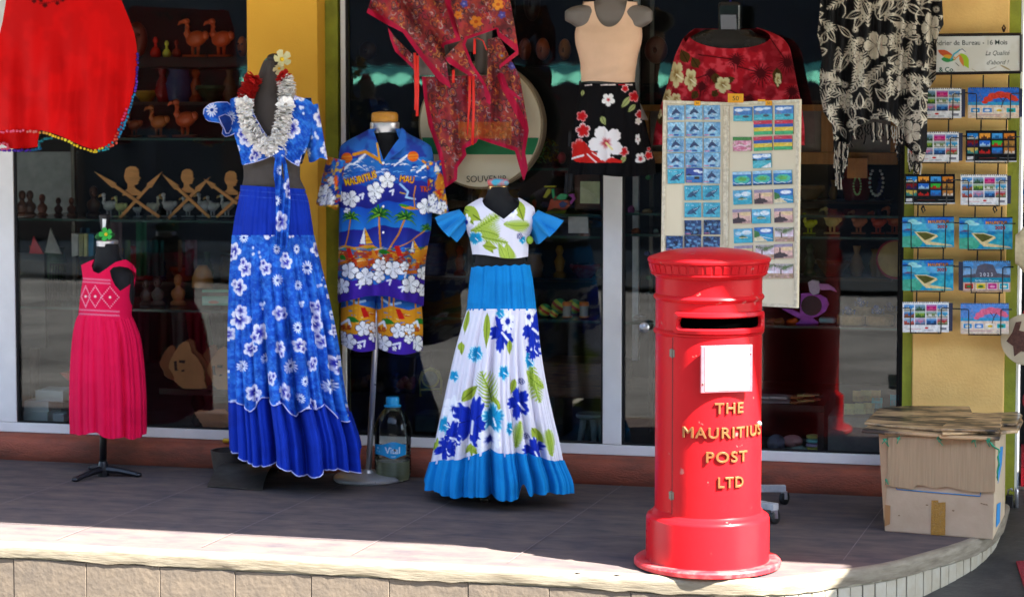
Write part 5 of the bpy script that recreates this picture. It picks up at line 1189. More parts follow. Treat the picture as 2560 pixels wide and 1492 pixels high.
for i, (x, y, r, tx, ty) in enumerate(((1470, 460, 80, 1180, 420), (1660, 560, 110, 1480, 510), (1280, 560, 60, 1170, 600), (1860, 480, 80, 1720, 280), (1210, 660, 60, 1180, 780), (1570, 760, 60, 1420, 690), (1900, 700, 70, 1860, 800))):
    cx, cy = H_(x, y); cvr.line([H_(tx, ty), (cx, cy)], 3, '4a060c')
    for k in range(18): a = k * .35; cvr.line([(cx, cy), (cx + .6 * r / 3.06 * math.cos(a), cy + .6 * r / 3.06 * math.sin(a) + 1), (cx + r / 3.06 * math.cos(a), cy + r / 3.06 * math.sin(a) + 6)], 4.5, '4a060e', 1, True)
for a, b, w_ in (((1100, 480), (1050, 380), 26), ((1180, 520), (1130, 440), 24), ((1310, 560), (1320, 650), 22), ((1400, 620), (1460, 600), 16), ((1290, 740), (1330, 690), 18), ((1170, 700), (1130, 760), 20), ((1780, 520), (1790, 680), 24), ((880, 860), (900, 960), 20)): cvr.leaf(*H_(*a), *H_(*b), w_, '4a3410', '2a1c08')
for x, y, r, sx in ((1015, 570, 105, .55), (1120, 610, 90, .55), (1370, 650, 66, .95), (1790, 610, 56, .45), (940, 740, 66, .7), (1010, 760, 50, .8), (885, 870, 40, .6)): cvr.hib(*H_(x, y), r / 3.06, .4, 'd8cc98', '8a6a34', .05, .7, 'f0e8c0', sx=sx)
bl = thing('red_blouse', 'wide sleeved red palm tree blouse with cream flowers behind the magnet board', 'blouse', P(1825, 200, Y7))
k_b = [(68, 1742, 1888, .07), (80, 1724, 1925, .085), (97, 1708, 1957, .10), (118, 1697, 1973, .115), (140, 1687, 1979, .125), (200, 1671, 1990, .14), (250, 1655, 2000, .15), (335, 1633, 2010, .16), (370, 1629, 2010, .16)]
def b_top(u, b):
    if b: return 72
    x = (u + .05)
    return 70 + (52 * (1 - (abs(x) / .97) ** 2.0) ** .6 if abs(x) < .97 else 0) + (16 if u < -.9 else 0)
garment('body', Y7, k_b, m_print, bl, cvr, vt=b_top, vb=lambda u, b: 350 + 14 * abs(u), nf=150, nb=24, step=2, fold=folds(.002, .03, (3, 5, 7), 3))

# ---- black and ivory shawl
Y8 = 9.25
cvw = Canvas(2030, -10, 2370, 480, '0b0a0b', 1.6); rg = np.random.default_rng(6); iv = 'cfc4ae'
def outlined_leaf(x, y, a, L, wd):
    x1, y1 = x + L * math.cos(a), y + L * math.sin(a); cvw.leaf(x, y, x1, y1, wd, iv); cvw.leaf(x + .1 * L * math.cos(a), y + .1 * L * math.sin(a), x + .92 * L * math.cos(a), y + .92 * L * math.sin(a), wd * .62, '100e0f'); cvw.line([(x, y), (x1, y1)], 1.2, iv)
for i in range(260):
    x, y = rg.uniform(2040, 2360), rg.uniform(-5, 470); a = rg.uniform(0, 6.28); k = rg.random()
    if k < .4: cvw.frond(x, y, x + 55 * math.cos(a), y + 55 * math.sin(a), rg.uniform(12, 20), iv, 6, 4.6)
    elif k < .7: outlined_leaf(x, y, a, rg.uniform(30, 60), rg.uniform(14, 24))
    elif k < .85:
        pts = [(x + t * 6 * math.cos(a) + 9 * math.sin(t), y + t * 6 * math.sin(a) + 9 * math.cos(t)) for t in range(9)]; cvw.line(pts, 2.6, iv)
    else: cvw.daisy(x, y, 9, iv, '100e0f', 14)
for x, y, r in ((585, 350, 110), (1000, 215, 120), (850, 1010, 90), (780, 480, 60), (850, 230, 50), (770, 640, 60), (450, 430, 40), (345, 790, 45), (220, 210, 40)): cvw.hib(*J_(x, y), r / 3.06, .6, iv, '8a8070', .0, .25, None, '141214', sx=.9 if x < 900 else .6, outline='0b0a0b')
shw = thing('black_ivory_shawl', 'black shawl with ivory leaf and flower print and a twisted fringe', 'shawl', P(2190, 200, Y8))
Jp = lambda *p: cm(J_, p)
pol = Jp((160, -30), (1085, -30), (1100, 190), (1060, 260), (1048, 330), (1040, 600), (980, 690), (974, 900), (972, 1130), (945, 1235), (915, 1255), (890, 1190), (840, 1150), (800, 1110), (790, 1010), (700, 930), (560, 910), (480, 950), (400, 1000), (385, 1100), (300, 1160), (262, 1120), (245, 960), (180, 860), (150, 700), (150, 560), (170, 440), (150, 320), (133, 270), (145, 150))
def fsh(x, v): return .030 * np.sin((x - 2030) * .085 + .5 + v * .002) * ss(-20, 300, v) + .014 * np.sin((x - 2030) * .21 + v * .012) + .007 * np.sin(v * .04 + x * .03) - .02
sheet('cloth', pol, Y8, m_silk, shw, cvw, fsh, 1.6)
mb = MB(); rg = random.Random(8)
def strand(x, y, L, dark):
    pts = [];
    for k in range(6): pts.append(P(*J_(x + rg.uniform(-5, 5) + k * rg.uniform(-2, 2), y + L * k / 5), Y8 - .02 + rg.uniform(-.006, .006)))
    mb.tube(pts, [.0035, .004, .003, .004, .003, .0045], 5, col=lin(hx('0d0c0c' if dark else 'a89e8c')))
for i in range(20): strand(400 + i * 20 + rg.uniform(-6, 6), 935 + abs(i - 9) * 5, rg.uniform(70, 150), rg.random() < .45)
for i in range(22): strand(265 + rg.uniform(0, 110), 1080 + rg.uniform(0, 60), rg.uniform(110, 200), rg.random() < .5)
for i in range(14): strand(275 + rg.uniform(0, 50), 1200, rg.uniform(150, 255), rg.random() < .5)
for i in range(18): strand(830 + rg.uniform(0, 100), 1150 + rg.uniform(0, 40), rg.uniform(80, 150), rg.random() < .5)
for i in range(8): strand(870 + rg.uniform(0, 40), 1230, rg.uniform(70, 130), rg.random() < .5)
for i in range(10): strand(735 + rg.uniform(0, 60), 1020 + rg.uniform(0, 60), rg.uniform(80, 150), rg.random() < .6)
o = mb.build('fringe', m_silk, shw, vcol=True)

# ---- red kaftan with pompom trim
Y9 = 8.95
kf = thing('red_kaftan', 'plain red hanging beach kaftan edged with colourful pompoms', 'kaftan', P(150, 150, Y9))
cvq = Canvas(-60, -40, 360, 400, 'dc0a0c', 1.0); cvq.mottle('b80608', 50, .4, 3)
for x, y, s in ((330, 40, 1), (420, 25, .8), (250, 10, .9), (300, 5, .8), (460, 5, .6)):
    X_, Y_ = A_(x, y); cvq.hib(X_, Y_, 7 * s, .4, '6a0406', '3a0204', .1, .8); cvq.frond(X_ - 14, Y_ - 4, X_ + 12, Y_ - 6, 6, '7a0406', 5, 2)
fr_pts = cm(A_, [(-150, -60), (60, -60), (48, 0), (20, 150), (0, 240)])
outl = cm(A_, [(60, -60), (880, -20), (905, 40), (950, 150), (985, 250), (1000, 330), (1008, 430), (1000, 560), (965, 720), (930, 850), (880, 990), (800, 1080), (690, 1098), (600, 1070), (450, 1000), (380, 975), (300, 955), (150, 945), (0, 955), (-90, 950), (-100, 600), (-60, 380), (0, 240), (20, 150), (45, 0)])
fk = lambda x, v: -.05 + (.024 * np.sin(x * .055 - v * .012 + 1) + .012 * np.sin(x * .13 + v * .006) + .01 * np.sin(x * .03 + v * .035)) * ss(-30, 250, v) - .05 * ss(330, 200, x) * 0 + .10 * ((x - 150) / 190.0) ** 2
sheet('front', outl, Y9, m_print, kf, cvq, fk, 2.0)
sheet('back', cm(A_, [(-90, 900), (300, 940), (276, 1030), (278, 1075), (200, 1088), (70, 1090), (0, 1045), (-90, 1040)]), Y9 + .16, m_print, kf, cvq, lambda x, v: .012 * np.sin(x * .12), 2.0)
mb = MB(); rg = random.Random(1)
def poms(path, cols, Yf, st=8.2, r=.0066):
    mb = MB()
    path = [A_(*p) for p in path]; L = [0]
    for a, b in zip(path[:-1], path[1:]): L.append(L[-1] + math.hypot(b[0] - a[0], b[1] - a[1]))
    s = 0
    while s < L[-1]:
        x = float(np.interp(s, L, [p[0] for p in path])); y = float(np.interp(s, L, [p[1] for p in path])); t = s / L[-1]
        c = cols[min(len(cols) - 1, int(t * len(cols)))]; p = P(x + rg.uniform(-1.5, 1.5), y + rg.uniform(0, 3), Yf(x, y))
        mb.ell(p, (r * rg.uniform(.85, 1.1),) * 3, nu=10, nv=7, col=lin(hx(c))); s += st * rg.uniform(.85, 1.15)
    mb.build('pompom_trim', mat('pompom_wool', attr=True, rough=.9, bump=.5, bscale=500), kf, smooth=True, vcol=True)
yk = lambda x, y: Y9 + float(fk(np.array(x), np.array(y))) - .006
right_e = [(1010, 390), (1008, 500), (998, 600), (975, 720), (950, 800), (930, 860), (895, 950), (850, 1040), (790, 1090), (690, 1108), (600, 1082), (450, 1012), (380, 985), (300, 965), (150, 955), (0, 965)]
poms(right_e, ['3a1c8c', '3a1c8c', '5a2aa8', '1c6f9c', '1c6f9c', '1c7fa8', '1c7fa8', 'd8503a', '1a8a90', 'd8b81c', 'e0c420', 'd8cc30', 'e0b420', 'd89a3c', 'e07a70', 'e8607a', 'e85a78'], yk)
poms([(p[0] - 22, p[1] - 6) for p in right_e[4:10]], ['e0386a', '1c6f9c', 'e0503c', '1c8a96', 'd8c020'], yk, 9.5)
poms([(375, 1010), (330, 1015), (285, 1035), (282, 1080), (300, 1090), (200, 1098), (90, 1098), (0, 1098)], ['1a7f90', '1a7f90', '1a5f90', '4a22a0', '4a22a0', '5a2aa8'], lambda x, y: Y9 + .15, 6)
poms([(0, 1050), (40, 1045), (70, 1085), (0, 1090)], ['e8607a', 'e85a78'], lambda x, y: Y9 + .15, 6)

# ---- water bottle
bo = thing('water_bottle', 'large clear plastic water bottle with blue cap and label beside the chrome stand', 'bottle', (0, 0, 0)) if False else None
Yb = 9.385; cb = FL(982, 1190); cb.y = Yb; cb.x = float(PN(982, 1150, Yb)[0])
bo = thing('water_bottle', 'large clear plastic water bottle with blue cap and blue label, half full', 'bottle', (cb.x, cb.y, 0))
m_pet = glass_mat('clear_plastic', (.80, .84, .82), ior=1.35, rough=.08)
rb_ = 46.5 * 9.75 / 5300
zb = lambda v: max(0, 1.73 - (v - 270) * 9.79 / 5300)
pr = [(.0, .002), (rb_ * .8, .002), (rb_ * .97, .02)]
for k in range(9): z = .03 + k * .0165; pr += [(rb_ * .965, z), (rb_, z + .006), (rb_, z + .011)]
pr += [(rb_, .19), (rb_ * 1.0, .235), (rb_ * .96, .26), (rb_ * .82, .295), (rb_ * .58, .325), (rb_ * .40, .338), (rb_ * .36, .345), (rb_ * .36, .36)]
mb = MB(); mb.lathe(pr, (cb.x, cb.y, .001), 48, cap=False); mb.build('bottle_body', m_pet, bo, smooth=30)
mb = MB(); mb.lathe([(0, .006), (rb_ * .9, .008), (rb_ * .93, .03), (rb_ * .93, .095), (0, .096)], (cb.x, cb.y, .001), 40); mb.build('water', mat('murky_water', 'a8a888', .08, trans=.35, ior=1.33, var=.2, vscale=8), bo, smooth=40)
mb = MB(); mb.lathe([(rb_ * .40, .344), (rb_ * .47, .347), (rb_ * .47, .352), (rb_ * .37, .355), (rb_ * .35, .362), (rb_ * .36, .366), (rb_ * .36, .385), (rb_ * .33, .39), (0, .391)], (cb.x, cb.y, .001), 36); mb.build('cap', mat('blue_plastic', '1c93c4', .35), bo, smooth=40)
cl = Canvas(0, 0, 100, 50, '1f95d0', 4); cl.mottle('2aa4dc', 30, .5)
lab_prof = lambda t: .30 + .20 * math.exp(-((t - .62) / .22) ** 2)
cl.text('Vital', 60, 25, 20, 'f2f8fc', sx=.85, offset=.012); cl.ell(14, 20, 3, 3, '8fd0ec'); cl.ell(10, 29, 2.4, 2.4, '6fc0e4'); cl.ell(19, 31, 2, 2, '6fc0e4'); cl.line([(56, 44), (70, 44)], 1.2, 'bfe4f4'); cl.ell(66, 25, 4, 3, '6a5a48', .5)
V = []; nu_, nv_ = 60, 26; cc_ = []
for i in range(nu_):
    for j in range(nv_):
        t = i / (nu_ - 1); s_ = j / (nv_ - 1) * 2 - 1; a = rad(-48 + 112 * t) - rad(3); r = rb_ + .0015
        V.append((cb.x + r * math.sin(a), cb.y - r * math.cos(a), .155 + s_ * lab_prof(t) * .078 )); cc_.append(cl.at(t * 100, 25 - s_ * lab_prof(t) * 50))
Fc = [(i * nv_ + j, (i + 1) * nv_ + j, (i + 1) * nv_ + j + 1, i * nv_ + j + 1) for i in range(nu_ - 1) for j in range(nv_ - 1)]
np_mesh('label', V, Fc, m_gloss, bo, np.array(cc_))
mb = MB(); pl_ = P(567, 1112, 9.40); pk_ = thing('brass_padlock', 'small brass padlock resting on the red plinth by the blue skirt', 'padlock', pl_)
pz = .1215; px0 = float(PN(570, 1110, 9.53)[0])
mb.box(px0 - .024, px0 + .022, 9.515, 9.54, pz, pz + .022); mb.build('padlock_body', mat('brass', 'b08a2c', .3, metal=.9), pk_, bev=.006)
mb = MB(); mb.tube([(px0 + .02, 9.52, pz + .012), (px0 + .04, 9.522, pz + .014), (px0 + .045, 9.53, pz + .012), (px0 + .04, 9.538, pz + .012), (px0 + .02, 9.538, pz + .012)], .003, 8); mb.build('shackle', m_steel, pk_, smooth=True)
# ================================================================== MAGNET BOARD ON ITS WHEELED STAND
ORD = ['first', 'second', 'third', 'fourth', 'fifth', 'sixth', 'seventh', 'eighth', 'ninth', 'tenth']
m_panel = mat('cream_board', 'd8ccb0', .6, var=.3, vscale=5, col2='c2b28c')
m_wornedge = mat('worn_edge', 'd6cbb2', .7, var=.4, vscale=60, col2='8a7a5c', sharp=True)
bd = thing('magnet_board', 'folding cream display board with worn edges on a wheeled stand behind the post box', 'display board', P(1815, 1200, 9.05))
YL, YF, YR = 9.00, 9.07, 8.97
tl, tf, trr = P(*I_(148, 78), YL), P(*I_(548, 92), YF), P(*I_(1013, 72), YR)
zbm = float(P(*I_(1005, 1393), YR)[2])
def dn(p, dxp=0): return Vector((p.x + dxp, p.y, zbm))
bl_, bf_, br_ = dn(tl, -.008), dn(tf), dn(trr, -.004)
nL = (tf - tl).cross(Vector((0, 0, 1))).normalized(); nL = nL if nL.y < 0 else -nL
nR = (trr - tf).cross(Vector((0, 0, 1))).normalized(); nR = nR if nR.y < 0 else -nR
pl = MB().hexa([bl_, bf_, tf, tl], -nL * .018).build('left_panel', m_panel, bd)
pr_ = MB().hexa([bf_, br_, trr, tf], -nR * .018).build('right_panel', m_panel, bd)
def rim(a, b, c, d, n, par):
    w_ = .014; L = [a, b, c, d]; ux = (b - a).normalized(); uz = (d - a).normalized(); mb = MB(); o = n * .006; t = -n * .0055
    mb.hexa([p + o for p in (a, b, b + uz * w_, a + uz * w_)], t); mb.hexa([p + o for p in (d - uz * w_, c - uz * w_, c, d)], t)
    mb.hexa([p + o for p in (a + uz * (w_ + .001), a + uz * (w_ + .001) + ux * w_, d - uz * (w_ + .001) + ux * w_, d - uz * (w_ + .001))], t)
    mb.hexa([p + o for p in (b + uz * (w_ + .001) - ux * w_, b + uz * (w_ + .001), c - uz * (w_ + .001), c - uz * (w_ + .001) - ux * w_)], t)
    mb.build('frame', m_wornedge, par, bev=.0015, seg=1)
rim(bl_, bf_, tf, tl, nL, pl); rim(bf_, br_, trr, tf, nR, pr_)
mb = MB(); pc0 = FL(1840, 1290); mb.tube([(tf.x, YF + .05, .10), (tf.x, YF + .05, zbm + .6)], .016, 10); mb.build('post', m_white, bd, smooth=True)
m_rub = mat('rubber', '18181a', .6, var=.2, vscale=40)
for (xa_, ya_), (xb_, yb_), (cx, cy) in (((20, 808), (285, 772), (250, 850)), ((20, 868), (205, 905), (190, 970))):
    wv = FL(*M_(cx, cy + 44)); zt = .085; a = Vector((tf.x, (wv.y + 9.1) / 2, zt)); e = Vector((wv.x + .005, wv.y, zt))
    mb = MB(); d = (e - a); q = Vector((-d.y, d.x, 0)).normalized() * .018; mb.hexa([a - q, e - q, e + q, a + q], Vector((0, 0, -.028))); lg = mb.build('leg', mat('white_steel', 'b8b8ba', .4, var=.3, vscale=30), bd, bev=.002)
    mb = MB(); c = Vector((wv.x, wv.y, .029)); mb.lathe([(.0, -.011), (.023, -.011), (.028, -.008), (.028, .008), (.023, .011), (0, .011)], (0, 0, 0), 24)
    mb.v = [(c.x + v[2] * .8 + v[0] * .55, c.y + v[0] * .8 - v[2] * .5, c.z + v[1]) for v in mb.v]; mb.build('castor', m_rub, lg, smooth=35)
    mb = MB(); mb.box(c.x - .012, c.x + .012, c.y - .012, c.y + .012, .029 + .024, .0565); mb.hexa([c + Vector((-.012, -.014, -.004)), c + Vector((.016, -.016, -.004)), c + Vector((.014, -.016, .03)), c + Vector((-.014, -.014, .03))], Vector((0, .004, 0))); mb.build('fork', m_steel, lg)
def magnet_art(kind, seed):
    cv = Canvas(0, 0, 54, 44, '3a9ad0', 1); r = np.random.default_rng(seed); j = lambda a: r.uniform(-a, a)
    if kind == 'dolphin':
        cv.a[:] = hx('6aa8d0' if seed % 2 else '74bce0'); cv.mottle('a8d4ec', 7, .8, seed, .45, .6); cv.mottle('3a78b8', 9, .5, seed + 3, .5, .62)
        cv.poly([(12, 30), (15, 19), (24, 11), (33, 13), (42, 22), (47, 27), (38, 25), (33, 24), (25, 24), (18, 29)], '2a3a66'); cv.poly([(24, 11), (27, 5), (31, 12)], '2a3a66'); cv.poly([(26, 24), (40, 27), (30, 30)], 'b8c8d8'); cv.ell(28, 38, 9, 3.5, '2450a0'); cv.line([(3, 39), (17, 39)], 2.6, 'd86a8a')
    elif kind == 'whale':
        cv.a[:] = hx('28a4c8'); cv.mottle('48bcd8', 12, .7, seed); cv.leaf(8, 34, 48, 14, 14, '27507a'); cv.leaf(22, 24, 40, 36, 6, '1f3f66'); cv.line([(40, 18), (50, 10)], 3, '27507a'); cv.line([(30, 20), (42, 16)], 1.6, 'c8e4f0'); cv.text('Mauritius', 17, 7, 4.5, 'dff2f8')
    elif kind == 'rock':
        cv.a[:] = hx('26409c'); cv.rect(0, 24, 54, 44, '2a6fc0'); cv.ell(34, 8, 10, 4, 'e8eef8'); cv.ell(46, 12, 8, 4, 'd8e4f4'); cv.poly([(0, 24), (8, 14), (24, 25)], '20284a'); cv.rect(28, 26, 42, 32, '2c2420'); cv.rect(0, 24, 54, 25.5, '8fd0ec'); cv.line([(3, 39), (18, 39)], 2.6, 'd86a8a')
    elif kind == 'night':
        cv.a[:] = hx('1c3c74'); cv.mottle('0c1830', 10, .9, seed, .5, .6); cv.mottle('5f9cd0', 6, .6, seed + 2, .58, .66)
        for i in range(5): cv.ell(10 + i * 9 + j(3), 24 + j(12), 6, 3.5, '4a90c8')
        cv.line([(3, 40), (18, 40)], 2.4, 'd86a8a')
    elif kind == 'mountain':
        cv.a[:] = hx('3a78c8'); cv.rect(0, 26, 54, 44, '30b0c4'); cv.ell(16, 10, 13, 5, 'e4eefa'); cv.ell(38, 8, 12, 4, 'c8dcf4'); cv.poly([(0, 27), (10, 15), (22, 27)], '6878a0'); cv.ell(36, 30, 9, 4, '404a58'); cv.line([(3, 39), (24, 39)], 1.6, 'd8eef4')
    elif kind == 'flag':
        for i, c in enumerate(('d8203c', '1f4cb4', 'f0c428', '38b46a')): cv.rect(0, i * 11, 54, i * 11 + 11, c)
        cv.line([(4, 3), (22, 6)], 1.6, 'f4d0d4', .6); cv.line([(30, 30), (46, 22)], 2.5, 'f4f0d8', .4)
    elif kind == 'lagoon': cv.a[:] = hx('d86a90'); cv.mottle('f4b0c0', 9, .9, seed); cv.rect(0, 0, 54, 10, '3f8a3a'); cv.mottle('7ab048', 6, .4, seed + 2, .6, .7); cv.line([(6, 30), (20, 24), (36, 28), (50, 22)], 4, 'f4c8d4'); cv.line([(16, 36), (40, 35)], 3, 'c83a60')
    elif kind == 'beach': cv.a[:] = hx('2f78d0'); cv.ell(14, 8, 14, 6, 'f4f8ff'); cv.ell(40, 6, 14, 6, 'e4ecfa'); cv.poly([(0, 14), (16, 19), (34, 19), (54, 13), (54, 21), (0, 22)], '1c2a1c'); cv.rect(0, 21, 54, 44, '2cb4c8'); cv.poly([(20, 44), (54, 28), (54, 44)], 'f0f0ea'); cv.mottle('8fe4e8', 8, .3, seed)
    elif kind == 'reef': cv.a[:] = hx('1f78c8'); cv.rect(0, 0, 54, 8, '9cd0f0'); cv.poly([(4, 22), (20, 12), (40, 13), (52, 22), (46, 33), (26, 37), (8, 32)], '38c4a0'); cv.poly([(12, 22), (26, 16), (42, 20), (38, 28), (22, 30)], '58b848'); cv.line([(2, 33), (12, 38), (26, 36), (40, 40), (52, 33)], 2, 'eaf8f4'); cv.rect(0, 40, 54, 44, '123a6c')
    elif kind == 'island': cv.a[:] = hx('48a8dc'); cv.rect(0, 26, 54, 44, '18a8c8'); cv.ell(38, 12, 14, 7, 'f0f6fc'); cv.ell(14, 14, 10, 5, 'd4eaf8'); cv.leaf(15, 26, 40, 26, 9, '2a5a34'); cv.rect(15, 27, 40, 28.5, 'e8d8a0'); cv.mottle('60c8dc', 9, .3, seed)
    elif kind == 'lighthouse': cv.a[:] = hx('e8b0a0'); cv.ell(40, 14, 20, 7, 'f4cc90'); cv.rect(0, 0, 54, 8, '9a8aa8'); cv.poly([(0, 30), (14, 25), (30, 27), (42, 36), (54, 38), (54, 44), (0, 44)], '3a2a34'); cv.rect(15, 12, 18, 26, '2a2028'); cv.poly([(28, 40), (54, 34), (54, 44), (26, 44)], 'b88a84')
    elif kind == 'coast': cv.a[:] = hx('2468c4'); cv.ell(34, 10, 16, 6, 'f0f6ff'); cv.rect(0, 22, 54, 44, '1c9cd0'); cv.poly([(0, 8), (14, 14), (18, 26), (0, 34)], '2f7a34'); cv.poly([(0, 32), (18, 27), (40, 44), (0, 44)], 'e8d4a4'); cv.line([(18, 28), (52, 36)], 2, 'eaf4f8')
    elif kind == 'palms': cv.a[:] = hx('d8c4d4'); cv.rect(0, 28, 54, 44, 'b8906c'); cv.rect(0, 22, 54, 28, 'ece4f0'); cv.mottle('e8b0c0', 8, .5, seed); cv.frond(-4, 4, 34, 12, 12, '3a5c2c', 7, 3); cv.frond(56, 2, 24, 14, 12, '4a6a30', 7, 3); cv.rect(18, 16, 20, 32, '5a4a3a'); cv.line([(4, 38), (50, 36)], 1.5, '7a5a44')
    n = cv.noise(5, seed)[..., None]; g = cv.a.mean(2, keepdims=True); cv.a = np.clip((cv.a * .76 + g * .14 + .09) * (.84 + .32 * n), 0, 1)
    return cv
MLAB = {'dolphin': 'leaping dolphin', 'whale': 'turquoise whale', 'rock': 'dark blue rock island', 'night': 'dark blue fish shoal', 'mountain': 'blue sea and mountain', 'flag': 'four striped flag', 'lagoon': 'pink lagoon', 'beach': 'white sand bay', 'reef': 'green reef', 'island': 'small palm islet', 'lighthouse': 'sunset lighthouse', 'coast': 'blue coast', 'palms': 'pale palm beach'}
rows_l = [(157, [(228, 'dolphin'), (342, 'dolphin'), (455, 'dolphin')]), (262, [(228, 'dolphin'), (344, 'dolphin'), (456, 'dolphin')]), (362, [(226, 'dolphin'), (343, 'dolphin'), (457, 'dolphin')]), (460, [(226, 'dolphin'), (340, 'dolphin'), (456, 'dolphin')]), (557, [(228, 'whale'), (344, 'rock'), (454, 'dolphin')]), (665, [(335, 'whale'), (450, 'whale')]), (775, [(335, 'whale'), (454, 'whale')]), (882, [(336, 'night'), (457, 'night')]), (983, [(218, 'night'), (334, 'night'), (453, 'night')])]
rows_r = [(165, [(650, 'mountain'), (778, 'mountain'), (912, 'mountain')]), (258, [(778, 'flag'), (911, 'flag')]), (356, [(646, 'lagoon'), (778, 'flag'), (905, 'flag')]), (467, [(772, 'beach')]), (574, [(645, 'reef'), (773, 'reef'), (903, 'reef')]), (694, [(648, 'island'), (781, 'lighthouse'), (909, 'coast')]), (814, [(645, 'lighthouse'), (767, 'island'), (908, 'lighthouse')]), (934, [(652, 'island'), (782, 'coast'), (913, 'palms')]), (1045, [(655, 'lighthouse'), (790, 'palms'), (908, 'lighthouse')]), (1165, [(792, 'palms'), (910, 'palms')])]
rgm = random.Random(12); sd_ = 0
for side, rows, n_, p0, wd, hh in (('left', rows_l, nL, tf, 106, 92), ('right', rows_r, nR, tf, 117, 90)):
    cols_w = {'left': (('left', 0, 290), ('middle', 290, 400), ('right', 400, 600)), 'right': (('left', 0, 710), ('middle', 710, 840), ('right', 840, 1100))}[side]
    for ri, (y, its) in enumerate(rows):
        for x, kind in its:
            sd_ += 1; tl_ = rgm.uniform(-.03, .03) - (.02 if side == 'right' else 0); yy = y - (x - 650) * .035 if side == 'right' else y
            yy += rgm.uniform(-3, 3); c, s_ = math.cos(tl_), math.sin(tl_)
            cor = [I_(x + dx * c - dy * s_, yy + dx * s_ + dy * c) for dx, dy in ((-wd / 2, -hh / 2), (wd / 2, -hh / 2), (wd / 2, hh / 2), (-wd / 2, hh / 2))]
            off = n_ * .0052
            q = [RP(u, v, p0 + off, n_) for u, v in cor]
            o = picture('picture_magnet', q, n_, .005, magnet_art(kind, sd_), m_gloss, None, 28, 23)
            cw = [k for k, a, b in cols_w if a <= x < b][0]
            tag(o, f'{MLAB[kind]} magnet, {ORD[ri]} row, {cw} column of the {side} board panel', 'magnet', 'picture magnets on the cream display board')
m_tag = mat('yellow_card', attr=True, rough=.7)
for (x0, x1, y0, y1, tx, nn, lab) in ((556, 655, 36, 94, '50', nR, 'large yellow price tag reading 50 at the fold of the board'), (344, 383, 82, 112, '50', nL, 'small yellow price tag reading 50 on the left panel top'), (794, 836, 80, 112, '50', nR, 'small yellow price tag reading 50 on the right panel top'), (746, 793, 72, 86, '', nR, 'blank orange paper strip on the right panel top')):
    cv = Canvas(0, 0, x1 - x0, y1 - y0, 'f0a81c', 1); cv.mottle('e89810', 20, .4)
    if tx: cv.text(tx, (x1 - x0) / 2, (y1 - y0) / 2, (y1 - y0) * .52, '3a3a1c', sx=1.05 if x1 - x0 > 60 else .9)
    q = [RP(*I_(x, y), tf + nn * .011, nn) for x, y in ((x0, y0), (x1, y0 + 2), (x1, y1), (x0, y1))]
    tag(picture('price_tag', q, nn, .0015, cv, m_tag, None, 50, 32), lab, 'price tag', 'price tags on the display board')

# ================================================================== CALENDAR RACK ON THE RIGHT PILLAR
YC = 9.43; nF = Vector((0, -1, 0))
rk = thing('calendar_rack', 'black wire rack of calendars hanging on the right yellow pillar', 'wire rack', P(2400, 830, YC))
wire = lambda mb, pts, y, r=.0032: mb.tube([P(*p, y) for p in pts], r, 6)
cells = [(('J', 955, 1235, 675, 905), ('J', 1285, 1675, 670, 905)), (('J', 940, 1215, 1010, 1240), ('J', 1268, 1658, 1000, 1240)), (('K', 298, 606, 86, 268), ('K', 640, 925, 90, 275)), (('K', 284, 600, 345, 533), ('K', 631, 957, 350, 545)), (('K', 285, 596, 607, 798), ('K', 655, 945, 617, 806)), (('K', 285, 568, 868, 1053), ('K', 640, 935, 876, 1063))]
def cellpx(c): f = J_ if c[0] == 'J' else K_; a = f(c[1], c[3]); b = f(c[2], c[4]); return a[0], b[0], a[1], b[1]
prev = 0
mb = MB()
for ci in range(2):
    col = [cellpx(r[ci]) for r in cells]; col[0] = (col[0][0], col[0][1], col[0][2], col[0][3])
    for k in range(-1, 5):
        va = 188 if k < 0 else col[k][3] + 4; vb_ = col[k + 1][3] + 3
        x0, x1 = col[k + 1][0], col[k + 1][1]
        if k + 1 < 2 and ci == 0: x0 = x1 - 128
        for t in (.28, .78): wire(mb, [(x0 + (x1 - x0) * t + 3, va), (x0 + (x1 - x0) * t, vb_)], YC + .012)
    for k in range(6):
        v = col[k][2] + (col[k][3] - col[k][2]) * .2
        if ci == 1: wire(mb, [(cellpx(cells[k][0])[0] - 4, v - 3), (col[k][1] + 8, v)], YC + .012)
for x in (2308, 2487): mb.tube([P(x, 514, YC - .01), P(x - 4, 522, YC - .01), P(x, 532, YC - .01), P(x + 5, 526, YC - .01), P(x, 514, YC - .01)], .0035, 6)
mb.build('frame', m_blackmetal, rk, smooth=True)
for r in cells:
    for ci, c in enumerate(r):
        x0, x1, v0, v1 = cellpx(c); w_ = x1 - x0; h_ = v1 - v0; mb = MB()
        if ci == 0 and c[0] == 'J': x0 = x1 - 128; w_ = 128
        xa_, xb_ = x0 + w_ * .17, x0 + w_ * .83; yf = YC - .034
        mb.tube([P(x0 + 1, v0 + h_ * .2, YC - .02), P(xa_ - 3, v0 + h_ * .2, yf), P(xa_, v0 + h_ * .23, yf), P(xa_, v1 - 2, yf), P(xa_ + 2, v1 + 2, yf), P(xb_ - 2, v1 + 3, yf), P(xb_, v1 - 1, yf), P(xb_ + 1, v0 + h_ * .23, yf), P(xb_ + 4, v0 + h_ * .2, yf), P(x1 + 3, v0 + h_ * .2, YC - .02)], .0026, 6)
        mb.tube([P(xa_, v1 + 2, yf), P(xa_, v1 + 3, YC + .01)], .0026, 6); mb.tube([P(xb_, v1 + 2, yf), P(xb_, v1 + 3, YC + .01)], .0026, 6)
        mb.build('holder', m_blackmetal, rk, smooth=True)
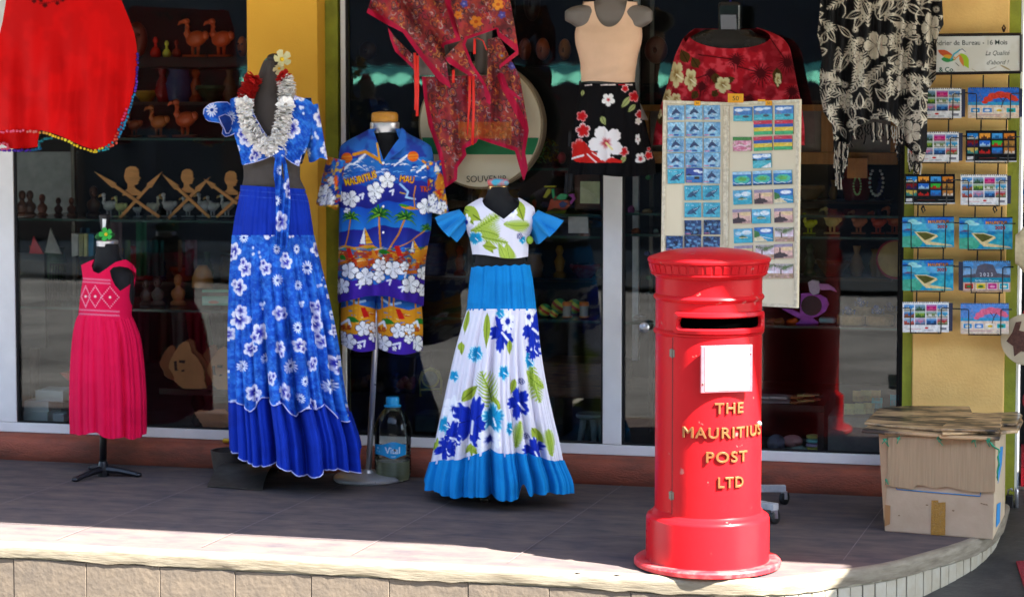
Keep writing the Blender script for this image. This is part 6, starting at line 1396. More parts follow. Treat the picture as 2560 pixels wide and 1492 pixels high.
THUMB = [('3a8fd8', 'e8e0c0'), ('6a8a9a', '3a5a3a'), ('c81c78', 'e85a90'), ('5a8ac8', 'd8d0b8'), ('2f6fb0', 'a85a34'), ('8aa83a', '3a6a2c'), ('7a8a5a', 'e8e8e0'), ('3aa0c8', 'e8dcc0'), ('8ab0d0', 'c84a3a'), ('c87a9a', '6a8ab0'), ('3a7ac0', '2a4a7a'), ('c83a3a', '8aa070')]
def cal_art(kind, w_, h_):
    cv = Canvas(0, 0, 150, 100, 'f2f2f0', 1.6)
    if kind in ('grid', 'dark'):
        if kind == 'dark': cv.a[:] = hx('141416')
        for j in range(3):
            for i in range(4):
                x0, y0 = 5 + i * 36, 9 + j * 23; a, b = THUMB[(j * 4 + i)]
                if kind == 'dark': a, b = [('2a8fe0', 'f0e8d0'), ('f0a03a', '3a1c14'), ('4aa0e0', '1c5a8c'), ('e88a2c', '5a2a1c'), ('8a1c1c', '2a2060'), ('2a6ad0', 'b8dcf4'), ('3ab43a', 'c8201c'), ('b8843a', '7a5a2a'), ('e0c060', '2a8a8a'), ('141416', 'e02018'), ('2a80d0', '3a5aa0'), ('c0803a', 'e8e0d8')][j * 4 + i]
                X1_, Y1_ = (x0 + 31, y0 + 19) if kind == 'dark' else (x0 + 33, y0 + 21); w__ = cv.win(x0, y0, X1_, Y1_); sl, xx, yy = w__
                h_l = y0 + 11 + 4 * np.sin(xx * .28 + i * 2 + j) + 2.5 * np.sin(xx * .9 + j * 3); cv.rect(x0, y0, X1_, Y1_, a); inr = (xx >= x0) & (xx <= X1_) & (yy >= y0) & (yy <= Y1_)
                cv.put(sl, inr * (yy > h_l) * .9, b); cv.put(sl, inr * (yy < y0 + 6) * .5, 'a8cdec' if kind != 'dark' else a); cv.put(sl, inr * (yy > y0 + 16) * .35, '3a3a3a')
        if kind == 'dark': cv.rect(4, 82, 22, 92, 'e8e8e8'); cv.line([(40, 88), (90, 88)], 1.5, '7a2420'); cv.line([(100, 87), (145, 87)], 1.5, '8a8a8a'); cv.rect(0, 96, 150, 100, 'd8d8d8')
        else: cv.ell(78, 86, 6, 3, 'd83a3a'); cv.line([(20, 88), (60, 90)], 1.6, 'e0a0a8'); cv.line([(70, 93), (100, 93)], 1.2, '9a9aa8'); cv.rect(122, 84, 142, 93, '8a8a94')
    elif kind in ('flame', 'flame_pale'):
        cv.rect(0, 0, 150, 52, '2f6fd0' if kind == 'flame' else '5a90d8'); cv.rect(0, 48, 150, 62, '38a0d0'); cv.rect(0, 58, 150, 100, 'ead8c0'); c = 'd8402c' if kind == 'flame' else 'e86a8c'
        for x, y, r in ((60, 38, 14), (75, 28, 16), (95, 24, 18), (115, 26, 16), (130, 34, 14), (50, 48, 9), (140, 40, 9)): cv.ell(x, y, r, r * .62, c)
        cv.mottle('f07a50' if kind == 'flame' else 'f4a0b4', 5, .25, 4, .6, .7); cv.line([(98, 66), (104, 46), (112, 32)], 2.5, '4a3428'); cv.line([(104, 46), (92, 30)], 1.8, '4a3428')
        for i, (a, b) in enumerate((('2a90d0', 'e8dcc0'), ('4a8ad0', 'f0f0f0'), ('f0ecd8', 'e8c030'), ('28b0b8', '3a7a4a'))): cv.rect(8 + i * 35, 66, 36 + i * 35, 82, 'ffffff'); cv.rect(9 + i * 35, 67, 35 + i * 35, 81, a); cv.ell(22 + i * 35, 75, 8, 4, b)
        cv.line([(30, 90), (95, 90)], 2, 'c88a9a'); cv.text('2023', 120, 91, 6, 'b09aa8')
    elif kind == 'island':
        cv.rect(0, 0, 150, 46, '2468c8'); cv.rect(0, 22, 150, 46, '58a8e4'); cv.ell(30, 16, 14, 7, 'f4f6fa'); cv.ell(42, 22, 16, 5, 'eef2f8'); cv.rect(0, 44, 150, 100, '1f9cc8'); cv.rect(0, 44, 150, 54, '1c78b4')
        cv.poly([(2, 46), (14, 40), (28, 40), (40, 46)], '6a4a6a'); cv.mottle('48c8c8', 30, .5, 5); cv.poly([(0, 66), (40, 62), (60, 84), (50, 100), (0, 100)], '48b090'); cv.mottle('8ad8c0', 12, .25, 8)
        cv.poly([(34, 50), (70, 50), (100, 60), (104, 66), (90, 74), (80, 82), (140, 92), (150, 97), (70, 92), (56, 78)], 'e8d49a'); cv.poly([(40, 52), (70, 53), (96, 62), (84, 70), (66, 78), (56, 68)], '5a5a24')
        cv.text('MAURITIUS', 105, 17, 9.5, 'f0a05a', sx=.92, outline='4a2018', ow=.9, offset=.01); cv.text('2023', 116, 33, 9.5, 'e0403c', sx=1.15, outline='5a1414', ow=.7)
    elif kind == 'mount':
        cv.rect(0, 0, 150, 50, '58a0e0'); cv.rect(0, 26, 150, 56, '8abce8'); cv.poly([(40, 42), (46, 16), (70, 8), (95, 12), (108, 40), (150, 46), (150, 56), (0, 56), (0, 46)], '5a5a6c'); cv.mottle('6a5a5a', 12, .3, 6); cv.rect(0, 54, 150, 70, '1f8ca8'); cv.rect(0, 70, 150, 100, 'c8a890')
        cv.text('2 0 2 3', 74, 44, 12, 'eceef4', sx=.9); cv.text('Ile Maurice - Mauritius', 75, 63, 7, 'f0f6fa', sx=.85, shear=.3)
        for i, (a, b) in enumerate((('c8402a', '3a8a4a'), ('e8c83a', '3a7a3a'), ('d02a8a', 'f0a0c8'), ('2ab0c8', 'e8e0c8'))): cv.rect(4 + i * 37, 72, 34 + i * 37, 92, 'ffffff'); cv.rect(5 + i * 37, 73, 33 + i * 37, 91, a); cv.ell(19 + i * 37, 83, 9, 4, b)
    cv.a = np.clip(cv.a * (.86 + .28 * cv.noise(6, 3)[..., None]), 0, 1)
    for i in range(24): cv.rect(3 + i * 6.2, 0, 5.6 + i * 6.2, 3.4, '202024' if kind in ('grid', 'flame', 'mount', 'flame_pale') else '0a0a0a')
    if kind == 'island': cv.rect(0, 0, 150, 2.6, '1c1c20')
    return cv
kinds = [('grid', 'flame'), ('grid', 'dark'), ('dark', 'grid'), ('island', 'island'), ('island', 'mount'), ('grid', 'flame_pale')]
KL = {'grid': 'white calendar with photo grid', 'dark': 'black calendar with photo grid', 'flame': 'blue calendar with red flame tree', 'flame_pale': 'pale calendar with pink flame tree', 'island': 'blue 2023 calendar with green headland', 'mount': '2023 calendar with flat topped mountain'}
for ri, (r, ks) in enumerate(zip(cells, kinds)):
    for ci, (c, kd_) in enumerate(zip(r, ks)):
        x0, x1, v0, v1 = cellpx(c)
        if c[0] == 'J' and ci == 0: x0 = x1 - 128
        cv = cal_art(kd_, x1 - x0, v1 - v0); yt, yb_ = YC - .010, YC - .024
        q = [P(x0, v0, yt), P(x1, v0, yt), P(x1, v1, yb_), P(x0, v1, yb_)]
        o = picture('calendar', q, Vector((0, -1, -.1)), .004, cv, m_gloss, None, 110, 74)
        tag(o, f'{KL[kd_]}, {ORD[ri]} row, {"left" if ci == 0 else "right"} column of the wire rack', 'calendar', 'calendars on the wire rack')
        if kd_ in ('grid', 'mount', 'flame'):
            e = 10; q = [P(x1 - 4, v0 + 2, yt + .006), P(x1 + e, v0 + 3, yt + .006), P(x1 + e - 1, v1 - 3, yb_ + .006), P(x1 - 4, v1 - 2, yb_ + .006)] if kd_ != 'mount' else [P(x0 - 11, v0 + 2, yt + .006), P(x0 + 4, v0 + 2, yt + .006), P(x0 + 4, v1 - 2, yb_ + .006), P(x0 - 11, v1 - 4, yb_ + .006)]
            mb = MB(); mb.hexa([q[3], q[2], q[1], q[0]], Vector((0, .003, 0))); tag(mb.build('calendar', mat('dark_navy_card', '2a3048', .5), None), f'dark calendar edge behind the {ORD[ri]} row {"left" if ci == 0 else "right"} calendar of the rack', 'calendar', 'calendars on the wire rack')
sg = Canvas(0, 0, 300, 96, 'e4e2da', 1.6); sg.mottle('cfc8b4', 40, .4, 3)
sg.text('Calendrier de Bureau - 16 Mois', 164, 19, 12.5, '2c322e', sx=.94, offset=.006)
sg.text('La Qualité', 242, 46, 12, '3a403a', sx=.85, shear=.35); sg.text("d'abord !", 242, 70, 12, '3a403a', sx=.9, shear=.35)
sg.leaf(96, 38, 140, 58, 16, 'd85a2c'); sg.leaf(104, 60, 140, 62, 14, '3a9a4a'); sg.leaf(108, 52, 140, 56, 9, 'e8b02c'); sg.line([(128, 62), (136, 48), (150, 38), (160, 42)], 4, '3aa8c0'); sg.line([(136, 62), (150, 50)], 3, 'e8943a'); sg.ell(156, 42, 8, 6, 'e8e4dc'); sg.line([(148, 40), (156, 35), (164, 42)], 1.4, '2a3a5a'); sg.leaf(152, 46, 172, 84, 22, 'a8c828'); sg.leaf(150, 50, 160, 80, 9, 'e0803a'); sg.line([(140, 70), (148, 78)], 1.3, '3a3a3a')
sg.text('& Co.', 118, 86, 12, '1c4a3a', offset=.01); sg.ell(262, 84, 14, 2, 'a8946a', .5); sg.line([(225, 88), (240, 82)], 1.2, '8a7a5a'); sg.line([(180, 86), (190, 92)], 1.2, 'b0a480')
q = [P(*J_(*p), YC - .02) for p in ((760, 275), (1690, 265), (1690, 552), (760, 568))]
sgn = thing('calendar_sign', 'white sign in a black frame above the calendars with lettering and bird logo', 'sign', (P(*J_(1300, 560), YC)))
picture('sign_face', q, nF, .003, sg, m_gloss, sgn, 240, 80)
mb = MB()
for a, b in ((0, 1), (1, 2), (2, 3), (3, 0)): mb.tube([q[a] + Vector((0, .002, 0)), q[b] + Vector((0, .002, 0))], .0075, 4)
mb.build('sign_frame', m_blackmetal, sgn)
mb = MB(); c = P(*J_(1560, 215), YC + .01); mb.tube([c + Vector((0, 0, -.018)), c + Vector((-.006, 0, 0)), c + Vector((0, 0, .012)), c + Vector((.006, 0, 0)), c + Vector((0, 0, -.018))], .004, 6); mb.build('hook', mat('rusty_iron', '4a2a1a', .8, var=.4, vscale=40), sgn)

# ================================================================== CARDBOARD BOX AND FLATTENED BOXES
m_cb = mat('cardboard', 'b09472', .9, var=.4, vscale=7, col2='86694c', bump=.15, bscale=60)
m_cb2 = mat('corrugated_cardboard', 'aa9270', .9, var=.22, vscale=120, stretch=(1, .2, .04), bump=.3, bscale=120)
m_cbp = mat('pale_cardboard', 'b8a488', .85, var=.5, vscale=7, col2='978468', bump=.12, bscale=60)
m_cbd = mat('stained_cardboard', 'b4946a', .6, var=.97, vscale=6, col2='1c1712', stretch=(.8, 2.2, 1.0), sharp=True, coat=.25)
m_tape = mat('brown_tape', 'a8803a', .25, var=.3, vscale=50, bump=.5, bscale=160)
m_str = mat('green_string', '2f9a72', .6, var=.3, vscale=60)
m_bprint = mat('blue_print', '2a7ab0', .8)
cbx = thing('cardboard_box', 'worn brown cardboard box laced with green string on the corner of the pavement', 'box', FL(*M_(1210, 1085)))
b0, b1, b2 = FL(*M_(872, 1060)), FL(*M_(1545, 1113)), FL(*M_(1617, 960)); b3 = b0 + (b2 - b1)
HB = .402; nb_ = (b1 - b0).cross(Vector((0, 0, 1))).normalized(); nb_ = nb_ if nb_.y < 0 else -nb_
up = Vector((0, 0, HB)); ux = (b1 - b0).normalized()
mb = MB(); t0 = [b0 - ux * .004 + up, b1 + ux * .006 + up, b2 + up, b3 + up]
mb.add([b0, b1, b2, b3] + t0, [(0, 1, 5, 4), (1, 2, 6, 5), (2, 3, 7, 6), (3, 0, 4, 7), (0, 3, 2, 1), (4, 5, 6, 7)]); mb.build('box_body', m_cbp, cbx, bev=.004)
fp = lambda x, y, o=.004: RP(*M_(x, y), b0 + nb_ * o, nb_)
pts = [fp(*p, o=.010) for p in ((890, 778), (893, 480), (1000, 472), (1555, 484), (1560, 560), (1556, 818), (1480, 818), (1390, 812), (1330, 800), (1260, 782), (1180, 795), (1110, 775), (1070, 775), (1050, 798), (960, 786))]
MB().prism(pts, -nb_ * .007).build('front_flap', m_cb2, cbx)
MB().prism([fp(*p, .003) for p in ((1163, 868), (1205, 868), (1205, 882), (1250, 880), (1248, 1085), (1158, 1082))], -nb_ * .002).build('tape', m_tape, cbx)
MB().prism([fp(*p, .0022) for p in ((873, 895), (908, 900), (905, 1015), (872, 1030))], -nb_ * .0015).build('tape', mat('old_tape', '9a744a', .4), cbx)
mb = MB(); mb.tube([fp(945, 790, .002), fp(948, 800, .002), fp(1465, 843, .002), fp(1468, 820, .002)], .0022, 4); mb.build('printed_line', m_bprint, cbx)
mb = MB()
for x, y, r in ((1135, 897, 4), (1298, 932, 4), (962, 962, 3), (915, 598, 3)): c = fp(x, y, .0012); mb.prism([c + ux * (r / 700 * math.cos(a)) + Vector((0, 0, r / 1300 * math.sin(a))) for a in [k * .785 for k in range(8)]], -nb_ * .001)
for x0, x1, y in ((1468, 1480, 885), (1484, 1494, 890), (1498, 1512, 893)): mb.tube([fp(x0, y, .0012), fp(x1, y + 4, .0012)], .0018, 4)
mb.build('scuff_marks', mat('scuff', '7a6448', .9), cbx)
nsd = (b2 - b1).cross(Vector((0, 0, 1))).normalized(); nsd = nsd if nsd.x > 0 else -nsd
def sp(t, z): return b1 + (b2 - b1) * t + Vector((0, 0, z)) + nsd * .003
for pts in (((.25, .28), (.45, .34), (.7, .32), (.6, .25), (.3, .2)), ((.2, .03), (.5, .02), (.55, .1), (.25, .12))): MB().prism([sp(*p) for p in pts], -nsd * .0015).build('side_print', m_bprint, cbx)
mb = MB(); rg = random.Random(9)
for x, y in ((880, 492), (962, 482), (1213, 486), (1432, 496), (1520, 498), (882, 742)):
    for k in range(4):
        c = fp(x, y, .016); mb.tube([c, c + Vector((rg.uniform(-.012, .012), -.006, rg.uniform(-.004, .012))), c + Vector((rg.uniform(-.016, .016), -.004, rg.uniform(-.03, .006)))], .0022, 5)
q = [fp(x, y, .014) for x, y in ((1520, 500), (1560, 545), (1590, 560), (1572, 600), (1580, 640), (1570, 690), (1574, 745))]
mb.tube(q, .003, 5); mb.tube([p + Vector((rg.uniform(-.006, .006), -.002, rg.uniform(-.01, .01))) for p in q], .0026, 5)
mb.build('string', m_str, cbx, smooth=True)
MB().prism([fp(*p, .002) for p in ((868, 1010), (835, 455), (890, 470), (890, 760))], Vector((0, .006, 0))).build('side_flap', m_cb, cbx)
def slab(pts, z0, z1, name, lab, grp, m):
    top = [FL(*M_(*p), z1) for p in pts]; mb = MB(); mb.prism(top[::-1] if False else top, Vector((0, 0, z0 - z1)))
    o = mb.build(name, m, None, bev=.004, seg=2); tag(o, lab, 'cardboard', grp); return o
gr = 'flattened cardboard on the box'
z = HB + .0015
slab([(728, 430), (780, 395), (835, 345), (930, 318), (1400, 322), (1712, 335), (1732, 372), (1700, 432), (1600, 440), (1585, 478), (1215, 466), (1210, 458)], z, z + .014, 'flattened_box', 'lowest wide flattened cardboard sheet stained dark on the laced box', gr, m_cbd)
slab([(745, 385), (835, 296), (1000, 282), (1400, 284), (1420, 330), (1700, 318), (1728, 338), (1690, 392), (1600, 395), (1580, 440), (1230, 452), (1225, 430), (900, 402)], z + .0155, z + .026, 'flattened_box', 'middle folded cardboard sheet with torn edges on the laced box', gr, m_cbd)
slab([(1232, 405), (1270, 375), (1420, 352), (1600, 352), (1590, 420), (1560, 432), (1222, 425)], z + .0275, z + .038, 'flattened_box', 'topmost small folded cardboard piece in clear tape on the laced box', gr, m_cbd)

# ================================================================== RIGHT EDGE: THINGS BY THE NEIGHBOURING DOOR
ht = thing('straw_cone', 'cream woven cone hanging at the edge of the right pillar', 'basket', P(2545, 620, 9.42))
mb = MB(); c = P(2556, 622, 9.42); mb.lathe([(.10, .0), (.112, .004), (.106, .02), (.06, .10), (.052, .13), (.0, .135)], (0, 0, 0), 32); mb.v = [(c.x + v[2] * -.5 + .035, c.y - v[0] * .4 - v[2] * .2, c.z + v[1] * 1.2) for v in mb.v]; mb.build('cone', mat('straw', 'c8b890', .8, var=.3, vscale=40), ht, smooth=40)
mb = MB(); c = P(*K_(1040, 1100), 9.42); rD2 = .112
hd_ = thing('small_hand_drum', 'round pale hand drum with a brown bird drawing at the right door edge', 'drum', c)
n2 = Vector((-.25, -1, 0)).normalized(); t2 = Vector((1, -.25, 0)).normalized()
mb.prism([c + t2 * rD2 * math.cos(-k * .1309) + Vector((0, 0, rD2 * math.sin(-k * .1309))) for k in range(48)], -n2 * .04); mb.build('skin', mat('pale_skin', 'cdbb98', .6, var=.2, vscale=12), hd_, bev=.004)
mb = MB(); bp = [(-.085, -.01), (-.06, .03), (-.045, .075), (-.02, .08), (-.03, .04), (.02, .03), (.06, -.02), (.04, -.06), (-.02, -.05), (-.05, -.075), (-.055, -.03)]
mb.prism([c + n2 * .002 + t2 * x + Vector((0, 0, z_)) for x, z_ in bp], -n2 * .0015); mb.build('bird_drawing', mat('brown_ink', '6a4436', .8, var=.6, vscale=90), hd_)
pdk = thing('door_padlock', 'steel padlock hanging low beside the lime edge of the right pillar', 'padlock', FL(*M_(1662, 905)))
c = P(*M_(1655, 870), 9.45); mb = MB(); mb.box(c.x - .022, c.x + .012, 9.44, 9.475, c.z - .035, c.z + .025); mb.build('padlock_body', m_blackmetal, pdk, bev=.006)
mb = MB(); mb.lathe([(.009, 0), (.009, .075), (.006, .085)], (c.x + .024, 9.45, c.z - .03), 12); mb.tube([(c.x - .012, 9.457, c.z + .02), (c.x - .012, 9.457, c.z + .045), (c.x + .002, 9.457, c.z + .052), (c.x + .008, 9.457, c.z + .04)], .004, 8); mb.build('shackle', m_steel, pdk, smooth=True)
for (ya, yb_, colr, nm, lab) in ((580, 660, 'a01826', 'plastic_crate', 'upper red plastic crate inside the next doorway'), (668, 808, 'c81e2c', 'plastic_crate', 'lower red plastic crate inside the next doorway')):
    a = P(*M_(1692, yb_), 9.72); b = P(*M_(1692, ya), 9.72); mb = MB(); x0 = r3 + .03
    for k in range(5): zz = a.z + (b.z - a.z) * k / 5; mb.box(x0, x0 + .4, 9.74, 10.0, zz, zz + (b.z - a.z) * .14)
    for k in range(6): mb.box(x0 + k * .078, x0 + k * .078 + .01, 9.738, 10.002, a.z - .002, b.z)
    tag(mb.build(nm, mat('crate_red' + colr, colr, .4)), lab, 'crate', 'red crates in the next doorway')
mt = MB()
q = []
for p in ((1688, 1245), (1780, 1235), (1790, 1500), (1737, 1400)):
    zz = -.1
    for _ in range(8): zz = zramp(FL(*M_(*p), zz).y) + .012
    q.append(FL(*M_(*p), zz))
mt.prism(q[::-1], Vector((0, 0, -.008))); tag(mt.build('door_mat', mat('red_mat', '8a1620', .95, var=.5, vscale=60, bump=.6, bscale=200)), 'corner of a red door mat on the dark passage floor', 'mat')
for i, (y, colr) in enumerate(((480, '2a6ab0'), (520, 'c8b890'), (790, 'c03040'), (1000, 'b02838'))):
    c = P(2556, y, 9.9); mb = MB(); mb.ell(c + Vector((.03, 0, 0)), (.03, .03, .03 + .006 * i), nu=14, nv=8); mb.tube([c + Vector((.03, 0, .03)), c + Vector((.03, 0, .12))], .002, 5)
    tag(mb.build('hanging_trinket', mat('trinket' + colr, colr, .5), smooth=True), f'{["blue", "straw coloured", "pinkish red", "dark red"][i]} trinket hanging in the next doorway', 'trinket', 'trinkets in the next doorway')
# ================================================================== INSIDE THE SHOP WINDOWS
m_shg = mat('shelf_glass', '2c4a44', .15, var=.1, vscale=8)
m_shd = mat('dark_shelf', '15120f', .5, var=.2, vscale=10)
def ZSH(v, y=9.84): return float(P(300, v, y)[2])
def shelf_unit(name, label, xl, xr, vs, m, y0=9.86, y1=10.5, th=.012, posts=True):
    u = thing(name, label, 'shelf', P((xl + xr) / 2, 1000, 10.1)); X0, X1 = float(PN(xl, 500, y0)[0]), float(PN(xr, 500, y0)[0])
    for v in vs:
        z = float(PN((xl + xr) / 2, v, y0)[2]); mb = MB(); mb.box(X0, X1, y0, y1, z - th, z); mb.build('shelf_board', m, u)
    if posts:
        for x in (X0 + .01, X1 - .03):
            mb = MB(); mb.box(x, x + .02, y1 + .002, y1 + .022, .10, 2.4); mb.build('upright', m_iron, u)
    return u
S1 = shelf_unit('display_shelf', 'dark top display shelf inside the left window', 330, 640, [143], m_shd, th=.05, posts=False)
S2 = shelf_unit('display_shelf', 'stepped shelves behind the left window with carved wood figures', 36, 640, [345, 549, 772], m_shg)
S3 = shelf_unit('display_shelf', 'glass shelves behind the middle window', 1080, 1500, [420, 534, 588, 797], m_shg)
S4 = shelf_unit('display_shelf', 'glass shelves behind the right window', 1560, 2246, [536, 589, 812], m_shg)
def W(c, r=.35, **k):
    q = np.clip(lin(hx(c)) * 3.2, 0, .8); q = np.where(q <= .0031308, q * 12.92, 1.055 * q ** (1 / 2.4) - .055); h = ''.join('%02x' % int(round(x * 255)) for x in q)
    return mat('goods_' + c, h, r, var=.35, vscale=14, **k)
SZ = {}
def base(cx, v, y):
    """a spot on a shelf whose front edge is seen at v"""
    z = float(PN(cx, v, 9.86)[2]) + .001; d = PN(cx, v, y); return Vector((float(PN(cx, v, y)[0]), y, z))
def bird(label, cx, v, hpx, col, s=1, y=10.0, group=None, plinth=True, name='carved_bird', beak=None):
    b = base(cx, v, y); h = hpx / 530; t = thing(name, label, 'bird figure', b, group); m = W(col); mb = MB()
    if plinth: mb.box(b.x - .28 * h, b.x + .28 * h, y - .16 * h, y + .16 * h, b.z, b.z + .06 * h)
    for d in (-.06, .08): mb.tube([(b.x + d * h, y, b.z + .05 * h), (b.x + d * h * 1.1, y, b.z + .3 * h)], [.035 * h, .05 * h], 8)
    mb.ell((b.x + .03 * s * h * -1, y, b.z + .46 * h), (.27 * h, .19 * h, .2 * h), Matrix.Rotation(.25 * s, 3, 'Y'), 18, 12)
    mb.ell((b.x - .27 * s * h, y, b.z + .54 * h), (.1 * h, .09 * h, .12 * h), None, 12, 8)
    mb.tube([(b.x + .1 * s * h, y, b.z + .48 * h), (b.x + .22 * s * h, y, b.z + .62 * h), (b.x + .2 * s * h, y, b.z + .76 * h), (b.x + .22 * s * h, y, b.z + .88 * h)], [.13 * h, .09 * h, .065 * h, .07 * h], 12)
    mb.build('body', m, t, smooth=True)
    mb = MB(); mb.ell((b.x + .23 * s * h, y, b.z + .9 * h), (.095 * h, .08 * h, .08 * h)); hd = mb.build('head', m, t, smooth=True)
    mb = MB(); mb.tube([(b.x + .28 * s * h, y, b.z + .9 * h), (b.x + .4 * s * h, y, b.z + .87 * h), (b.x + .46 * s * h, y, b.z + .80 * h)], [.055 * h, .045 * h, .012 * h], 8); mb.build('beak', W(beak) if beak else m, hd, smooth=True)
    return t
gB = 'carved birds in the left window'
bird('reddish carved bird with straight neck, left one of the pair on the top shelf', 488, 143, 105, '9a3a1c', -1, 9.95, gB); bird('reddish carved bird beside the yellow pillar on the top shelf', 552, 143, 104, '8c3418', -1, 9.95, gB)
bird('brown carved bird below the red kaftan hem, left on the second shelf', 396, 345, 88, '6a3a1c', -1, 10.0, gB); bird('taller brown carved bird right of the first on the second shelf', 462, 345, 104, '7a341c', -1, 10.0, gB); bird('dim carved bird half hidden behind the kaftan edge', 335, 345, 70, '5a2c18', -1, 10.1, gB)
def lathe_thing(name, label, cat, cx, v, prof, col, hpx, y=10.0, group=None, n=24, r=.3, sx=1, sy=1, m=None):
    b = base(cx, v, y); h = hpx / 530; mb = MB(); mb.lathe([(r_ * h, z_ * h) for r_, z_ in prof], b, n, sx=sx, sy=sy); o = mb.build(name, m or W(col, r), None, smooth=40); return tag(o, label, cat, group)
flask = [(0, 0), (.2, 0), (.26, .1), (.27, .25), (.18, .42), (.08, .5), (.07, .68), (.12, .74), (.13, .86), (.06, .98), (0, 1)]
for cx, hp, c, lb in ((389, 54, '8c1a12', 'glossy red gourd flask'), (417, 44, 'a8842a', 'gold coloured gourd flask'), (441, 46, '5a1c14', 'dark red gourd flask')): lathe_thing('gourd_flask', lb + ' on the top shelf of the left window', 'flask', cx, 143, flask, c, hp, 9.93, 'flasks on the top shelf', r=.12)
def tiki(label, cx, v, hpx, wpx, col, y=10.0, group=None, name='wooden_mask'):
    b = base(cx, v, y); h = hpx / 530; w_ = wpx / 1060; t = thing(name, label, 'mask', b, group); m = W(col); mb = MB()
    mb.ell((b.x, y, b.z + h * .5), (w_, .035, h * .5), None, 18, 14); mb.build('face', m, t, smooth=True)
    mb = MB()
    for s in (-1, 1): mb.ell((b.x + s * w_ * .4, y - .034, b.z + h * .62), (w_ * .2, .012, h * .05))
    mb.ell((b.x, y - .036, b.z + h * .28), (w_ * .32, .01, h * .05)); mb.build('carving', W('2a1008'), t, smooth=True)
    mb = MB(); mb.ell((b.x, y - .035, b.z + h * .46), (w_ * .14, .02, h * .13)); mb.build('nose', m, t, smooth=True)
tiki('small tiki mask against the yellow pillar on the top shelf', 606, 143, 56, 26, '8a4416'); tiki('large dark round mask at the kaftan edge on the top shelf', 342, 143, 96, 62, '4a1c12', 10.05)
# crossed spears with a cut-out head
def warrior(label, hx_, hy, spears, y):
    b = P(*B_(*spears[0][1]), y); t = thing('spear_cutout', label, 'wood cutout', b, 'wooden head cutouts with crossed spears'); m = mat('plywood', 'f0a860', .6, var=.3, vscale=12, stretch=(1, 1, 5))
    pr = [(-48, -30), (-40, -62), (-10, -80), (25, -78), (48, -58), (52, -30), (50, -12), (64, 6), (52, 11), (56, 22), (46, 28), (48, 40), (36, 50), (20, 50), (24, 72), (64, 100), (70, 125), (-66, 125), (-52, 96), (-28, 78), (-26, 45), (-44, 20), (-52, -5)]
    k = hy[1]; pts = [P(*B_(hx_ + p[0] * k, hy[0] + p[1] * k), y) for p in pr]; MB().prism(pts[::-1], Vector((0, .008, 0))).build('head', m, t)
    for (xa_, ya_), (xb_, yb_) in spears:
        d = np.array([xb_ - xa_, yb_ - ya_], float); d /= np.hypot(*d); q = np.array([-d[1], d[0]]); L = np.hypot(xb_ - xa_, yb_ - ya_)
        ou = [(0, 0), (.20 * L, 15), (.30 * L, 22), (.33 * L, 11), (L, 11), (L, -11), (.33 * L, -11), (.30 * L, -22), (.20 * L, -15)]
        pts = [P(*B_(xa_ + d[0] * a_ + q[0] * o_, ya_ + d[1] * a_ + q[1] * o_), y - .012) for a_, o_ in ou]; y += .01
        MB().prism(pts, Vector((0, .008, 0))).build('spear', m, t)
warrior('largest wooden head cutout between crossed spears, left of three', 965, (130, 1.05), [((690, 85), (1170, 420)), ((1188, 88), (880, 425))], 9.93)
warrior('middle wooden head cutout between crossed spears', 1372, (135, .85), [((1190, 105), (1540, 425)), ((1542, 125), (1235, 428))], 9.95)
warrior('wooden head cutout half hidden by the blue skirt', 1692, (150, .85), [((1495, 140), (1740, 320)), ((1850, 180), (1590, 420))], 9.93)
gW = 'small white bird figures on the spear shelf'
for i, (x, hp, c, s, pos) in enumerate(((800, 66, 'd8d4c4', -1, 'leftmost of the row'), (885, 58, 'c8a45c', -1, 'yellowish one under the first spear'), (1012, 40, 'e0dcd0', 1, 'smallest one at the crossing of the first spears'), (1130, 58, 'b8a878', 1, 'mottled one right of the first head'), (1240, 66, 'dedacc', -1, 'upright one left of the second head'), (1380, 56, 'd0ccc0', -1, 'one behind the second crossed spears'), (1500, 66, 'e0dcd0', -1, 'tall one right of the second head'), (1560, 58, 'd4d0c4', -1, 'one beside the tall bird'), (1665, 62, 'd0ccb8', -1, 'one near the blue skirt'))):
    bird(f'white painted bird figure, {pos}', B_(x, 0)[0], 549, hp, c, s, 10.08, gW, beak='c86a3a', name='white_bird')
def bust(label, cx, v, hpx, col, y=10.1, group=None):
    b = base(cx, v, y); h = hpx / 530; mb = MB(); mb.lathe([(0, 0), (.26 * h, 0), (.26 * h, .08 * h), (.16 * h, .16 * h), (.24 * h, .34 * h), (.22 * h, .46 * h), (.10 * h, .56 * h), (.09 * h, .64 * h)], b, 20, sy=.7); mb.ell(b + Vector((0, 0, .8 * h)), (.14 * h, .15 * h, .19 * h)); mb.ell(b + Vector((-.03 * h, -.14 * h, .78 * h)), (.04 * h, .05 * h, .05 * h), nu=8, nv=6)
    tag(mb.build('carved_bust', W(col), smooth=40), label, 'bust', group)
gU = 'dark carved busts in the left window'
for x, hp, c, lb in ((165, 72, '3a2014', 'dark carved bust nearest the white post'), (222, 72, '2e1a12', 'dark carved bust second from the white post'), (312, 62, '4a2416', 'carved bust with a round brown body'), (430, 52, '2a1610', 'low black carved bust'), (525, 52, '4a2618', 'reddish low bust near the finial'), (690, 84, '3a2418', 'striped dark bust right of the finial')): bust(lb + ' on the spear shelf', B_(x, 0)[0], 549, hp, c, 10.15, gU)
for x, hp, c, lb in ((1310, 84, '6a4020', 'rough brown wood figure left of the mint box'), (1075, 70, '3a2a22', 'dim wood figure beside the pink dress armhole'), (1160, 76, '3a2e28', 'grey brown wood figure between dress and carved log')): bust(lb, B_(x, 0)[0], 772, hp, c, 10.05, 'wood figures on the third shelf')
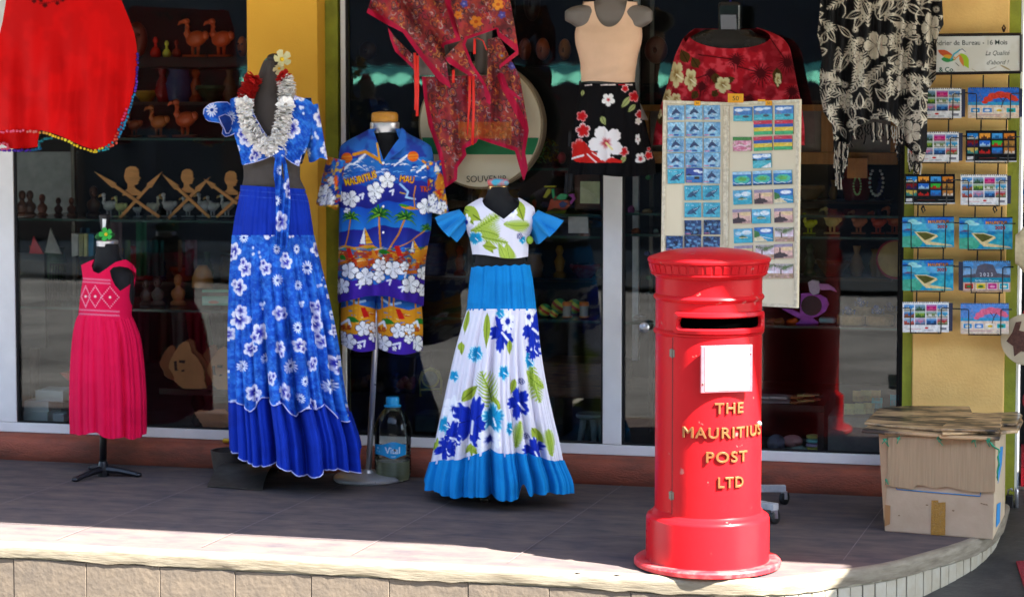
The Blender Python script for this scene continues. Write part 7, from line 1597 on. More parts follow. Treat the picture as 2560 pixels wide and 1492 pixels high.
lathe_thing('carved_stump', 'round carved wooden stump on the mint box', 'carving', B_(1490, 0)[0], 728, [(0, 0), (.5, 0), (.48, .4), (.38, .7), (.2, .98), (0, 1)], '7a5028', 60, 10.08)
b = base(B_(1600, 0)[0], 772, 9.98); cvm = Canvas(0, 0, 120, 50, '7cc8a8', 1.2); cvm.rect(0, 9, 120, 20, '38302c'); cvm.line([(20, 15), (100, 15)], 2, '8a8a80'); cvm.rect(0, 26, 120, 44, 'a8dcc4'); cvm.ell(40, 40, 18, 5, 'd88a70'); cvm.ell(100, 38, 8, 4, 'd88a70')
picture('gift_box', [P(*B_(*p), 9.94) for p in ((1484, 952), (1740, 950), (1740, 1068), (1484, 1066))], nF, .12, cvm, m_gloss, None, 60, 26); tag(bpy.data.objects['gift_box'], 'mint green printed gift box behind the blue skirt', 'box')
# hanging scarves
def scarf(label, x0, x1, v0, v1, col, y=10.62, lean=0):
    o = sheet('hanging_scarf', [(x0, v0), (x1, v0), (x1 + lean, v1), (x0 + lean, v1)], y, W(col) if False else mat('scarf_' + col, col, .85, var=.2, vscale=20), None, None, lambda x, v: .012 * np.sin(x * .3), 4.0); tag(o, label, 'scarf', 'cloth hanging inside the left window')
for x0, x1, v0, v1, c, lb, ln in ((272, 305, 555, 690, '8a7078', 'dusty pink scarf behind the spear cutouts', 0), (340, 366, 552, 690, '2c7a54', 'green scarf behind the spear cutouts', 0), (312, 326, 600, 690, '5a7a44', 'olive scarf beside the dress neck', 0), (366, 410, 600, 690, '1c5458', 'teal scarf in the middle of the left window', 0), (445, 455, 600, 680, '6a5a40', 'narrow brown scarf between the second and third shelves', 0), (463, 493, 600, 690, '7a4a5a', 'mauve scarf near the blue skirt', 0), (200, 225, 570, 640, '2a5a74', 'blue scarf left of the dress', 0), (428, 462, 780, 880, '70747a', 'grey scarf below the third shelf', 6), (462, 505, 780, 905, '7a0f22', 'wine red scarf below the third shelf', 20), (500, 520, 780, 905, '5a8a60', 'pale green scarf below the third shelf', 22), (520, 570, 780, 905, '2a1a24', 'dark plum scarf below the third shelf', 20), (395, 425, 780, 900, '48463c', 'khaki scarf below the third shelf', 0), (345, 372, 780, 900, '4a2c3c', 'purple scarf behind the dress', 0)): scarf(lb, x0, x1, v0, v1, c, 10.62, ln)
# grey partition, easel board, crate, books
o = MB().prism([P(u, v, 10.9) for u, v in ((40, 380), (190, 380), (190, 545), (40, 545))][::-1], Vector((0, .02, 0))).build('partition', W('5c5e60'), None); tag(o, 'grey partition panel inside the left window', 'panel')
ez = thing('display_easel', 'black display board on a dark leg inside the left window', 'easel', P(80, 1040, 10.3)); MB().prism([P(*B_(*p), 10.3) for p in ((112, 685), (325, 690), (335, 1380), (112, 1380))][::-1], Vector((0, .03, 0))).build('board', W('131316'), ez); mb = MB(); mb.tube([P(*B_(255, 1380), 10.32), P(*B_(255, 1900), 10.32)], .028, 8); mb.build('leg', W('2a1c18'), ez)
wc = thing('wire_crate', 'black wire basket beside the pink dress inside the left window', 'basket', P(150, 860, 10.2)); mb = MB()
for i in range(7): mb.tube([P(*B_(370 + i * 20, 760), 10.2), P(*B_(365 + i * 20, 1040), 10.2)], .004, 5)
for i in range(5): mb.tube([P(*B_(365, 770 + i * 66), 10.2), P(*B_(495, 765 + i * 66), 10.2)], .004, 5)
mb.build('wires', m_blackmetal, wc)
for x0, x1, c, lb in ((525, 575, '8a8a90', 'pale standing booklet'), (578, 612, '6a6a4a', 'olive standing booklet'), (615, 645, '9a8a60', 'cream standing booklet'), (648, 690, '1c5a7a', 'blue standing booklet')):
    o = MB().prism([P(*B_(*p), 10.2) for p in ((x0, 540), (x1, 545), (x1 - 4, 700), (x0 + 2, 710))][::-1], Vector((0, .04, 0))).build('booklet', W(c), None); tag(o, lb + ' left of the dress form neck', 'booklet', 'booklets in the left window')
for pts, c, lb in ((((215, 685), (245, 560), (320, 690)), '8c1a22', 'red toy sail beside the white post'), (((330, 680), (370, 500), (450, 690)), '6c6a66', 'grey toy sail behind the board')):
    o = MB().prism([P(*B_(*p), 10.25) for p in pts], Vector((0, .01, 0))).build('toy_sail', W(c), None); tag(o, lb, 'toy boat', 'toy sails in the left window')
# wooden map cut-outs
R_ = crop(30, 680, 3.498)
def mapcut(label, pts, y, col='b87a4a', holes=()):
    t = thing('wooden_cutout', label, 'wood cutout', P(*pts[0], y), 'island shaped wooden cutouts'); rg = random.Random(len(label)); q = []
    for (xa_, ya_), (xb_, yb_) in zip(pts, pts[1:] + pts[:1]):
        for k in range(5): s = k / 5; q.append((xa_ + (xb_ - xa_) * s + rg.uniform(-1.2, 1.2), ya_ + (yb_ - ya_) * s + rg.uniform(-1.2, 1.2)))
    MB().prism([P(*p, y) for p in q][::-1], Vector((0, .012, 0))).build('plate', mat('cutout' + col, {'b87a4a': 'eca468', 'a86e44': 'e09a5c', 'b07450': 'e8a070'}.get(col, 'b86a3c'), .6, var=.3, vscale=8), t)
    mb = MB()
    for h in holes: mb.prism([P(*p, y - .0015) for p in h][::-1], Vector((0, .001, 0)))
    if holes: mb.build('engraving', W('17110d'), t)
isl = lambda cx, cy, k: cm(R_, [(cx + x * k, cy + y * k) for x, y in ((0, -205), (25, -195), (40, -150), (48, -110), (100, -60), (140, 0), (165, 60), (160, 140), (185, 200), (120, 215), (40, 222), (-40, 200), (-95, 150), (-110, 90), (-145, 40), (-150, 0), (-130, -60), (-95, -120), (-60, -170), (-30, -195))])
hol = lambda cx, cy, k: [cm(R_, [(cx + x * k, cy + y * k) for x, y in h]) for h in (((-105, -30), (-80, -35), (-75, 40), (-62, 50), (-98, 52)), ((-60, -40), (-5, -40), (-10, -12), (-60, -20)), ((-38, 45), (-12, 40), (-12, 58), (-40, 62)))]
mapcut('big pale island cutout with dark engraving, front one of the group', isl(1520, 810, 1.0), 10.0, 'b87a4a', hol(1520, 810, 1)); mapcut('second island cutout half behind the blue skirt', isl(1850, 850, .95), 10.0, 'a86e44', hol(1850, 850, .95))
mapcut('dark island cutout standing behind the big one', isl(1560, 790, 1.0), 10.08, '7a4426'); mapcut('reddish island cutout at the left of the group', isl(1400, 790, .72), 10.1, '7c4224'); mapcut('small island cutout behind the second one', isl(1760, 800, .8), 10.1, '8a4e2c')
mapcut('island cutout lying low by the window foot', cm(R_, [(1590, 1230), (1640, 1205), (1720, 1215), (1810, 1195), (1850, 1200), (1930, 1260), (1920, 1340), (1780, 1380), (1680, 1370), (1640, 1300)]), 9.75, 'b07450')
tb = thing('low_table', 'low dark table under the island cutouts', 'table', P(430, 1040, 10.1)); mb = MB(); a = P(*R_(1300, 1010), 10.0); mb.box(a.x, a.x + .6, 9.98, 10.4, a.z - .03, a.z); mb.build('tabletop', W('1c1512'), tb)
for x in (a.x + .16, a.x + .5):
    mb = MB(); mb.lathe([(.02, 0), (.035, .03), (.02, .08), (.04, .12), (.025, a.z - .145)], (x, 10.1, .105), 14); mb.build('leg', W('1c1512'), tb, smooth=True)
m_wb = mat('white_box', 'e0e8e4', .6, var=.15, vscale=6)
for i, (x0, x1, v0, v1, lb) in enumerate(((100, 310, 1222, 1308, 'lowest white carton of the small pile'), (105, 320, 1132, 1220, 'middle white carton of the small pile'), (203, 445, 1040, 1130, 'topmost white carton of the small pile'), (320, 450, 1240, 1310, 'white carton behind the small pile'))):
    a = P(*R_(x0, v1), 9.78 + .02 * i); b = P(*R_(x1, v0), 9.78 + .02 * i); mb = MB(); mb.box(a.x, b.x, a.y, a.y + .16, max(.102, a.z), b.z); tag(mb.build('carton', m_wb, bev=.003), lb + ' behind the left window', 'carton', 'white cartons in the left window')
bt_ = thing('toy_boat', 'small red boat shaped bowl beside the pink dress', 'bowl', P(*R_(470, 940), 10.0)); MB().prism([P(*R_(*p), 9.95) for p in ((415, 880), (560, 885), (540, 955), (500, 955))], Vector((0, .08, 0))).build('hull', W('b02a1c'), bt_)

# ---- middle window
o = MB().prism([P(*Q_(*p), 9.9) for p in ((1775, 318), (1985, 320), (1982, 558), (1772, 555))][::-1], Vector((0, .004, 0))).build('paper_notice', W('8a8c6a', .6), None); tag(o, 'yellowed paper notice inside the glass left of the white post', 'notice')
o = MB().prism([P(*Q_(*p), 9.88) for p in ((1645, 672), (1858, 672), (1858, 876), (1645, 876))][::-1], Vector((0, .006, 0))).build('blank_card', W('a4b8b0', .6), None); tag(o, 'blank pale green card below the paper notice', 'card')
cr_ = P(*Q_(1860, 600), 10.0); o = MB().box(cr_.x - .06, cr_.x + .07, 9.96, 10.1, cr_.z - .015, cr_.z + .20).build('brown_case', W('3a2018'), None, bev=.01); tag(o, 'dark brown case behind the paper notice', 'case')
toy = thing('colourful_animal', 'multicoloured painted wooden animal on the middle glass shelf', 'toy', P(*Q_(1540, 655), 9.95))
for pts, c, nm in ((((1410, 650), (1450, 520), (1500, 480), (1560, 520), (1640, 520), (1660, 580), (1600, 640)), 'c8301c', 'body'), (((1370, 490), (1420, 400), (1455, 400), (1450, 440), (1400, 500)), 'c8b01c', 'leg'), (((1460, 400), (1490, 400), (1500, 500), (1560, 450), (1640, 460), (1620, 515), (1480, 530)), '28b85a', 'back'), (((1640, 460), (1700, 450), (1720, 510), (1670, 570), (1660, 540), (1690, 500)), 'b03ab0', 'tail'), (((1400, 650), (1500, 600), (1620, 630), (1600, 660), (1400, 662)), 'd8a01c', 'foot'), (((1540, 560), (1580, 530), (1640, 560), (1600, 600), (1560, 600)), '1c2a5a', 'spot')):
    MB().prism([P(*Q_(*p), 9.93 if nm not in ('spot',) else 9.925) for p in pts], Vector((0, .03 if nm == 'body' else .02, 0))).build(nm, W(c, .4), toy, bev=.002)
tag(MB().prism([P(*Q_(*p), 9.9) for p in ((1385, 366), (1505, 366), (1505, 382), (1385, 382))][::-1], Vector((0, .02, 0))).build('yellow_ruler', W('b8a01c'), None), 'yellow strip above the colourful animal', 'strip')
sp_ = [(0, 0), (.3, .02), (.46, .2), (.5, .5), (.46, .8), (.3, .98), (0, 1)]
def striped(label, cx, v, d, y=9.95):
    b = base(cx, v, y); t = thing('striped_maraca', label, 'maraca', b, 'striped maracas on the lower shelf'); r = d / 1060
    for k, c in enumerate(('2a7a3a', 'c8a82c', 'a82a1c', 'c8a82c', '2a6a3a')):
        a0 = -.5 + k * .2; mb = MB(); mb.lathe([(r * math.sqrt(max(0, 1 - (2 * z) ** 2)) + .0002, z * 2 * r) for z in np.linspace(a0, a0 + .199, 6)], (0, 0, 0), 18)
        R = Matrix.Rotation(.6, 3, 'Y'); mb.v = [tuple(R @ Vector(v_) + b + Vector((0, 0, r))) for v_ in mb.v]; mb.build('stripe', W(c, .4), t, smooth=True)
striped('striped maraca head nearest the girl skirt', 1362, 797, 34); striped('striped maraca head behind the orange jars', 1398, 797, 40, 10.1); striped('striped maraca right of the middle', 1436, 797, 38, 10.1); striped('low green striped maraca bowl', 1385, 797, 22, 9.9)
for cx, lb in ((1418, 'left orange topped glass jar'), (1460, 'right orange topped glass jar')):
    b = base(cx, 797, 9.93); t = thing('spice_jar', lb + ' on the lower shelf', 'jar', b, 'orange topped jars'); mb = MB(); mb.lathe([(.0, .006), (.021, .006), (.021, .055)], b, 20); mb.build('glass', mat('jar_glass', '9a9a90', .1, var=.1), t, smooth=40); mb = MB(); mb.lathe([(.023, .0551), (.024, .06), (.022, .074), (0, .076)], b, 20); mb.build('lid', W('d84a14'), t, smooth=40); mb = MB(); mb.lathe([(0, 0), (.024, .0), (.024, .0059)], b, 20); mb.build('bottom_ring', W('d84a14'), t)
lg = thing('log_bench', 'striped dark wood bench behind the girl skirt', 'bench', P(1430, 960, 10.2)); m_logw = mat('striped_wood', '7a5434', .5, var=.9, vscale=14, col2='1c120c', stretch=(.6, 1, 9))
a = P(*N_(110, 1160), 10.2); b = P(*N_(400, 995), 10.2); mb = MB(); mb.box(a.x, b.x + .1, 10.2, 10.5, a.z, b.z); mb.build('plank', m_logw, lg, bev=.01)
for x in (a.x + .05, b.x): mb = MB(); mb.box(x, x + .05, 10.25, 10.45, .102, a.z - .002); mb.build('leg', W('17120f'), lg)
st_ = thing('milking_stool', 'small grey wooden stool low beside the white post', 'stool', P(*N_(345, 1350), 9.95)); c = P(*N_(348, 1258), 9.95); mb = MB(); mb.lathe([(0, 0), (.07, 0), (.075, .01), (.07, .02), (0, .02)], c, 24); mb.build('seat', W('5a6460'), st_, smooth=40)
for k in range(4): a_ = k * 1.57 + .5; mb = MB(); mb.tube([c + Vector((.035 * math.cos(a_), .035 * math.sin(a_), 0)), c + Vector((.06 * math.cos(a_), .06 * math.sin(a_), -(c.z - .105)))], [.02, .013], 8); mb.build('leg', W('5a6460'), st_, smooth=True)
U_ = crop(840, 860, 3.6)
cmr = thing('cane_mirror', 'small round mirror in a bent cane frame behind the bottle', 'mirror', P(*U_(850, 440), 9.95)); m_cane = W('c09a50', .5); c = P(*U_(850, 305), 9.95)
mb = MB(); mb.tube([P(*U_(760, 470), 9.95), P(*U_(752, 330), 9.95), P(*U_(775, 250), 9.95), P(*U_(850, 215), 9.95), P(*U_(925, 250), 9.95), P(*U_(948, 330), 9.95), P(*U_(945, 450), 9.95)], .006, 8); mb.tube([P(*U_(758, 408), 9.95), P(*U_(946, 405), 9.95)], .005, 8); mb.build('cane_frame', m_cane, cmr, smooth=True)
mb = MB(); mb.tube([c + Vector((.042 * math.cos(k * .2618), -.004, .042 * math.sin(k * .2618))) for k in range(25)], .005, 8); mb.build('ring', m_cane, cmr, smooth=True)
MB().prism([c + Vector((.040 * math.cos(-k * .2), 0, .040 * math.sin(-k * .2))) for k in range(31)], Vector((0, .004, 0))).build('mirror_glass', mat('old_mirror', 'a8b8a8', .3, metal=.3, var=.4, vscale=30), cmr)
for x0, x1, y0, y1, c_, lb, dpt in ((110, 720, 120, 430, '201814', 'dark carved chest behind the chrome pole', .3), (700, 900, 640, 790, '3a4a48', 'pale slatted crate behind the bottle', .2)):
    a = P(*U_(x0, y1), 10.15); b = P(*U_(x1, y0), 10.15); mb = MB(); mb.box(a.x, b.x, 10.15, 10.15 + dpt, max(.102, a.z), b.z); tag(mb.build('storage_box', W(c_), bev=.01), lb, 'box')
rgk = random.Random(21)
for i in range(9):
    x, y = 130 + i * 66, 390 - rgk.uniform(0, 60); c = P(*U_(x, y), 10.02); mb = MB(); mb.ell(c, (.035, .03, .03), Matrix.Rotation(rgk.uniform(-.5, .5), 3, 'Y')); mb.ell(c + Vector((.02, -.01, .02)), (.018, .018, .02)); tag(mb.build('shell', W(rgk.choice(['3a2a22', '4a3a2c', '4a241c', '2a2422']), .15), smooth=True), f'glossy dark shell, {ORD[i]} from the left behind the chrome pole', 'shell', 'dark shells behind the chrome pole')
for (x0, x1, y0, y1, c_, lb) in ((1530, 1620, 0, 130, '8a2830', 'pink red cloth bag beside the black skirt'), (1100, 1180, 160, 330, '2a1216', 'dark red bag behind the drum rim')):
    c = P(*Q_((x0 + x1) / 2, (y0 + y1) / 2), 10.0); mb = MB(); mb.ell(c, ((x1 - x0) / 4.32 / 1060, .04, (y1 - y0) / 4.32 / 1060)); tag(mb.build('cloth_bag', W(c_), smooth=True), lb, 'bag')
tn = thing('tinsel_bundle', 'gold and green tinsel bundle right of the round drum', 'decoration', P(*Q_(1400, 120), 9.95)); mg, mgr = MB(), MB()
for i in range(60):
    c = P(*Q_(rgk.uniform(1300, 1530), rgk.uniform(-120, 110)), 9.95 + rgk.uniform(-.03, .03)); (mg if i % 3 else mgr).tube([c, c + Vector((rgk.uniform(-.015, .015), 0, rgk.uniform(-.012, .012))), c + Vector((rgk.uniform(-.02, .02), 0, rgk.uniform(-.02, .02)))], .0022, 4)
mg.build('gold_strands', mat('gold_foil', 'b0a03a', .2, metal=.7), tn); mgr.build('green_strands', W('2a4a24'), tn)
# upper part of the middle window: dim masks and statues
gM = 'dim carved masks behind the middle windows'
for x, v, hp, wp, c, lb in ((1313, 152, 58, 32, '6a3018', 'brown carved head right of the paisley cloth'), (1357, 152, 58, 36, '7a3a1c', 'lighter carved head beside the first one'), (1412, 152, 56, 32, '7a4a20', 'carved head behind the grey mannequin arm'), (1640, 160, 70, 60, '3a1612', 'dark horse like carving left of the red blouse'), (1270, 60, 90, 40, '17100e', 'black mask at the top of the middle window'), (1330, 54, 90, 44, '1a1210', 'second black mask at the top of the middle window'), (920, 150, 50, 50, '2a1c14', 'dark carving above the man mannequin'), (960, 60, 80, 50, '1c1412', 'dim tall carving at the top of the middle window')): 
    z_ = P(x, v, 10.1); b = z_; t = thing('carved_mask', lb, 'mask', b, gM); w_ = wp / 1060; h = hp / 530; mb = MB(); mb.ell((b.x, b.y, b.z + h / 2), (w_, .04, h / 2), None, 16, 12); mb.build('face', W(c), t, smooth=True); mb = MB(); mb.ell((b.x, b.y - .04, b.z + h * .48), (w_ * .2, .02, h * .12)); mb.build('nose', W(c), t, smooth=True)
u5 = shelf_unit('display_shelf', 'dark high shelf behind the middle window', 880, 1500, [155], m_shd, 9.98, 10.4, .02, False)

# ---- right window
cab = thing('wooden_cabinet', 'orange wood framed wall cabinet with grey panels behind the right window', 'cabinet', P(2060, 408, 10.2)); m_cabw = mat('cabinet_wood', 'c8843c', .45, var=.4, vscale=9, stretch=(5, 1, 1))
mb = MB()
def bar(x0, x1, v0, v1, y=10.0, d=.04): a = P(x0, v1, y); b = P(x1, v0, y); mb.box(a.x, b.x, y, y + d, a.z, b.z)
bar(1560, 2244, 262, 278); bar(1560, 2244, 382, 408)
for x0, x1 in ((1600, 1622), (1855, 1872), (2052, 2084), (2226, 2244)): bar(x0, x1, 279, 381, 10.002)
mb.build('cabinet_frame', m_cabw, cab, bev=.003)
mb = MB(); a = P(1560, 400, 10.06); b = P(2244, 270, 10.06); mb.box(a.x, b.x, 10.06, 10.3, a.z, b.z); mb.build('panel', W('5c5450'), cab)
gR = 'bird figures on the right window shelf'
for x, hp, c, s, lb in ((320, 54, 'a8a810', -1, 'bright yellow bird figure beside the board edge'), (430, 68, 'b08050', -1, 'tan carved bird figure with fan tail'), (560, 60, '9a5034', -1, 'pinkish brown bird figure'), (655, 58, 'a02c14', -1, 'glossy red bird figure'), (735, 70, '7a3a18', -1, 'tall brown bird figure by the calendar rack')): bird(lb + ' on the glass shelf', O_(x, 0)[0], 589, hp, c, s, 9.97, gR)
pm2 = thing('dodo_mirror', 'purple and pink bird shaped mirror frame on the right shelf', 'mirror', P(*O_(310, 805), 9.93)); V_ = crop(1880, 700, 3.264)
def vp(pts, y=9.93): return [P(*V_(*p), y) for p in pts]
MB().prism(vp(((455, 20), (490, 0), (545, 10), (560, 60), (545, 110), (500, 125), (470, 95)))[::-1], Vector((0, .02, 0))).build('head', W('c07ac0', .5), pm2, bev=.003)
MB().prism(vp(((545, 30), (620, 35), (670, 65), (692, 100), (640, 80), (560, 82)), 9.925)[::-1], Vector((0, .02, 0))).build('beak', W('8a5ab8', .5), pm2, bev=.003)
ou = [(240, 235), (330, 240), (390, 270), (400, 110), (470, 105), (500, 125), (555, 120), (610, 150), (628, 200), (600, 255), (540, 295), (490, 310), (540, 345), (540, 360), (355, 360), (400, 320), (330, 285)]
MB().prism(vp(ou)[::-1], Vector((0, .02, 0))).build('frame', mat('purple_sparkle', 'd060e4', .5, var=.5, vscale=40), pm2, bev=.002)
MB().prism(vp([(485 + 85 * math.cos(k * .2618), 208 + 82 * math.sin(k * .2618)) for k in range(24)], 9.928)[::-1], Vector((0, .002, 0))).build('mirror_glass', mat('dim_mirror', '3a3a40', .2), pm2)
def basket(label, x, v, w_, h_, y):
    c = P(*V_(x, v), y); r = w_ / 3.264 / 1060; h = h_ / 3.264 / 530; mb = MB(); mb.lathe([(0, .001), (r * .96, .001), (r, .004), (r, h), (r * .93, h), (r * .92, .008), (0, .008)], c, 36); tag(mb.build('woven_basket', mat('woven_straw', 'd0a468', .8, var=.4, vscale=70, bump=.4, bscale=200), smooth=40), label, 'basket', 'woven baskets on the right shelf'); return c, r, h
def frog(label, x, v, y=9.97):
    c = P(*V_(x, v), y); mb = MB(); mb.ell(c + Vector((0, 0, .012)), (.02, .018, .016)); mb.ell(c + Vector((-.008, -.012, .03)), (.014, .013, .012))
    for s in (-1, 1): mb.tube([c + Vector((s * .014, 0, .012)), c + Vector((s * .028, -.006, .02)), c + Vector((s * .026, -.008, 0))], .006, 6)
    t = thing('blue_frog', label, 'figurine', c, 'blue frog figurines on the baskets'); mb.build('body', W('16305c', .25), t, smooth=True); md = MB(); r = random.Random(len(label))
    for k in range(9): md.ell(c + Vector((r.uniform(-.018, .018), -.017, r.uniform(.004, .034))), (.0026,) * 3, nu=6, nv=4)
    md.build('dots', W('d8cc90'), t)
basket('wide woven basket left of the pair on the right shelf', 805, 362, 220, 75, 9.96); basket('wide woven basket right of the pair on the right shelf', 1040, 365, 220, 75, 9.96); basket('smaller woven basket stacked between the two wide ones', 905, 292, 150, 70, 10.06)
frog('blue dotted frog in the left wide basket', 790, 278); frog('blue dotted frog on the stacked small basket', 892, 212, 10.05); frog('blue dotted frog in the right wide basket', 1030, 272); frog('dark blue frog behind the right basket', 1130, 250, 10.1)
c = P(*V_(612, 352), 9.95); mb = MB(); mb.box(c.x - .037, c.x + .037, 9.94, 10.0, c.z, c.z + .026); tag(mb.build('turquoise_tin', mat('tin_blue', '7cc0c8', .4, var=.3, vscale=30), bev=.008), 'small turquoise tin between the mirror bird and the baskets', 'tin')
for i, (x, c_, lb) in enumerate(((150, '5a3420', 'brown'), (215, '6a3a1c', 'amber'), (330, '8a3a10', 'orange'), (95, '3a2a20', 'dark'))): c = P(*V_(x, 340), 9.95); mb = MB(); mb.ell(c, (.03, .025, .016)); mb.ell(c + Vector((.012, -.005, .01)), (.014, .014, .01)); tag(mb.build('polished_stone', W(c_, .15), smooth=True), f'{lb} polished stone in front of the mirror bird', 'stone', 'polished stones on the right shelf')
for (u0, u1, v0, v1, c_, nm, lb) in ((2118, 2168, 396, 446, '8a5428', 'wooden_tag', 'small wooden panel hanging below the cabinet'),): tag(MB().prism([P(*p, 9.95) for p in ((u0, v0), (u1, v0), (u1, v1), (u0, v1))][::-1], Vector((0, .02, 0))).build(nm, W(c_)), lb, 'panel')
def necklace(label, u, v, w_, h_, col, n, r, y=9.95):
    mb = MB()
    for k in range(n): a = math.pi * (k / (n - 1)) * 1.6 - math.pi * 1.3; p = P(u + w_ * math.cos(a), v - h_ * math.sin(a), y); mb.ell(p, (r,) * 3, nu=8, nv=6)
    tag(mb.build('bead_necklace', W(col), smooth=True), label, 'necklace', 'bead necklaces in the right window')
necklace('pale green bead necklace under the hanging panel', 2143, 465, 9, 22, '7a9a5a', 16, .005); necklace('grey and white bead necklace beside the green one', 2191, 455, 17, 34, 'a8a498', 16, .007)
c = P(*O_(745, 485), 9.97); rf = 92 / 1.9575 / 530
fn = thing('round_fan', 'round woven fan with a red rim behind the calendar rack', 'fan', c); MB().prism([c + Vector((rf * math.cos(-k * .17), 0, rf * math.sin(-k * .17))) for k in range(37)], Vector((0, .004, 0))).build('fan_face', W('7a6a44', .7), fn); mb = MB(); mb.tube([c + Vector((rf * math.cos(k * .1745), 0, rf * math.sin(k * .1745))) for k in range(37)], .006, 6); mb.build('rim', W('6a1c24'), fn, smooth=True)
# lower unit with cards, combs and bags
un = thing('low_cabinet', 'low black cabinet behind the post box inside the right window', 'cabinet', P(1960, 1100, 10.0)); a = P(*V_(-260, 1400), 9.9); b = P(*V_(590, 1025), 9.9); mb = MB(); mb.box(a.x, b.x, 9.9, 10.5, b.z - .03, b.z); mb.build('top', W('100e0e'), un); mb = MB(); mb.box(b.x - .03, b.x, 9.9, 10.5, .102, b.z - .031); mb.build('side', W('141112'), un); mb = MB(); mb.box(a.x, b.x - .031, 10.45, 10.5, .102, b.z - .031); mb.build('back', W('141112'), un)
zt = b.z + .001
for i in range(6):
    x = float(PN(*V_(90 + (i % 2) * 130, 1000), 9.95)[0]); zz = zt + (i // 2) * .011; mb = MB(); mb.box(x - .05, x + .05, 9.92, 10.02, zz, zz + .010, rot=rgk.uniform(-.4, .4)); tag(mb.build('framed_picture', W(['5c5c62', '3a3a40', '8a8a90'][i // 2], .3), bev=.001), f'{["grey", "dark", "pale"][i // 2]} flat picture frame in the {["left", "right"][i % 2]} heap on the black cabinet', 'picture frame', 'picture frames on the black cabinet')
for i in range(8):
    c = P(*V_(330 + (i % 4) * 55, 985 - (i // 4) * 60), 9.96 + .03 * (i // 4)); c.z = zt + (i // 4) * .02 + (i % 4) * .006; mb = MB(); mb.box(c.x - .04, c.x + .04, c.y - .03, c.y + .03, c.z, c.z + .006, rot=rgk.uniform(-.5, .5)); tag(mb.build('wooden_tile', W(['8a5a34', '6a4024', 'a87a48', '5a3420'][i % 4]), bev=.001), f'{["tan", "brown", "light", "dark"][i % 4]} wooden tile in the {["front", "back"][i // 4]} of the heap beside the frames', 'wooden tile', 'wooden tiles on the black cabinet')
def comb(label, x, y, col, w_=85, h_=85, yy=9.85):
    c = P(*V_(x, y), yy); s = 1 / 3.264 / 530; mb = MB(); W_ = w_ * s; H_2 = h_ * s; mb.box(c.x - W_ / 2, c.x + W_ / 2, yy, yy + .006, c.z + H_2 * .5, c.z + H_2)
    for k in range(8): x_ = c.x - W_ / 2 + W_ * (k + .1) / 8; mb.box(x_, x_ + W_ * .075, yy, yy + .005, c.z, c.z + H_2 * .5)
    tag(mb.build('comb', W(col, .5)), label, 'comb', 'combs on the right window floor')
for x, y, c, lb in ((795, 1095, 'b08a58', 'front left wooden comb'), (885, 1092, 'b48e5c', 'front middle wooden comb'), (955, 1088, 'a87e50', 'front right wooden comb'), (865, 990, 'a07448', 'back left wooden comb'), (930, 985, 'a87c4c', 'back middle wooden comb'), (1005, 985, '9a7044', 'back right wooden comb'), (1020, 1046, '4a90b8', 'pale blue comb'), (1170, 1022, '1c7a8c', 'teal comb')): comb(lb + ' leaning inside the right window', x, y, c)
lw = thing('window_ledge', 'low grey ledge carrying the combs inside the right window', 'ledge', P(*V_(900, 1100), 9.9)); a = P(*V_(620, 1110), 9.86); b = P(*V_(1300, 1060), 9.86); mb = MB(); mb.box(a.x, float(PN(2246, 1000, 9.86)[0]), 9.87, 10.3, .102, a.z - .002); mb.build('ledge_top', W('3c4040', .7), lw)
c = P(*V_(500, 1360), 9.95)
for k, cc in enumerate(('5a8a90', '8a8a3a', '7a6a8a', '4a9aa0', '8a9a4a')):
    mb = MB(); mb.lathe([(.022, 0), (.034, .004), (.034, .014), (.022, .018)], (c.x, 9.95, .104 + k * .019), 24); tag(mb.build('bangle', W(cc, .3), smooth=40), f'{["grey blue", "olive", "mauve", "turquoise", "lime"][k]} bangle, {["lowest", "second", "third", "fourth", "topmost"][k]} of the pile under the cabinet', 'bangle', 'pile of bangles')
for x, y, rx, rz, cc, lb in ((330, 1290, .05, .03, '8a5a58', 'dusty pink cloth bundle'), (200, 1290, .045, .045, '4a4a58', 'grey striped cloth bundle'), (370, 1370, .05, .022, '5a6a64', 'grey green cloth bundle')):
    c = P(*V_(x, y), 9.95); mb = MB(); mb.ell((c.x, 9.95, .104 + rz + (.03 if 'pink' in lb else 0)), (rx, .04, rz)); mb.ell((c.x + rx * .5, 9.93, .104 + rz * 1.2 + (.03 if 'pink' in lb else 0)), (rx * .5, .03, rz * .6)); tag(mb.build('cloth_bundle', W(cc, .8), smooth=True), lb + ' below the black cabinet', 'cloth', 'cloth bundles below the black cabinet')
# sliver between post and board
for x, v, rx, rz, cc, lb in ((1578, 534, 18, 20, '7a3a6a', 'pink conch shell'), (1618, 534, 26, 12, 'b07a50', 'orange star shaped shell'), (1590, 586, 24, 16, '8a4a24', 'orange brown conch shell'), (1640, 586, 14, 14, '8a8a94', 'pale grey shell'), (1600, 797, 34, 10, '4a4a4c', 'grey glass dish'), (1618, 640, 16, 12, '2a2a5a', 'dark blue glass dish'), (1622, 700, 16, 12, '2a4a34', 'green glass dish'), (1620, 450, 14, 12, '2a5a34', 'green glass float'), (1620, 740, 20, 12, '3a3a3c', 'smoky glass bowl')):
    b = P(x, v, 9.97); mb = MB(); mb.ell(b + Vector((0, 0, rz / 1060)), (rx / 1060, rx / 1300, rz / 1060)); mb.ell(b + Vector((rx / 2600, -.01, rz / 700)), (rx / 2600, rx / 2600, rz / 1800), nu=10, nv=6); tag(mb.build('shell' if 'shell' in lb else 'glass_dish', W(cc, .15), smooth=True), lb + ' seen left of the magnet board', 'shell' if 'shell' in lb else 'glassware', 'goods left of the magnet board')
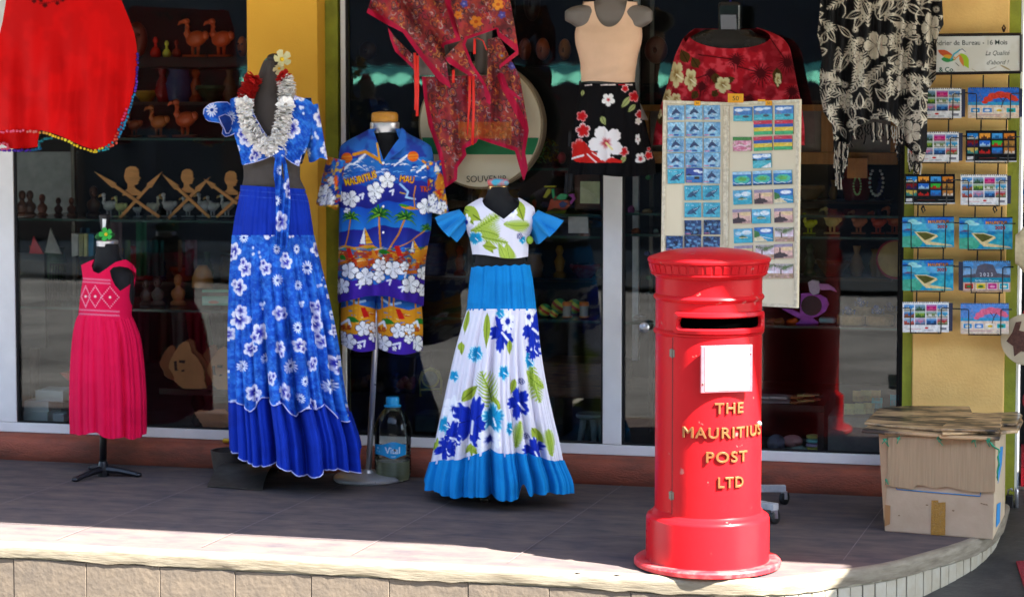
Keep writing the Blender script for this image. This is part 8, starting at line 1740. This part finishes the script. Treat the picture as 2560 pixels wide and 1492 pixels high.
up_ = thing('white_upright', 'pale vertical shelf upright left of the magnet board', 'upright', P(1595, 900, 10.1)); a = P(1580, 900, 10.1); mb = MB(); mb.box(a.x, a.x + .03, 10.1, 10.13, a.z, 2.3); mb.build('bar', W('8a948c'), up_)
kn = P(1613, 817, 9.6); mb = MB(); mb.lathe([(0, 0), (.012, .004), (.010, .02), (.022, .03), (.024, .045), (.012, .055), (0, .056)], (0, 0, 0), 20); mb.v = [(kn.x + v[0], YG + .004 - v[2], kn.z + v[1]) for v in mb.v]; tag(mb.build('brass_ball', m_steel, smooth=40), 'shiny steel door knob left of the post box', 'knob')

# goods on a far back shelf, dim behind the glass
gk = 'goods on the far back shelf'
KND = (('vase', [(0, 0), (.18, 0), (.3, .3), (.2, .6), (.1, .75), (.16, 1), (0, 1)]), ('bowl', [(0, 0), (.3, 0), (.7, .8), (.66, 1), (0, .9)]), ('statuette', [(0, 0), (.26, 0), (.26, .1), (.14, .2), (.22, .5), (.1, .7), (.17, .85), (.08, 1), (0, 1)]), ('pot', [(0, 0), (.4, 0), (.5, .5), (.36, .85), (.42, 1), (0, 1)]))
PAL = (('6a2c14', 'rust brown'), ('7a5a20', 'ochre'), ('2a3a2a', 'dark green'), ('6a1a1a', 'wine red'), ('4a3424', 'walnut'), ('2a3050', 'navy'), ('8a6a4a', 'sandy'))
WN = (('left', 60, 600, 700), ('middle', 880, 1490, 545), ('middle', 880, 1490, 690), ('right', 1880, 2230, 500), ('right', 1880, 2230, 690), ('left', 340, 600, 255))
for wi, (wn, xa_, xb_, v) in enumerate(WN):
    z = float(PN((xa_ + xb_) / 2, v, 11.0)[2]); a = float(PN(xa_, v, 11.0)[0]); b = float(PN(xb_, v, 11.0)[0]); mb = MB(); mb.box(a, b, 10.9, 11.15, z - .015, z); tag(mb.build('back_shelf', W('2a1c14'), None), f'dark back shelf deep inside the {wn} window, {["mid height", "upper", "lower", "upper", "lower", "top"][wi]} one', 'shelf', 'back shelves')
    n = 10 if xb_ - xa_ > 400 else 6
    for k in range(n):
        kn_, pf = KND[(k * 3 + wi) % 4]; cc, cn = PAL[(k * 2 + wi * 3) % 7]; h = rgk.uniform(.10, .2); x = a + .06 + (b - a - .12) * k / (n - 1); mb = MB(); mb.lathe([(r_ * h * .8, z_ * h * (.5 if kn_ == 'bowl' else 1)) for r_, z_ in pf], (x, 11.0, z + .001), 18)
        tag(mb.build(kn_, W(cc, .25), None, smooth=40), f'{cn} {kn_}, {ORD[k]} from the left on the {["mid height", "upper", "lower", "upper", "lower", "top"][wi]} back shelf, {wn} window', kn_, gk)
